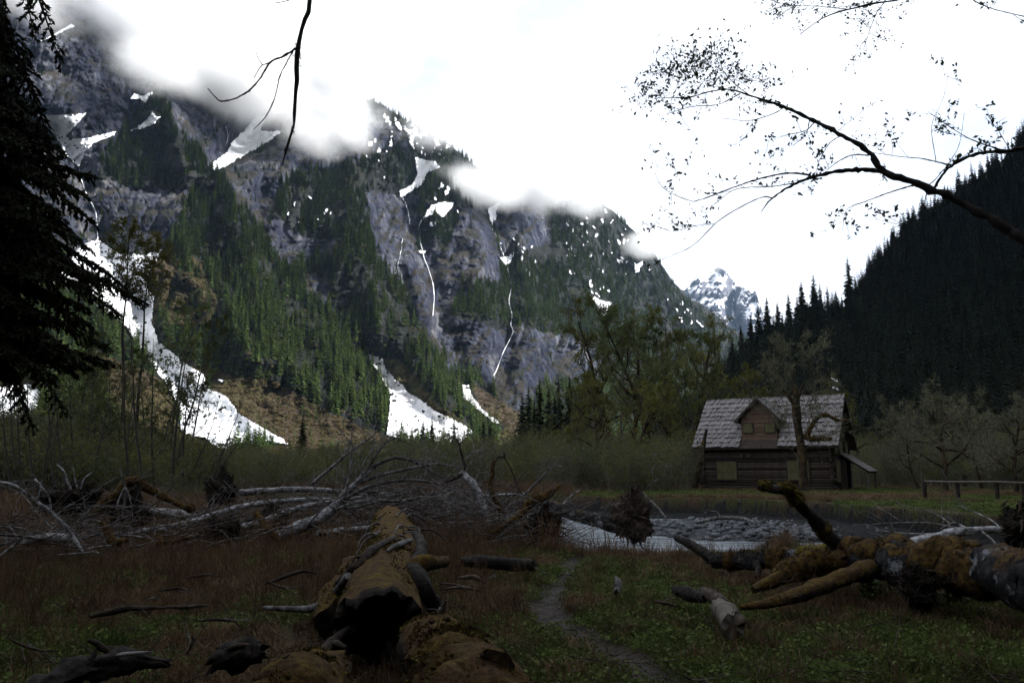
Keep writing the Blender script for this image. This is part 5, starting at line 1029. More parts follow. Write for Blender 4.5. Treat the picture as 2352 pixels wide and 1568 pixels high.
    o, org, ch = fallen('fallen_tree', 'large fallen tree draped in moss with an upright bent limb', 'fallen tree', T, 'log_patchy', seed=41, k=26, rough=0.2, n=110, fz=6000, branches=[
        ([(1648, 1284, 14.1, 0.11), (1625, 1272, 14.2, 0.09), (1590, 1252, 14.4, 0.075), (1562, 1240, 14.6, 0.06), (1551, 1232, 14.7, 0.05)], 'bark_dark'),
        ([(1950, 1278, 12.5, 0.17), (1926, 1254, 12.4, 0.13), (1887, 1214, 12.2, 0.10), (1855, 1177, 12.0, 0.085), (1828, 1146, 11.8, 0.08), (1812, 1126, 11.7, 0.07), (1778, 1124, 11.6, 0.06), (1745, 1117, 11.5, 0.045)], 'bark_dark'),
        ([(2000, 1300, 12.0, 0.13), (1950, 1320, 11.4, 0.11), (1909, 1335, 11.0, 0.10), (1838, 1362, 10.3, 0.09), (1767, 1384, 9.9, 0.06), (1700, 1394, 9.7, 0.03)], 'log_moss_thick'),
        ([(1950, 1290, 12.3, 0.16), (1870, 1296, 12.2, 0.17), (1820, 1310, 11.9, 0.14), (1774, 1335, 11.5, 0.09), (1731, 1354, 11.2, 0.05)], 'log_moss_thick'),
        ([(1738, 1290, 13.4, 0.06), (1742, 1310, 13.2, 0.05), (1738, 1326, 13.1, 0.03)], 'bark_dark')], twigs=10, tl=0.5, tr=0.007,
        moss=[(0.52, 0.10, 0.05, 'moss_orange'), (0.36, 0.09, 0.10, 'moss_orange'), (0.45, 0.10, 0.05, 'moss_orange'), (0.60, 0.09, 0.05, 'moss_orange'), (0.68, 0.08, 0.06, 'moss_green'), (0.80, 0.05, 0.04, 'moss_orange'), (0.94, 0.05, 0.03, 'moss_orange'), (0.30, 0.06, 0.03, 'moss_orange')])
    lim = ch[2][1]
    for f, ln, rr in ((0.72, 0.14, 0.045), (0.80, 0.10, 0.05), (0.99, 0.06, 0.05), (0.66, 0.06, 0.02), (0.30, 0.1, 0.02)): moss_pad(o, org, lim, min(f, 0.97), ln, rr, 'moss_green', 77)
    for f in (0.3, 0.55): moss_pad(o, org, ch[4][1], f, 0.3, 0.05, 'moss_orange', 78)
    fallen('birch_log', 'pale birch log with fine twigs behind the fallen mossy tree', 'log', [(1990, 1274, 14.2, 0.06), (2030, 1260, 14.6, 0.08), (2072, 1251, 14.9, 0.085), (2157, 1231, 15.3, 0.08), (2245, 1217, 15.8, 0.065), (2334, 1213, 16.2, 0.05), (2420, 1212, 16.6, 0.04)], 'dead_white',
           [[(2225, 1220, 15.7, 0.03), (2205, 1205, 15.9, 0.025), (2190, 1200, 16, 0.016), (2160, 1215, 16.2, 0.01)], [(2180, 1200, 16.4, 0.015), (2150, 1180, 16.8, 0.012), (2110, 1168, 17, 0.010), (2060, 1160, 17.2, 0.006)], [(2200, 1212, 16.2, 0.015), (2130, 1200, 16.6, 0.012), (2060, 1200, 17, 0.009), (1985, 1205, 17.2, 0.006)], [(2150, 1226, 15.6, 0.014), (2090, 1225, 16.0, 0.012), (2020, 1218, 16.2, 0.008)],
            [(2090, 1250, 15.0, 0.02), (2040, 1236, 15.0, 0.014), (1985, 1220, 15.0, 0.01)], [(2255, 1220, 15.8, 0.02), (2280, 1240, 15.4, 0.015), (2295, 1262, 15.2, 0.008)], [(2300, 1215, 16, 0.02), (2270, 1190, 16.4, 0.014), (2200, 1160, 16.8, 0.008)]], bmat='dead_stick', twigs=34, tl=0.9, tr=0.006, seed=42)
    fallen('birch_log', 'short pale birch log end beside the black root wad', 'log', [(2255, 1288, 12.4, 0.05), (2290, 1275, 12.8, 0.06), (2345, 1258, 13.2, 0.06), (2420, 1240, 13.6, 0.05)], 'dead_white', seed=43)
    rootwad('root_wad', 'black upright root wad at the end of the birch log', 2366, 1236, 12.3, 52, 62, 44, roots=30, depth=0.7)
    rootwad('rotten_stump', 'black rotten stump under the fallen mossy tree', 2105, 1350, 11.0, 34, 34, 53, roots=16, depth=0.8)
    fallen('mossy_branch', 'orange moss-covered branch lying between birch and fallen tree', 'branch', [(1880, 1262, 14.4, 0.05), (1960, 1254, 14.6, 0.06), (2020, 1252, 14.8, 0.06), (2060, 1240, 15, 0.04)], 'moss_orange', seed=45, moss=[(0.8, 0.2, 0.04, 'moss_orange')])
    # small cut pieces
    fallen('log_chunk', 'short weathered log chunk with dark cut end', 'log', [(1682, 1436, 8.55, 0.115), (1668, 1410, 9.1, 0.115), (1655, 1394, 9.6, 0.105)], 'post_wood', seed=46, k=16, rough=0.08, n=14)
    fallen('log_chunk', 'dark slab leaning behind the weathered log chunk', 'log', [(1658, 1388, 9.6, 0.07), (1636, 1370, 10.0, 0.08), (1616, 1358, 10.4, 0.06)], 'dead_brown', seed=47, k=10)
    fallen('log_chunk', 'small dark log lying left of the weathered log chunk', 'log', [(1555, 1356, 10.6, 0.07), (1585, 1362, 10.4, 0.08), (1622, 1372, 10.1, 0.06)], 'bark_dark', seed=48, k=10)
    fallen('log_chunk', 'dark short log lying across the grass near the path', 'log', [(1060, 1292, 13.2, 0.07), (1105, 1292, 13.0, 0.10), (1170, 1294, 12.9, 0.10), (1228, 1300, 12.7, 0.09)], 'bark_dark', seed=49, k=12, twigs=4, tl=0.4, tr=0.008)
    fallen('log_chunk', 'pale splintered stub standing in grass right of the path', 'log', [(1416, 1358, 10.9, 0.05), (1420, 1340, 11.0, 0.05), (1414, 1324, 11.1, 0.02)], 'dead_stick', seed=50, k=9, rough=0.3)
    fallen('dark_log', 'dark half-buried log below the leaning stick', 'log', [(40, 1600, 6.0, 0.04), (120, 1562, 6.3, 0.07), (180, 1540, 6.5, 0.085), (262, 1522, 6.7, 0.085), (335, 1518, 6.7, 0.06), (385, 1522, 6.6, 0.03)], 'bark_dark', [([(255, 1505, 6.7, 0.02), (230, 1482, 6.7, 0.025), (205, 1470, 6.7, 0.015)], 'dead_brown'), ([(262, 1506, 6.6, 0.012), (300, 1500, 6.6, 0.014), (352, 1496, 6.6, 0.004)], 'dead_stick'), ([(200, 1524, 6.5, 0.03), (215, 1505, 6.5, 0.02), (222, 1488, 6.5, 0.006)], 'bark_dark')], seed=51, k=24, rough=0.35, n=40)
    fallen('stump', 'low dark broken stump lying in the grass', 'stump', [(490, 1525, 6.8, 0.05), (520, 1508, 6.85, 0.09), (560, 1498, 6.9, 0.10), (600, 1500, 6.9, 0.06)], 'bark_dark', [([(515, 1495, 6.8, 0.02), (545, 1482, 6.8, 0.018), (590, 1480 + 6 * q, 6.85, 0.004)], 'dead_brown') for q in range(2)], seed=52, k=24, rough=0.4, n=30)
big_logs()

def jam():
    r = np.random.default_rng(17)
    fallen('bleached_log', 'longest bleached log curving across the jam', 'log', [(268, 1229, 20.2, 0.088), (394, 1210, 20.6, 0.084), (496, 1181, 21, 0.076), (583, 1158, 21.3, 0.068), (686, 1148, 21.6, 0.056), (760, 1146, 22, 0.040)], 'dead_white', seed=60, twigs=34, tl=1.3, tr=0.011, k=12)
    fallen('bleached_log', 'bleached log just under the longest curving log', 'log', [(432, 1236, 19.6, 0.08), (500, 1222, 19.9, 0.08), (583, 1203, 20.2, 0.08), (686, 1167, 20.6, 0.07), (745, 1154, 21, 0.05), (830, 1140, 21.4, 0.03)], 'dead_white', seed=61, twigs=26, tl=1.2, tr=0.010, k=11)
    fallen('bleached_tree', 'bleached fallen tree with a broad fan of bare branches', 'fallen tree', [(636, 1231, 18.6, 0.14), (728, 1193, 18.8, 0.12), (775, 1157, 19, 0.10), (815, 1112, 19.2, 0.075), (850, 1078, 19.4, 0.06)], 'dead_white', [
        [(850, 1078, 19.4, 0.055), (871, 1063, 19.5, 0.045), (910, 1051, 19.6, 0.04), (950, 1060, 19.8, 0.03), (990, 1082, 20, 0.02), (1030, 1098, 20, 0.012)], [(815, 1112, 19.2, 0.05), (860, 1095, 19.4, 0.045), (930, 1078, 19.6, 0.035), (1000, 1066, 19.8, 0.025), (1060, 1072, 20, 0.014)], [(775, 1157, 19, 0.05), (840, 1120, 19.1, 0.045), (920, 1103, 19.3, 0.035), (1000, 1108, 19.4, 0.025), (1070, 1130, 19.5, 0.012)],
        [(745, 1180, 18.9, 0.05), (830, 1150, 19, 0.04), (920, 1150, 19.1, 0.035), (1000, 1133, 19.2, 0.025), (1060, 1115, 19.3, 0.012)], [(790, 1140, 19, 0.045), (800, 1105, 19, 0.035), (806, 1060, 19.1, 0.025), (808, 985, 19.2, 0.010)], [(715, 1112, 20, 0.04), (760, 1075, 20, 0.04), (800, 1040, 20, 0.03), (850, 1005, 20.2, 0.02), (865, 985, 20.3, 0.010)],
        [(835, 1092, 19.3, 0.035), (860, 1050, 19.4, 0.028), (885, 1018, 19.5, 0.02), (910, 1008, 19.6, 0.016), (950, 1022, 19.8, 0.008)], [(760, 1165, 19, 0.05), (815, 1165, 18.9, 0.04), (870, 1152, 18.9, 0.03), (940, 1150, 19, 0.015)], [(800, 1125, 19.1, 0.03), (850, 1130, 19.2, 0.028), (900, 1126, 19.3, 0.02), (960, 1140, 19.3, 0.01)], [(830, 1100, 19.2, 0.025), (838, 1060, 19.2, 0.02), (858, 1030, 19.2, 0.014), (862, 1000, 19.3, 0.007)]], bmat='dead_stick', twigs=170, tl=1.25, tr=0.010, seed=62, k=12, up=0.6, droop=0.25)
    fallen('bleached_log', 'straight pale log resting behind the round root wad', 'log', [(545, 1131, 24.2, 0.090), (640, 1124, 24.4, 0.083), (735, 1125, 24.6, 0.075), (830, 1132, 25, 0.068), (930, 1136, 25, 0.045)], 'dead_white', seed=63, twigs=50, tl=1.7, tr=0.011, k=10)
    fallen('grey_log', 'short grey log between the mossy arch and the bleached logs', 'log', [(330, 1174, 22.8, 0.13), (390, 1180, 22.8, 0.13), (445, 1186, 22.8, 0.11)], 'dead_stick', seed=64, twigs=5)
    fallen('bleached_limb', 'crooked bleached limb sloping down to the brown grass', 'branch', [(-40, 1104, 18.6, 0.019), (0, 1107, 18.6, 0.025), (38, 1117, 18.4, 0.028), (85, 1152, 18.2, 0.030), (117, 1175, 18, 0.033), (155, 1213, 17.9, 0.036), (175, 1243, 17.7, 0.039), (192, 1268, 17.5, 0.028)], 'dead_white', [[(85, 1152, 18.2, 0.03), (95, 1120, 18.2, 0.025), (80, 1100, 18.3, 0.015)], [(117, 1172, 18, 0.02), (112, 1140, 18, 0.016), (95, 1118, 18, 0.01)]], seed=65, twigs=24, tl=1.0)
    fallen('mossy_limb', 'orange mossy limb arching over the dark root wads', 'branch', [(205, 1182, 22, 0.10), (230, 1165, 22, 0.12), (262, 1137, 22, 0.12), (290, 1110, 22, 0.12), (309, 1105, 22, 0.12), (350, 1126, 22, 0.10), (394, 1149, 21.8, 0.085), (443, 1172, 21.6, 0.07)], 'moss_orange', seed=66, twigs=6, moss=[(0.48, 0.15, 0.05, 'moss_orange'), (0.15, 0.15, 0.05, 'moss_orange'), (0.97, 0.06, 0.05, 'moss_orange')])
    fallen('mossy_snag', 'orange mossy snag leaning beside the longest bleached log', 'snag', [(272, 1262, 18.2, 0.10), (262, 1246, 18.3, 0.09), (248, 1226, 18.4, 0.075), (232, 1196, 18.5, 0.05)], 'moss_orange', [[(262, 1250, 18.2, 0.06), (280, 1242, 18.1, 0.06), (292, 1240, 18, 0.05)]], seed=67)
    fallen('mossy_snag', 'slanted orange mossy stub at the foot of the fan tree', 'snag', [(642, 1238, 18.6, 0.09), (615, 1213, 18.8, 0.085), (598, 1190, 19, 0.07), (586, 1175, 19.1, 0.05)], 'moss_orange', seed=68)
    fallen('mossy_snag', 'low orange mossy stub below the dark root wad', 'snag', [(360, 1252, 18.4, 0.05), (366, 1240, 18.5, 0.06), (362, 1228, 18.6, 0.05)], 'moss_orange', [[(366, 1248, 18.4, 0.05), (400, 1242, 18.5, 0.05), (440, 1234, 18.8, 0.04)]], seed=69)
    fallen('bleached_limb', 'thick curved limb rising from the middle of the jam', 'branch', [(1122, 1205, 19.4, 0.07), (1118, 1190, 19.4, 0.08), (1111, 1160, 19.4, 0.085), (1088, 1113, 19.5, 0.085), (1066, 1090, 19.6, 0.07), (1058, 1083, 19.6, 0.05)], 'dead_white', [([(1062, 1088, 19.6, 0.04), (1068, 1074, 19.6, 0.035), (1060, 1040, 19.6, 0.028), (1050, 1012, 19.6, 0.018), (1035, 1000, 19.6, 0.010), (1018, 1003, 19.6, 0.006)], 'dead_brown'), ([(1062, 1088, 19.6, 0.05), (1045, 1098, 19.5, 0.045), (1025, 1108, 19.4, 0.03)], 'dead_brown'), [(1068, 1052, 19.6, 0.02), (1100, 1034, 19.7, 0.015), (1135, 1040, 19.8, 0.008)]], bmat='dead_stick', seed=70, twigs=26, tl=0.9)
    fallen('mossy_snag', 'upright mossy snag with a torn top in the jam', 'snag', [(1152, 1180, 19.8, 0.07), (1140, 1150, 19.8, 0.065), (1127, 1120, 19.8, 0.06), (1130, 1090, 19.8, 0.055), (1134, 1060, 19.8, 0.04)], 'moss_orange', [([(1134, 1062, 19.8, 0.025), (1145, 1050, 19.8, 0.03), (1158, 1048, 19.8, 0.04), (1156, 1036, 19.8, 0.012)], 'dead_brown'), ([(1158, 1050, 19.8, 0.02), (1175, 1080, 19.8, 0.02), (1190, 1120, 19.8, 0.018), (1205, 1140, 19.8, 0.015)], 'dead_brown')], seed=71, twigs=8, tl=0.6)
    fallen('mossy_limb', 'rust-coloured mossy limb climbing over the spiky root wad', 'branch', [(1125, 1227, 18.4, 0.05), (1150, 1212, 18.5, 0.06), (1188, 1187, 18.7, 0.08), (1221, 1155, 19, 0.11), (1255, 1137, 19.2, 0.10), (1275, 1122, 19.3, 0.06), (1288, 1112, 19.4, 0.02)], 'moss_orange', seed=72, twigs=8, tl=0.8, moss=[(0.6, 0.2, 0.03, 'moss_orange')])
    fallen('river_log', 'dark log bridging the river to an upturned root wad', 'log', [(1235, 1156, 23.5, 0.17), (1262, 1162, 23.4, 0.19), (1328, 1182, 23.1, 0.19), (1408, 1203, 22.8, 0.20), (1440, 1212, 22.6, 0.20)], 'log_patchy', [[(1290, 1160, 23.2, 0.03), (1310, 1140, 23.3, 0.02), (1330, 1125, 23.4, 0.01)], [(1310, 1185, 23, 0.02), (1320, 1165, 22.8, 0.018), (1305, 1150, 22.6, 0.012)]], bmat='dead_stick', seed=73, twigs=26, tl=0.9, k=16, rough=0.12)
    fallen('bleached_stick', 'straight pale pole near the upright mossy snag', 'branch', [(1100, 1138, 22, 0.03), (1160, 1136, 22, 0.035), (1213, 1133, 22, 0.03)], 'dead_white', seed=74)
    fallen('bleached_log', 'low bleached log in the grass left of the huge log', 'log', [(728, 1224, 18.4, 0.06), (790, 1218, 18.6, 0.07), (862, 1212, 18.8, 0.06)], 'dead_white', seed=75, twigs=4, tl=0.5)
    fallen('bleached_limb', 'slender bleached limb pointing up beside the spiky root wad', 'branch', [(1200, 1140, 21, 0.03), (1228, 1113, 21, 0.028), (1255, 1083, 21, 0.02), (1271, 1050, 21, 0.010)], 'dead_stick', [[(1255, 1083, 21, 0.016), (1275, 1072, 21, 0.012), (1290, 1070, 21, 0.008)]], seed=76, twigs=6, tl=0.5)
    fallen('grey_log', 'thick grey log under the crooked bleached limb', 'log', [(55, 1242, 18.6, 0.10), (100, 1238, 18.6, 0.11), (160, 1236, 18.6, 0.09)], 'dead_stick', seed=77, twigs=4)
    fallen('bleached_limb', 'twiggy bleached branch hanging on the river root wad', 'branch', [(1530, 1190, 22.5, 0.03), (1510, 1165, 22.6, 0.035), (1490, 1145, 22.7, 0.03), (1478, 1132, 22.8, 0.02)], 'dead_stick', [[(1478, 1132, 22.8, 0.015), (1500, 1100, 22.8, 0.012), (1498, 1078, 22.8, 0.010), (1520, 1070, 22.8, 0.006)]], seed=78, twigs=12, tl=0.6)
    fallen('drift_log', 'thin drift log stranded at the head of the gravel bar', 'log', [(1600, 1200, 33, 0.06), (1650, 1190, 33.4, 0.08), (1710, 1192, 33.4, 0.07), (1745, 1206, 33, 0.04)], 'dead_stick', [[(1655, 1190, 33.3, 0.03), (1648, 1176, 33.3, 0.02), (1630, 1172, 33.3, 0.012)]], seed=79, twigs=12, tl=0.9)
    for a in (('root_wad', 'widest dark root wad with pale sticks on top', 165, 1150, 23.5, 68, 36, 81, 34, 'root_soil'), ('root_wad', 'dark root wad under the mossy arching limb', 300, 1178, 21.8, 45, 40, 82, 34, 'root_soil'), ('root_wad', 'round upright root wad at the end of the pale log', 508, 1124, 24, 36, 36, 83, 20, 'root_soil'),
              ('root_wad', 'low black root wad in front of the longest bleached log', 512, 1220, 19.0, 42, 24, 84, 34, 'root_soil'), ('root_wad', 'spiky black root wad at the river edge', 1255, 1208, 18.6, 44, 36, 85, 60, 'root_soil'), ('root_wad', 'upturned brown root wad standing in the river', 1454, 1190, 22.2, 46, 62, 86, 44, 'dead_brown'), ('root_wad', 'small mossy root wad half hidden in the bleached logs', 620, 1190, 20.6, 45, 20, 87, 18, 'root_soil')):
        nm, lab, u, v, d, w, h, sd, rt, m = a; rootwad(nm, lab, u, v, d, w, h, sd, roots=rt, mat=m)
    fallen('bleached_stick', 'forked pale sticks sprouting above the widest root wad', 'branch', [(165, 1128, 23.2, 0.03), (155, 1105, 23.2, 0.03), (145, 1080, 23.2, 0.025), (130, 1066, 23.2, 0.012)], 'dead_white', [[(185, 1122, 23.2, 0.025), (195, 1098, 23.2, 0.02), (215, 1082, 23.2, 0.01)], [(178, 1122, 23.2, 0.02), (172, 1098, 23.2, 0.016), (168, 1070, 23.2, 0.008)]], seed=88)
    fallen('bleached_stick', 'grey tripod of dead sticks over the mossy arch', 'branch', [(283, 1180, 21.4, 0.03), (288, 1140, 21.4, 0.03), (284, 1110, 21.4, 0.025), (276, 1074, 21.4, 0.012)], 'dead_stick', [[(288, 1118, 21.4, 0.02), (300, 1150, 21.3, 0.02), (306, 1200, 21.2, 0.012)], [(288, 1115, 21.4, 0.02), (272, 1150, 21.3, 0.018), (268, 1170, 21.2, 0.012)]], seed=89, twigs=10, tl=0.6)
    # single sticks
    ST = [([(-40, 1226), (40, 1230), (96, 1238), (131, 1225)], 18.2, 0.035), ([(-20, 1256), (20, 1246), (60, 1232)], 17.8, 0.03), ([(180, 1240), (215, 1230), (245, 1222)], 18.2, 0.03), ([(130, 1274), (190, 1270), (220, 1268), (250, 1280)], 17.2, 0.03), ([(192, 1262), (225, 1256), (258, 1252)], 17.8, 0.035), ([(235, 1266), (300, 1256), (345, 1246), (368, 1236)], 17.9, 0.025), ([(-10, 1285), (20, 1262), (45, 1240)], 17.3, 0.04),
          ([(268, 1228), (300, 1230), (345, 1236)], 18.6, 0.025), ([(355, 1230), (400, 1228), (420, 1214), (440, 1208)], 18.9, 0.03), ([(180, 1225), (190, 1190), (215, 1165), (230, 1158)], 18.5, 0.022), ([(270, 1230), (272, 1190), (285, 1180)], 18.5, 0.022), ([(275, 1235), (290, 1212), (312, 1205)], 18.4, 0.02), ([(968, 1195), (1030, 1175), (1070, 1170), (1110, 1190)], 18.9, 0.025), ([(968, 1190), (1020, 1186), (1100, 1200)], 18.8, 0.025), ([(985, 1205), (1060, 1198), (1120, 1202)], 18.6, 0.02), ([(700, 1216), (720, 1190), (745, 1165)], 18.6, 0.03), ([(990, 1180), (1030, 1155), (1060, 1138)], 19.2, 0.022), ([(1000, 1140), (1040, 1170), (1075, 1200)], 19, 0.018), ([(950, 1120), (1000, 1150), (1020, 1185)], 19, 0.018), ([(1150, 1200), (1120, 1170), (1122, 1145)], 19, 0.022),
          ([(206, 1415), (260, 1402), (308, 1396), (380, 1395)], 8.75, 0.045), ([(380, 1394), (430, 1393), (480, 1390)], 8.85, 0.03), ([(608, 1340), (660, 1322), (694, 1311), (724, 1316)], 11.2, 0.035), ([(366, 1356), (400, 1351), (424, 1350)], 10.3, 0.02), ([(424, 1326), (470, 1320), (510, 1322)], 11.7, 0.02), ([(610, 1332), (650, 1348), (700, 1346)], 10.8, 0.018), ([(1500, 1380), (1525, 1384), (1558, 1391)], 9.6, 0.028), ([(1020, 1352), (1060, 1348), (1100, 1356)], 10.4, 0.03), ([(1050, 1326), (1090, 1326), (1115, 1338)], 11.4, 0.045), ([(1012, 1340), (1045, 1342), (1075, 1350)], 10.6, 0.02), ([(15, 1462), (50, 1480), (90, 1492), (130, 1494)], 7.6, 0.015), ([(450, 1426), (500, 1422), (545, 1428)], 8.3, 0.02), ([(1568, 1548), (1580, 1556), (1592, 1560)], 6.4, 0.015), ([(1808, 1352), (1830, 1352), (1845, 1358)], 11.0, 0.022), ([(1130, 1550), (1150, 1540), (1170, 1538)], 6.7, 0.015), ([(1090, 1500), (1105, 1512), (1120, 1530)], 6.9, 0.035), ([(1000, 1398), (1020, 1420), (1030, 1436)], 7.7, 0.02), ([(1025, 1378), (1015, 1400), (1000, 1430)], 7.9, 0.03), ([(430, 1500), (445, 1470), (440, 1460)], 7.2, 0.02)]
    ML = ['long brown stick lying left of the huge log', 'thin stick end touching the long brown stick', 'crooked brown stick beside the rotting log', 'short thin stick in the stalks above the long brown stick', 'short stick in the red-brown stalks below the jam', 'thin curved stick just under the crooked brown stick', 'stick lying left of the small dark log', 'stick right of the huge log near its bent root', 'thicker stick below the dark short log',
          'thin stick between the bent root and the thicker stick', 'thin bent twig above the dark half-buried log', 'stick in the green patch below the long brown stick', 'tiny stick beside the end of the footpath', 'short stick under the lower mossy limb', 'small stick right of the mossy broken log', 'thick short stick at the side of the mossy broken log', 'thin stick fallen beside the rotten end', 'stub stick leaning near the rotten end', 'short upright stick near the low dark stump']
    for k, (p, d, rad) in enumerate(ST):
        c = [(u, v, d, rad * w) for (u, v), w in zip(p, (0.35, 0.75, 0.6, 0.25) if len(p) > 3 else (0.4, 0.75, 0.3))]; jm = d > 16
        fallen('dead_stick', 'bleached stick tangled in the log jam' if jm else ML[k - 20], 'stick', c, 'dead_stick' if jm else 'dead_brown', seed=100 + k, k=7, twigs=3 if jm else 2, tl=0.5 if jm else 0.3, tr=0.008 if jm else 0.006, group='sticks in the log jam' if jm else 'sticks on the meadow')
    # countless fine tangle
    mb = MB(); 
    for k in range(3600):
        u = r.choice([r.uniform(-30, 640), r.uniform(640, 1240), r.uniform(800, 1200), r.uniform(950, 1260)]); d = r.uniform(18, 30); c = at(u, 1100, d); z0 = 0.0 if c[1] < 17 or c[0] < -1.5 else gz(c[0], c[1]); z = z0 + abs(r.normal(0, 0.34 if u < 640 else 0.48)) * (1.0 if d < 25 else 0.7)
        a = r.uniform(-0.6, 0.6) + r.choice([0, np.pi]); P, R = grow(r, (c[0], c[1], z), (math.cos(a), math.sin(a) * 0.6, r.normal(0.22, 0.45)), r.uniform(0.5, 2.4), r.uniform(0.005, 0.016), 6, 0.17, (0, 0, -0.16), 0.4); P[:, 2] = np.maximum(P[:, 2], z0 - 0.02); mb.tube(P, R, 4, cap=False, m=int(k % 2))
    tag(build(mb, 'twig_tangle', ['dead_stick', 'dead_brown']), 'dense tangle of fine dead twigs filling the log jam', 'twigs', kind='stuff')
    mb = MB()
    for k in range(900):
        u = r.uniform(-100, 2450); v = r.uniform(1275, 1600); c = onz(u, v); 
        if np.hypot(c[0], c[1]) > 17.5: continue
        a = r.uniform(0, 6.28); P, R = grow(r, (c[0], c[1], 0.02), (math.cos(a), math.sin(a), r.uniform(0, 0.25)), r.uniform(0.15, 0.8), r.uniform(0.003, 0.009), 5, 0.2, (0, 0, -0.05), 0.4); mb.tube(P, R, 4, cap=False)
    tag(build(mb, 'twig_litter', 'dead_brown'), 'small dead twigs strewn over the meadow', 'twigs', kind='stuff')
jam()
# ------------------------------------------------------------------ near trees framing the view
leafmat('leaf_near', [(0.3, (0.020, 0.030, 0.010)), (0.7, (0.045, 0.060, 0.020))], 1.0, 0.1, 0.3)
simple('bark_limb', [(0.3, (0.006, 0.005, 0.004)), (0.7, (0.026, 0.020, 0.018))], 14, 6, rough=0.9, bump=0.9, dist=0.01)
simple('lichen', [(0.3, (0.02, 0.02, 0.012)), (0.7, (0.05, 0.05, 0.03))], 12, 4, rough=1, bump=0.5)
def overhead(name, label, base, trunk_r, chains, leaves, d, leaf=0.034, seed=0, twl=0.4, extra=(), knots=()):
    """tree standing outside the frame whose limbs reach into it; chains of (u, v, dd, r)"""
    r = np.random.default_rng(seed); org = np.array([base[0], base[1], gz(base[0], base[1])]); o = empty(name, org); tag(o, label, 'tree')
    first = at(chains[0][0][0], chains[0][0][1], d + chains[0][0][2]); h = first[2] - org[2]
    P = crom([[0, 0, -0.2], [0.05, 0.05, h * 0.5], [-0.03, 0, h * 1.1], [0, 0.1, h * 1.8 + 2]], 20); mb = MB(); mb.tube(P, np.linspace(trunk_r * 1.2, trunk_r * 0.4, 20), 14, rough=0.15); build(mb, 'trunk', 'bark_limb', o)
    cr = MB(); 
    for k, c in enumerate(chains):
        X = np.array([list(at(u, v, d + dd)) + [rr] for u, v, dd, rr in c])
        if k == 0: X = np.vstack([np.append(org + [0, 0, h * 0.8], c[0][3] * 1.3), X])
        Q = crom(X, 7 * len(X)); Q[:, 3] = np.maximum(Q[:, 3], 0.0016); Q[1:-1, :3] += r.normal(0, 0.10, (len(Q) - 2, 3)) * Q[1:-1, 3:4] * 2.0; mb = MB(); mb.tube(Q[:, :3] - org, Q[:, 3] * (1 + 0.22 * r.normal(size=len(Q)).clip(-1, 1.6)), 7, rough=0.2, seed=k); build(mb, 'limb', 'bark_limb', o)
        if not leaves: continue
        f0 = 0.25 if k else 0.45
        for P3, R3 in side_twigs(Q, r, int(leaves * (1.2 if k else 2.2)), twl, 0.0028, f0=f0, up=0.25):
            cr.tube(P3 - org, R3, 3, cap=False); tw = [(P3, R3)] + side_twigs(np.c_[P3, R3], r, 3, twl * 0.45, 0.0017, up=0.2)
            for P4_, R4 in tw:
                if P4_ is not P3: cr.tube(P4_ - org, R4, 3, cap=False)
                n = r.poisson(4.2); i = r.uniform(1.2, 5, n); a = np.minimum(i.astype(int), 4); C = P4_[a] + (P4_[a + 1] - P4_[a]) * (i - a)[:, None] + r.normal(0, 0.012, (n, 3)); cr.cards(C - org, leaf * r.uniform(0.5, 1.25, n), 0.5, seed + k + n, m=1)
    for (u, v, rad, n) in extra:          # dense leafy sprays
        c = at(u, v, d); q = r.normal(0, 1, (n, 3)) * rad * np.array([1.3, 0.8, 0.8]) * d / F
        for w in range(0, n, 3):
            P3, R3 = grow(r, c + q[w] * 0.35, q[w] + [0, 0, 0.1], np.linalg.norm(q[w]) * 0.9 + 0.05, 0.002, 4, 0.2, (0, 0, 0.1), 0.5); cr.tube(P3 - org, R3, 3, cap=False); C = P3[r.integers(1, 5, 6)] + r.normal(0, 0.02, (6, 3)); cr.cards(C - org, leaf * r.uniform(0.5, 1.2, 6), 0.5, seed + w, m=1)
    if cr.n: build(cr, 'crown', ['bark_limb', 'leaf_near'], o, False)
    for (u, v, rad) in knots:
        c = at(u, v, d) - org; mb = MB(); q = r.normal(size=(90, 3)) * rad * np.array([0.8, 0.8, 2.0]) * d / F; mb.cards(c + q, rad * d / F * 1.3, 0.5, seed); build(mb, 'lichen', 'lichen', o, False)
    return o
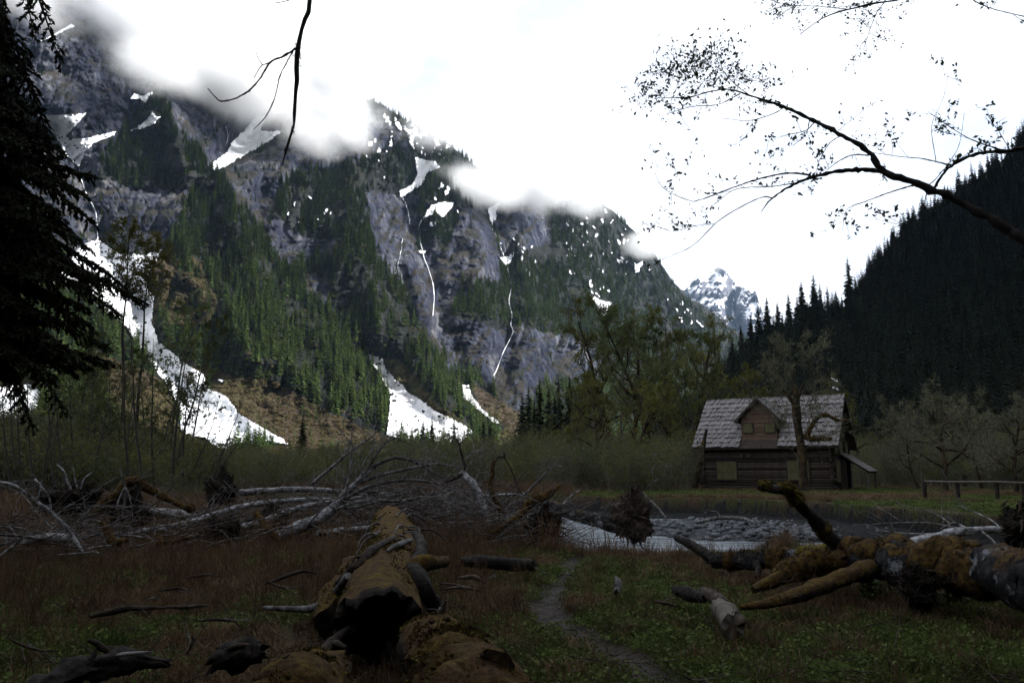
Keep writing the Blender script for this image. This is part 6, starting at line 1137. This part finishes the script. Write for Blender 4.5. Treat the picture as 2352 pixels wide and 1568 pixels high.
def near_trees():
    p = at(2830, 1300, 7.0)
    overhead('leaning_alder', 'alder limb reaching in with sparse small leaves against the sky', p, 0.16, [
        [(2480, 625, 0, 0.0440), (2352, 552, 0, 0.0376), (2291, 512, 0, 0.0344), (2203, 464, 0, 0.0312), (2142, 437, 0, 0.0296), (2094, 416, 0, 0.0280), (2028, 394, 0, 0.0256), (1998, 350, 0, 0.0208), (1941, 315, 0, 0.0192), (1875, 280, 0.1, 0.0168), (1809, 249, 0.1, 0.0136), (1744, 227, 0.1, 0.0096), (1678, 206, 0.2, 0.0064), (1634, 210, 0.2, 0.0064), (1582, 223, 0.2, 0.0048), (1503, 226, 0.3, 0.0024)],
        [(2028, 394, 0, 0.0208), (1976, 389, 0, 0.0192), (1897, 398, -0.1, 0.0160), (1831, 420, -0.1, 0.0112), (1774, 455, -0.2, 0.0072), (1748, 487, -0.2, 0.0040)], [(1862, 402, -0.1, 0.0096), (1809, 398, 0, 0.0088), (1744, 411, 0.1, 0.0080), (1678, 433, 0.1, 0.0064), (1608, 459, 0.2, 0.0048), (1582, 460, 0.2, 0.0040), (1525, 433, 0.2, 0.0032), (1503, 395, 0.2, 0.0016)], [(1774, 455, -0.2, 0.0056), (1744, 455, -0.2, 0.0048), (1656, 503, -0.3, 0.0040), (1591, 564, -0.3, 0.0032), (1521, 595, -0.3, 0.0016)],
        [(1634, 512, -0.3, 0.0032), (1590, 520, -0.3, 0.0024), (1547, 531, -0.3, 0.0016), (1510, 520, -0.3, 0.0015)], [(1831, 420, -0.1, 0.0056), (1775, 428, 0, 0.0048), (1690, 435, 0.1, 0.0032), (1640, 470, 0.1, 0.0024)], [(1996, 357, 0, 0.0064), (1960, 356, -0.1, 0.0056), (1930, 368, -0.1, 0.0040), (1900, 390, -0.2, 0.0024)], [(1700, 215, 0.2, 0.0056), (1650, 240, 0.2, 0.0040), (1590, 245, 0.3, 0.0032), (1530, 262, 0.3, 0.0016)], [(1720, 218, 0.1, 0.0048), (1690, 195, 0.1, 0.0040), (1660, 160, 0.1, 0.0032), (1645, 100, 0.1, 0.0016)],
        [(1800, 247, 0.1, 0.0048), (1775, 262, 0, 0.0040), (1720, 277, 0, 0.0032), (1660, 272, 0, 0.0016)], [(1870, 282, 0, 0.0048), (1850, 300, -0.1, 0.0040), (1810, 310, -0.1, 0.0024), (1760, 325, -0.1, 0.0016)], [(1860, 275, 0, 0.0048), (1850, 310, 0, 0.0032), (1820, 335, 0, 0.0024)], [(1930, 312, 0, 0.0048), (1905, 330, -0.1, 0.0032), (1880, 370, -0.1, 0.0024)],
        [(2110, 422, 0, 0.0080), (2050, 440, -0.1, 0.0056), (1990, 462, -0.2, 0.0040), (1945, 482, -0.3, 0.0024), (1935, 530, -0.3, 0.0016)], [(2146, 432, 0, 0.0112), (2180, 385, 0.1, 0.0112), (2243, 354, 0.2, 0.0144), (2321, 346, 0.3, 0.0176), (2400, 330, 0.3, 0.0208)], [(2185, 380, 0.1, 0.0064), (2120, 365, 0.1, 0.0048), (2070, 360, 0.1, 0.0032), (2000, 350, 0.1, 0.0024)], [(2300, 345, 0.2, 0.0072), (2230, 320, 0.2, 0.0048), (2180, 290, 0.2, 0.0032), (2130, 255, 0.2, 0.0016)], [(2150, 370, 0.1, 0.0032), (2140, 290, 0.1, 0.0024), (2165, 230, 0.1, 0.0016), (2178, 175, 0.1, 0.0015)], [(2320, 345, 0.3, 0.0040), (2290, 290, 0.3, 0.0024), (2310, 270, 0.3, 0.0016)], [(2120, 432, 0, 0.0048), (2150, 410, 0, 0.0040), (2200, 340, 0.2, 0.0024), (2215, 260, 0.2, 0.0016)], [(2130, 440, 0, 0.0048), (2110, 490, -0.2, 0.0032), (2040, 530, -0.2, 0.0024)]],
        3, 7.2, leaf=0.044, seed=5, extra=[(1600, 180, 45, 150), (1545, 205, 40, 100), (1640, 150, 36, 90), (1690, 180, 34, 70), (1560, 165, 30, 60), (1480, 215, 30, 40), (1500, 240, 36, 36), (1740, 205, 36, 40), (1645, 110, 22, 24), (1950, 300, 40, 24), (1560, 400, 40, 24), (1540, 470, 34, 24)], knots=[(2030, 396, 5), (1755, 232, 4), (1880, 285, 3)])
    p = at(2760, 1250, 9.0)
    overhead('alder_tree', 'leafy twigs hanging along the top above the alder limb', p, 0.18, [[(2500, -180, 0, 0.05), (2300, -70, 0, 0.02), (2150, -20, 0, 0.012), (2063, 0, 0, 0.009), (1984, 13, 0, 0.008), (1897, 39, 0, 0.005), (1836, 80, 0, 0.0025)], [(2033, 4, 0, 0.004), (2011, 35, 0, 0.003), (1984, 110, 0, 0.0018)], [(1950, 22, 0, 0.004), (1880, 15, 0, 0.003), (1800, 12, 0, 0.002)], [(2060, -40, 0, 0.005), (1960, -20, 0, 0.004), (1850, -12, 0, 0.002)], [(2225, -5, 0, 0.004), (2269, 17, 0, 0.004), (2352, 38, 0, 0.0035), (2420, 50, 0, 0.003)]], 10, 7.6, leaf=0.034, seed=8, extra=[(1830, 25, 30, 30), (1880, 20, 30, 30)])
    p = at(-900, 1500, 4.2)
    overhead('bare_maple', 'bare crooked twig hanging down from a limb overhead', p, 0.2, [[(300, -900, 0, 0.05), (600, -420, 0, 0.03), (690, -150, 0, 0.018), (712, 0, 0, 0.0135), (700, 46, 0, 0.0125), (686, 96, 0, 0.0125), (682, 140, 0, 0.012), (680, 219, 0, 0.0095), (674, 289, 0, 0.0085), (656, 350, 0, 0.006), (648, 381, 0, 0.003)], [(678, 112, 0, 0.007), (650, 130, 0, 0.006), (621, 144, 0, 0.006), (590, 190, 0.05, 0.005), (556, 219, 0.05, 0.005), (508, 232, 0.05, 0.004), (477, 203, 0.05, 0.0025)], [(622, 144, 0, 0.004), (600, 152, 0, 0.0035), (583, 180, 0, 0.002)], [(603, 150, 0, 0.003), (592, 132, 0, 0.0025), (588, 116, 0, 0.0015)], [(674, 116, 0, 0.0045), (655, 150, -0.05, 0.004), (643, 175, -0.05, 0.004), (630, 228, -0.05, 0.0035), (608, 271, -0.05, 0.003), (582, 298, -0.05, 0.002)], [(690, -10, 0, 0.004), (660, 2, 0, 0.003), (630, 8, 0, 0.002)]],
             0, 4.6, seed=9, knots=[(684, 108, 4), (683, 128, 5), (672, 300, 3), (655, 345, 2)])
near_trees()
def spruce():
    """big spruce at the left edge: trunk outside the frame, drooping sprays reach in"""
    r = np.random.default_rng(23); d = 13.0; b = at(-190, 1300, d); org = np.array([b[0], b[1], gz(b[0], b[1])]); o = empty('spruce_tree', org); tag(o, 'large dark spruce with drooping boughs above the thin trunks', 'tree')
    h = 17.0; mb = MB(); mb.tube(crom([[0, 0, -0.2], [0, 0, h * 0.5], [0.05, 0, h]], 16), np.linspace(0.42, 0.06, 16), 14, rough=0.12); build(mb, 'trunk', 'bark_dark', o)
    zmin = float(at(60, 860, d)[2] - org[2])
    def spray(mb, P, R, l):
        mb.tube(P, R, 5, cap=False); Q = np.c_[P, R]
        n = int(l * 16) + 6
        for k in range(n):
            i = (0.12 + 0.88 * (k + r.uniform(0, 1)) / n) * (len(P) - 1); a = int(min(i, len(P) - 2)); c = P[a] + (P[a + 1] - P[a]) * (i - a); ax = unit(P[a + 1] - P[a]); sd = np.cross(ax, [0, 0, 1]); sg = 1 if k % 2 else -1
            l2 = (0.22 + 0.28 * r.uniform()) * (1.15 - 0.75 * i / (len(P) - 1)) * min(l, 2.2) * 0.55; P2, R2 = grow(r, c, ax * 0.8 + sd * sg * r.uniform(0.5, 1) + [0, 0, -0.15], l2, 0.006, 4, 0.1, (0, 0, -0.18), 0.5); mb.tube(P2, R2, 3, cap=False)
            m = int(l2 * 60) + 8; j = r.uniform(0, 4, m); aa = np.minimum(j.astype(int), 3); C = P2[aa] + (P2[aa + 1] - P2[aa]) * (j - aa)[:, None]; dr = np.repeat(unit(P2[-1] - P2[0])[None], m, 0) + r.normal(0, 0.5, (m, 3)); mb.cards(C + dr * 0.02, r.uniform(0.07, 0.14, m), 0.32, k, m=1, dirs=dr)
    # boughs that show: tip pixel targets down the crown outline
    tips = [(30, 75), (45, 130), (70, 170), (60, 215), (95, 250), (130, 290), (175, 300), (190, 350), (150, 385), (215, 405), (195, 445), (120, 475), (205, 505), (165, 540), (200, 570), (140, 600), (185, 630), (230, 655), (290, 662), (325, 690), (270, 720), (215, 755), (240, 790), (250, 830), (160, 845), (80, 855), (120, 870), (40, 860), (190, 700), (150, 740), (100, 800), (60, 640), (90, 560), (110, 420), (80, 330), (20, 200), (40, 480), (170, 810), (130, 690), (90, 720), (60, 760), (200, 840), (30, 810), (20, 700), (25, 560), (10, 380)]
    tips = tips + [(u * r.uniform(0.1, 0.95) - 10, v + r.uniform(-40, 30)) for u, v in tips for _ in range(2)]
    tips = [(u * float(np.interp(v, [60, 200, 300, 410], [0.35, 0.45, 0.6, 1.0])), v) for u, v in tips]
    for k, (u, v) in enumerate(tips):
        t = at(u, v, d + r.uniform(-1.6, 1.6)) - org; z0 = t[2] + 0.35 + 0.28 * math.hypot(t[0], t[1]) * r.uniform(0.3, 0.9); z0 = min(z0, h * 0.97); b0 = np.array([0, 0, z0]); mid = b0 * 0.45 + t * 0.55 + np.array([0, 0, 0.10 + 0.08 * r.normal()]); P = crom([b0, mid, t], 9); l = np.linalg.norm(t - b0); mb = MB(); spray(mb, P, np.linspace(0.035, 0.006, 9), l); build(mb, 'bough', ['bark_dark', 'needles_dark'], o, False)
    for k in range(46):           # the rest of the crown
        z = zmin + (h - zmin) * r.uniform(0, 1) ** 1.1; a = r.uniform(1.2, 5.4) - np.pi / 2 - np.pi / 2; l = 3.4 * (1 - (z - zmin) / (h - zmin)) ** 0.7 + 0.5; dv = np.array([-abs(math.cos(a)), math.sin(a), 0]); P = crom([[0, 0, z], dv * l * 0.5 + [0, 0, z - 0.05 * l], dv * l + [0, 0, z - 0.32 * l]], 8); mb = MB(); spray(mb, P, np.linspace(0.035, 0.006, 8), l * 0.6); build(mb, 'bough', ['bark_dark', 'needles_dark'], o, False)
spruce()

# ------------------------------------------------------------------ ground plants, stones
leafmat('herb', [(0.3, (0.042, 0.060, 0.015)), (0.6, (0.088, 0.112, 0.030)), (0.8, (0.14, 0.16, 0.046))], 1.2, 0.45, 0.3)
leafmat('grass_dead', [(0.3, (0.060, 0.038, 0.019)), (0.55, (0.12, 0.078, 0.042)), (0.75, (0.19, 0.135, 0.08))], 1.0, 0.45, 0.25)
leafmat('stalk_red', [(0.3, (0.066, 0.040, 0.022)), (0.55, (0.14, 0.088, 0.050)), (0.75, (0.23, 0.155, 0.09))], 1.0, 0.45, 0.2)
leafmat('hellebore', [(0.3, (0.020, 0.040, 0.010)), (0.7, (0.045, 0.075, 0.022))], 1.5, 0.2, 0.35)
def blades(mb, r, n, rad, h0, h1, w, lean=0.4, m=0):
    for k in range(n):
        a = r.uniform(0, 6.28); q = r.uniform(0, rad); b = np.array([math.cos(a) * q, math.sin(a) * q, -0.01]); h = r.uniform(h0, h1); t = r.uniform(0, 6.28); l = r.uniform(0.1, 1) * lean * h; d = np.array([math.cos(t), math.sin(t), 0]); s = np.array([-d[1], d[0], 0]) * w * r.uniform(0.6, 1.3)
        m1 = b + d * l * 0.35 + [0, 0, h * 0.6]; e = b + d * l + [0, 0, h * r.uniform(0.75, 1)]; mb.add([b - s, b + s, m1 + s * 0.7, m1 - s * 0.7, e], Q=[[0, 1, 2, 3]], T=[[3, 2, 4]], m=m)
def cover():
    r = np.random.default_rng(29); HB, GD, SR = [], [], []
    for k in range(4):
        mb = MB(); q = r.uniform(-1, 1, (70, 2)) * 0.17; C = np.c_[q, r.uniform(0.01, 0.07, 70)]; mb.cards(C, r.uniform(0.018, 0.042, 70), 0.8, k, up=0.2); blades(mb, r, 26, 0.16, 0.03, 0.10, 0.004, 0.6); HB.append(proto('herb_form', mb, ['herb']))
        mb = MB(); blades(mb, r, 46, 0.15, 0.05, 0.2, 0.0045, 1.3); GD.append(proto('dead_grass_form', mb, ['grass_dead']))
        mb = MB()
        for s in range(9):
            a = r.uniform(0, 6.28); P, R = grow(r, (r.uniform(-0.12, 0.12), r.uniform(-0.12, 0.12), -0.02), (math.cos(a) * 0.3, math.sin(a) * 0.3, 1), r.uniform(0.2, 0.5), 0.005, 4, 0.12, (0, 0, 0), 0.5); mb.tube(P, R, 3, cap=False)
            for P2, R2 in side_twigs(np.c_[P, R], r, 4, 0.16, 0.0028, up=0.4): mb.tube(P2, R2, 3, cap=False)
        blades(mb, r, 34, 0.2, 0.06, 0.24, 0.005, 1.0); SR.append(proto('dry_stalk_form', mb, ['stalk_red']))
    def scat(n, u0, u1, v0, v1, cond, dmax=22):
        a, b = math.atan((u0 - W / 2) / F), math.atan((u1 - W / 2) / F); ph = r.uniform(a, b, n); y = np.sqrt(r.uniform(5.2 ** 2, dmax ** 2, n)); x, yy = y * np.sin(ph), y * np.cos(ph); P = p2(x, yy); z, zo = ground(x, yy, True); ok = cond(x, yy, P, zo); P[:, 2] = z; return P[ok]
    ins = lambda x, y: inpoly(x, y, CHAN)
    nz = lambda P: fbm(P * 0.45, 4, 123)
    A = scat(15000, -150, 2500, 0, 0, lambda x, y, P, zo: ~(ins(x, y) & (zo.sum(1) > 0.3)) & (zo[:, 0] < 0.5) & (r.uniform(size=len(x)) < sstep(-0.25, 0.25, nz(P) + 0.10 * np.sign(x))), 24)
    B = scat(13000, -150, 2500, 0, 0, lambda x, y, P, zo: ~(ins(x, y) & (zo.sum(1) > 0.3)) & (zo[:, 0] < 0.3) & (r.uniform(size=len(x)) < 0.15 + 0.75 * sstep(0.2, -0.2, nz(P))), 26)
    C = scat(7600, -150, 2500, 0, 0, lambda x, y, P, zo: ~(ins(x, y) & (zo.sum(1) > 0.3)) & (zo[:, 0] < 0.1) & (r.uniform(size=len(x)) < np.where(x < 0, 0.08 + 0.62 * sstep(8.5, 12.0, y + 3 * nz(P)), 0.10 + 0.25 * sstep(0.1, -0.3, nz(P)))), 21)
    for nm, P, pr, lab, cat, s0, s1 in (('ground_herbs', A, HB, 'low green herbs and moss carpeting the meadow', 'herbs', 0.7, 1.5), ('dead_grass', B, GD, 'matted brown dead grass over the meadow', 'grass', 0.6, 1.3), ('dry_stalks', C, SR, 'reddish brown dry stalks and bracken in the meadow', 'stalks', 0.45, 1.05)):
        n = len(P); s = r.uniform(s0, s1, n); gn_scatter(nm, P, np.stack([r.normal(0, 0.08, n), r.normal(0, 0.08, n), r.uniform(0, 6.28, n)], -1), np.stack([s, s, s * r.uniform(0.7, 1.2, n)], -1), r.integers(0, 4, n), pr, lab, cat)
    x = r.uniform(-28, 4, 9000); y = r.uniform(17, 62, 9000); k = ~ins(x, y) & (np.abs(np.arctan2(x, y)) < 0.66); x, y = x[k], y[k]; P = p2(x, y, ground(x, y)); n = len(P); s = r.uniform(0.9, 2.2, n)
    gn_scatter('jam_undergrowth', P, np.stack([0 * s, 0 * s, r.uniform(0, 6.28, n)], -1), np.stack([s, s, s], -1), r.integers(0, 8, n), SR + GD, 'brown dead stalks growing through and behind the log jam', 'stalks')
    # far bank turf fringe
    x = r.uniform(-20, 40, 16000); y = r.uniform(18, 82, 16000); far = (segdist(x, y, FARB) < segdist(x, y, NEARB)) & ~ins(x, y) & (np.abs(np.arctan2(x, y)) < 0.66); x, y = x[far], y[far]; P = p2(x, y, ground(x, y)); n = len(P); s = r.uniform(0.8, 1.9, n); k = r.integers(0, 8, n)
    nn = fbm(P * 0.12, 3, 7); k = np.where(nn > 0.0, r.integers(0, 4, n), r.integers(4, 8, n)); gn_scatter('far_meadow_grass', P, np.stack([0 * s, 0 * s, r.uniform(0, 6.28, n)], -1), np.stack([s * 1.4, s * 1.4, s], -1), k, HB + GD, 'rough brown and green turf of the far bank meadow', 'grass')
    # stones on the bar
    SM = []
    for k in range(6):
        th = np.linspace(0, np.pi, 5); ph = np.linspace(0, 2 * np.pi, 8)[:-1]; V = np.array([[math.sin(a) * math.cos(b), math.sin(a) * math.sin(b), math.cos(a)] for a in th for b in ph]); V = V * (1 + 0.28 * fbm(V * 1.5 + k * 7, 2, k))[:, None] * [1, 0.8, 0.55]; i = np.arange(4)[:, None] * 7; j = np.arange(7)[None]; j2 = (j + 1) % 7; mb = MB(); mb.add(V, np.stack([i + j, i + 7 + j, i + 7 + j2, i + j2], -1).reshape(-1, 4)); SM.append(mb)
    mes = [m.mesh('stone', 'stone') for m in SM]; bar = empty('gravel_bar', (9.6, 31.5, -0.55)); tag(bar, 'grey cobble bar between the river and the cut bank', 'gravel bar', kind='structure'); n = 0
    while n < 260:
        x, y = r.normal(9.0, 3.4), r.normal(29.5, 3.4); z, zo = ground(np.array([x]), np.array([y]), True)
        if z[0] < -0.78 or zo[0, 1] < 0.5: continue
        s = r.uniform(0.08, 0.21); o = link('stone', mes[n % 6], bar, (x - 9.6, y - 31.5, z[0] + 0.55 + s * 0.2)); o.rotation_euler = (r.uniform(-0.3, 0.3), r.uniform(-0.3, 0.3), r.uniform(0, 6.28)); o.scale = (s,) * 3; n += 1
    x = r.uniform(-8, 17, 9000); y = r.uniform(19, 44, 9000); z, zo = ground(x, y, True); k = (zo[:, 1] > 0.4) & (z > -0.95) | ((zo[:, 2] > 0.5) & (r.uniform(size=9000) < 0.10)); P = p2(x, y, z)[k]; n = len(P); s = r.uniform(0.03, 0.10, n)
    prs = [proto('pebble_form', m, ['stone'], True) for m in SM]; gn_scatter('river_gravel', P, np.stack([0 * s, 0 * s, r.uniform(0, 6.28, n)], -1), np.stack([s, s, s], -1), r.integers(0, 6, n), prs, 'small grey gravel covering the bar and river bed', 'gravel')
    # pebbles on the path
    t = r.uniform(0, 1, 260); Pp = crom([(a, b, 0) for a, b in PATHXY], 200); q = Pp[(t * 199).astype(int)] + r.normal(0, 0.14, (260, 3)); q[:, 2] = ground(q[:, 0], q[:, 1]); s = r.uniform(0.008, 0.03, 260); gn_scatter('path_pebbles', q, np.stack([0 * s, 0 * s, s * 100], -1), np.stack([s, s, s], -1), r.integers(0, 6, 260), prs, 'small pebbles and grit on the worn footpath', 'pebbles')
    # broad-leaved plants by the fallen tree
    def hell(u, v, sc, lab, gr=None):
        p = onground(u, v); o = empty('hellebore_plant', p); tag(o, lab, 'plant', gr)
        for s in range(3):
            st = MB(); b = np.array([r.uniform(-0.12, 0.12), r.uniform(-0.1, 0.1), -0.02]); hh = sc * r.uniform(0.75, 1.05); P, R = grow(r, b, (r.normal(0, 0.1), r.normal(0, 0.1), 1), hh, 0.012, 6, 0.05, (0, 0, 0.05), 0.5); st.tube(P, R, 5); so = build(st, 'stem', 'hellebore', o)
            for l in range(9):
                i = 1 + 5 * l / 8.0; a = int(min(i, 5)); c = P[a] + (P[a + 1] - P[a]) * (i - a); an = l * 2.4 + r.uniform(-0.3, 0.3); d = np.array([math.cos(an), math.sin(an), 0.75]); L = sc * r.uniform(0.32, 0.5); wd = L * 0.26; sd = np.array([-math.sin(an), math.cos(an), 0]); mb = MB(); rows = []
                for q in range(6):
                    f = q / 5.0; ctr = c + d * L * f + np.array([0, 0, -0.55 * L * f * f]); w = wd * math.sin(math.pi * (0.08 + 0.92 * f) ** 0.8) + 0.002; rows += [ctr - sd * w + [0, 0, w * 0.35], ctr, ctr + sd * w + [0, 0, w * 0.35]]
                mb.add(rows, [[q * 3 + e, q * 3 + e + 1, q * 3 + e + 4, q * 3 + e + 3] for q in range(5) for e in (0, 1)]); build(mb, 'leaf', 'hellebore', so)
    hell(1985, 1395, 0.42, 'broad-leaved plant before the mossy lower limb'); hell(2025, 1380, 0.34, 'smaller broad-leaved plant right of the mossy limb'); hell(2158, 1400, 0.45, 'tall broad-leaved plant under the pale end of the fallen tree'); hell(2200, 1395, 0.46, 'second tall broad-leaved plant under the fallen tree')
    for u, v, sc, lab in ((1115, 1262, 0.28, 'larger narrow-leaved green clump before the mossy jam limb'), (1838, 1440, 0.26, 'narrow-leaved clump below the lower mossy limb'), (1870, 1435, 0.24, 'second narrow-leaved clump below the lower mossy limb'), (290, 1488, 0.24, 'narrow-leaved clump above the dark half-buried log'), (1100, 1258, 0.25, 'smaller narrow-leaved clump before the mossy jam limb'), (380, 1365, 0.22, 'narrow-leaved clump among the brown stalks'), (1540, 1332, 0.22, 'narrow-leaved clump left of the fallen mossy tree')):
        p = onground(u, v); o = empty('iris_clump', p); tag(o, lab, 'plant', 'narrow-leaved green clumps')
        for q in range(3): mb = MB(); blades(mb, r, 12, 0.12, sc * 0.5, sc, 0.010, 0.25); build(mb, 'leaf_clump', 'hellebore', o, False).location = (r.uniform(-0.15, 0.15), r.uniform(-0.1, 0.1), 0)
cover()
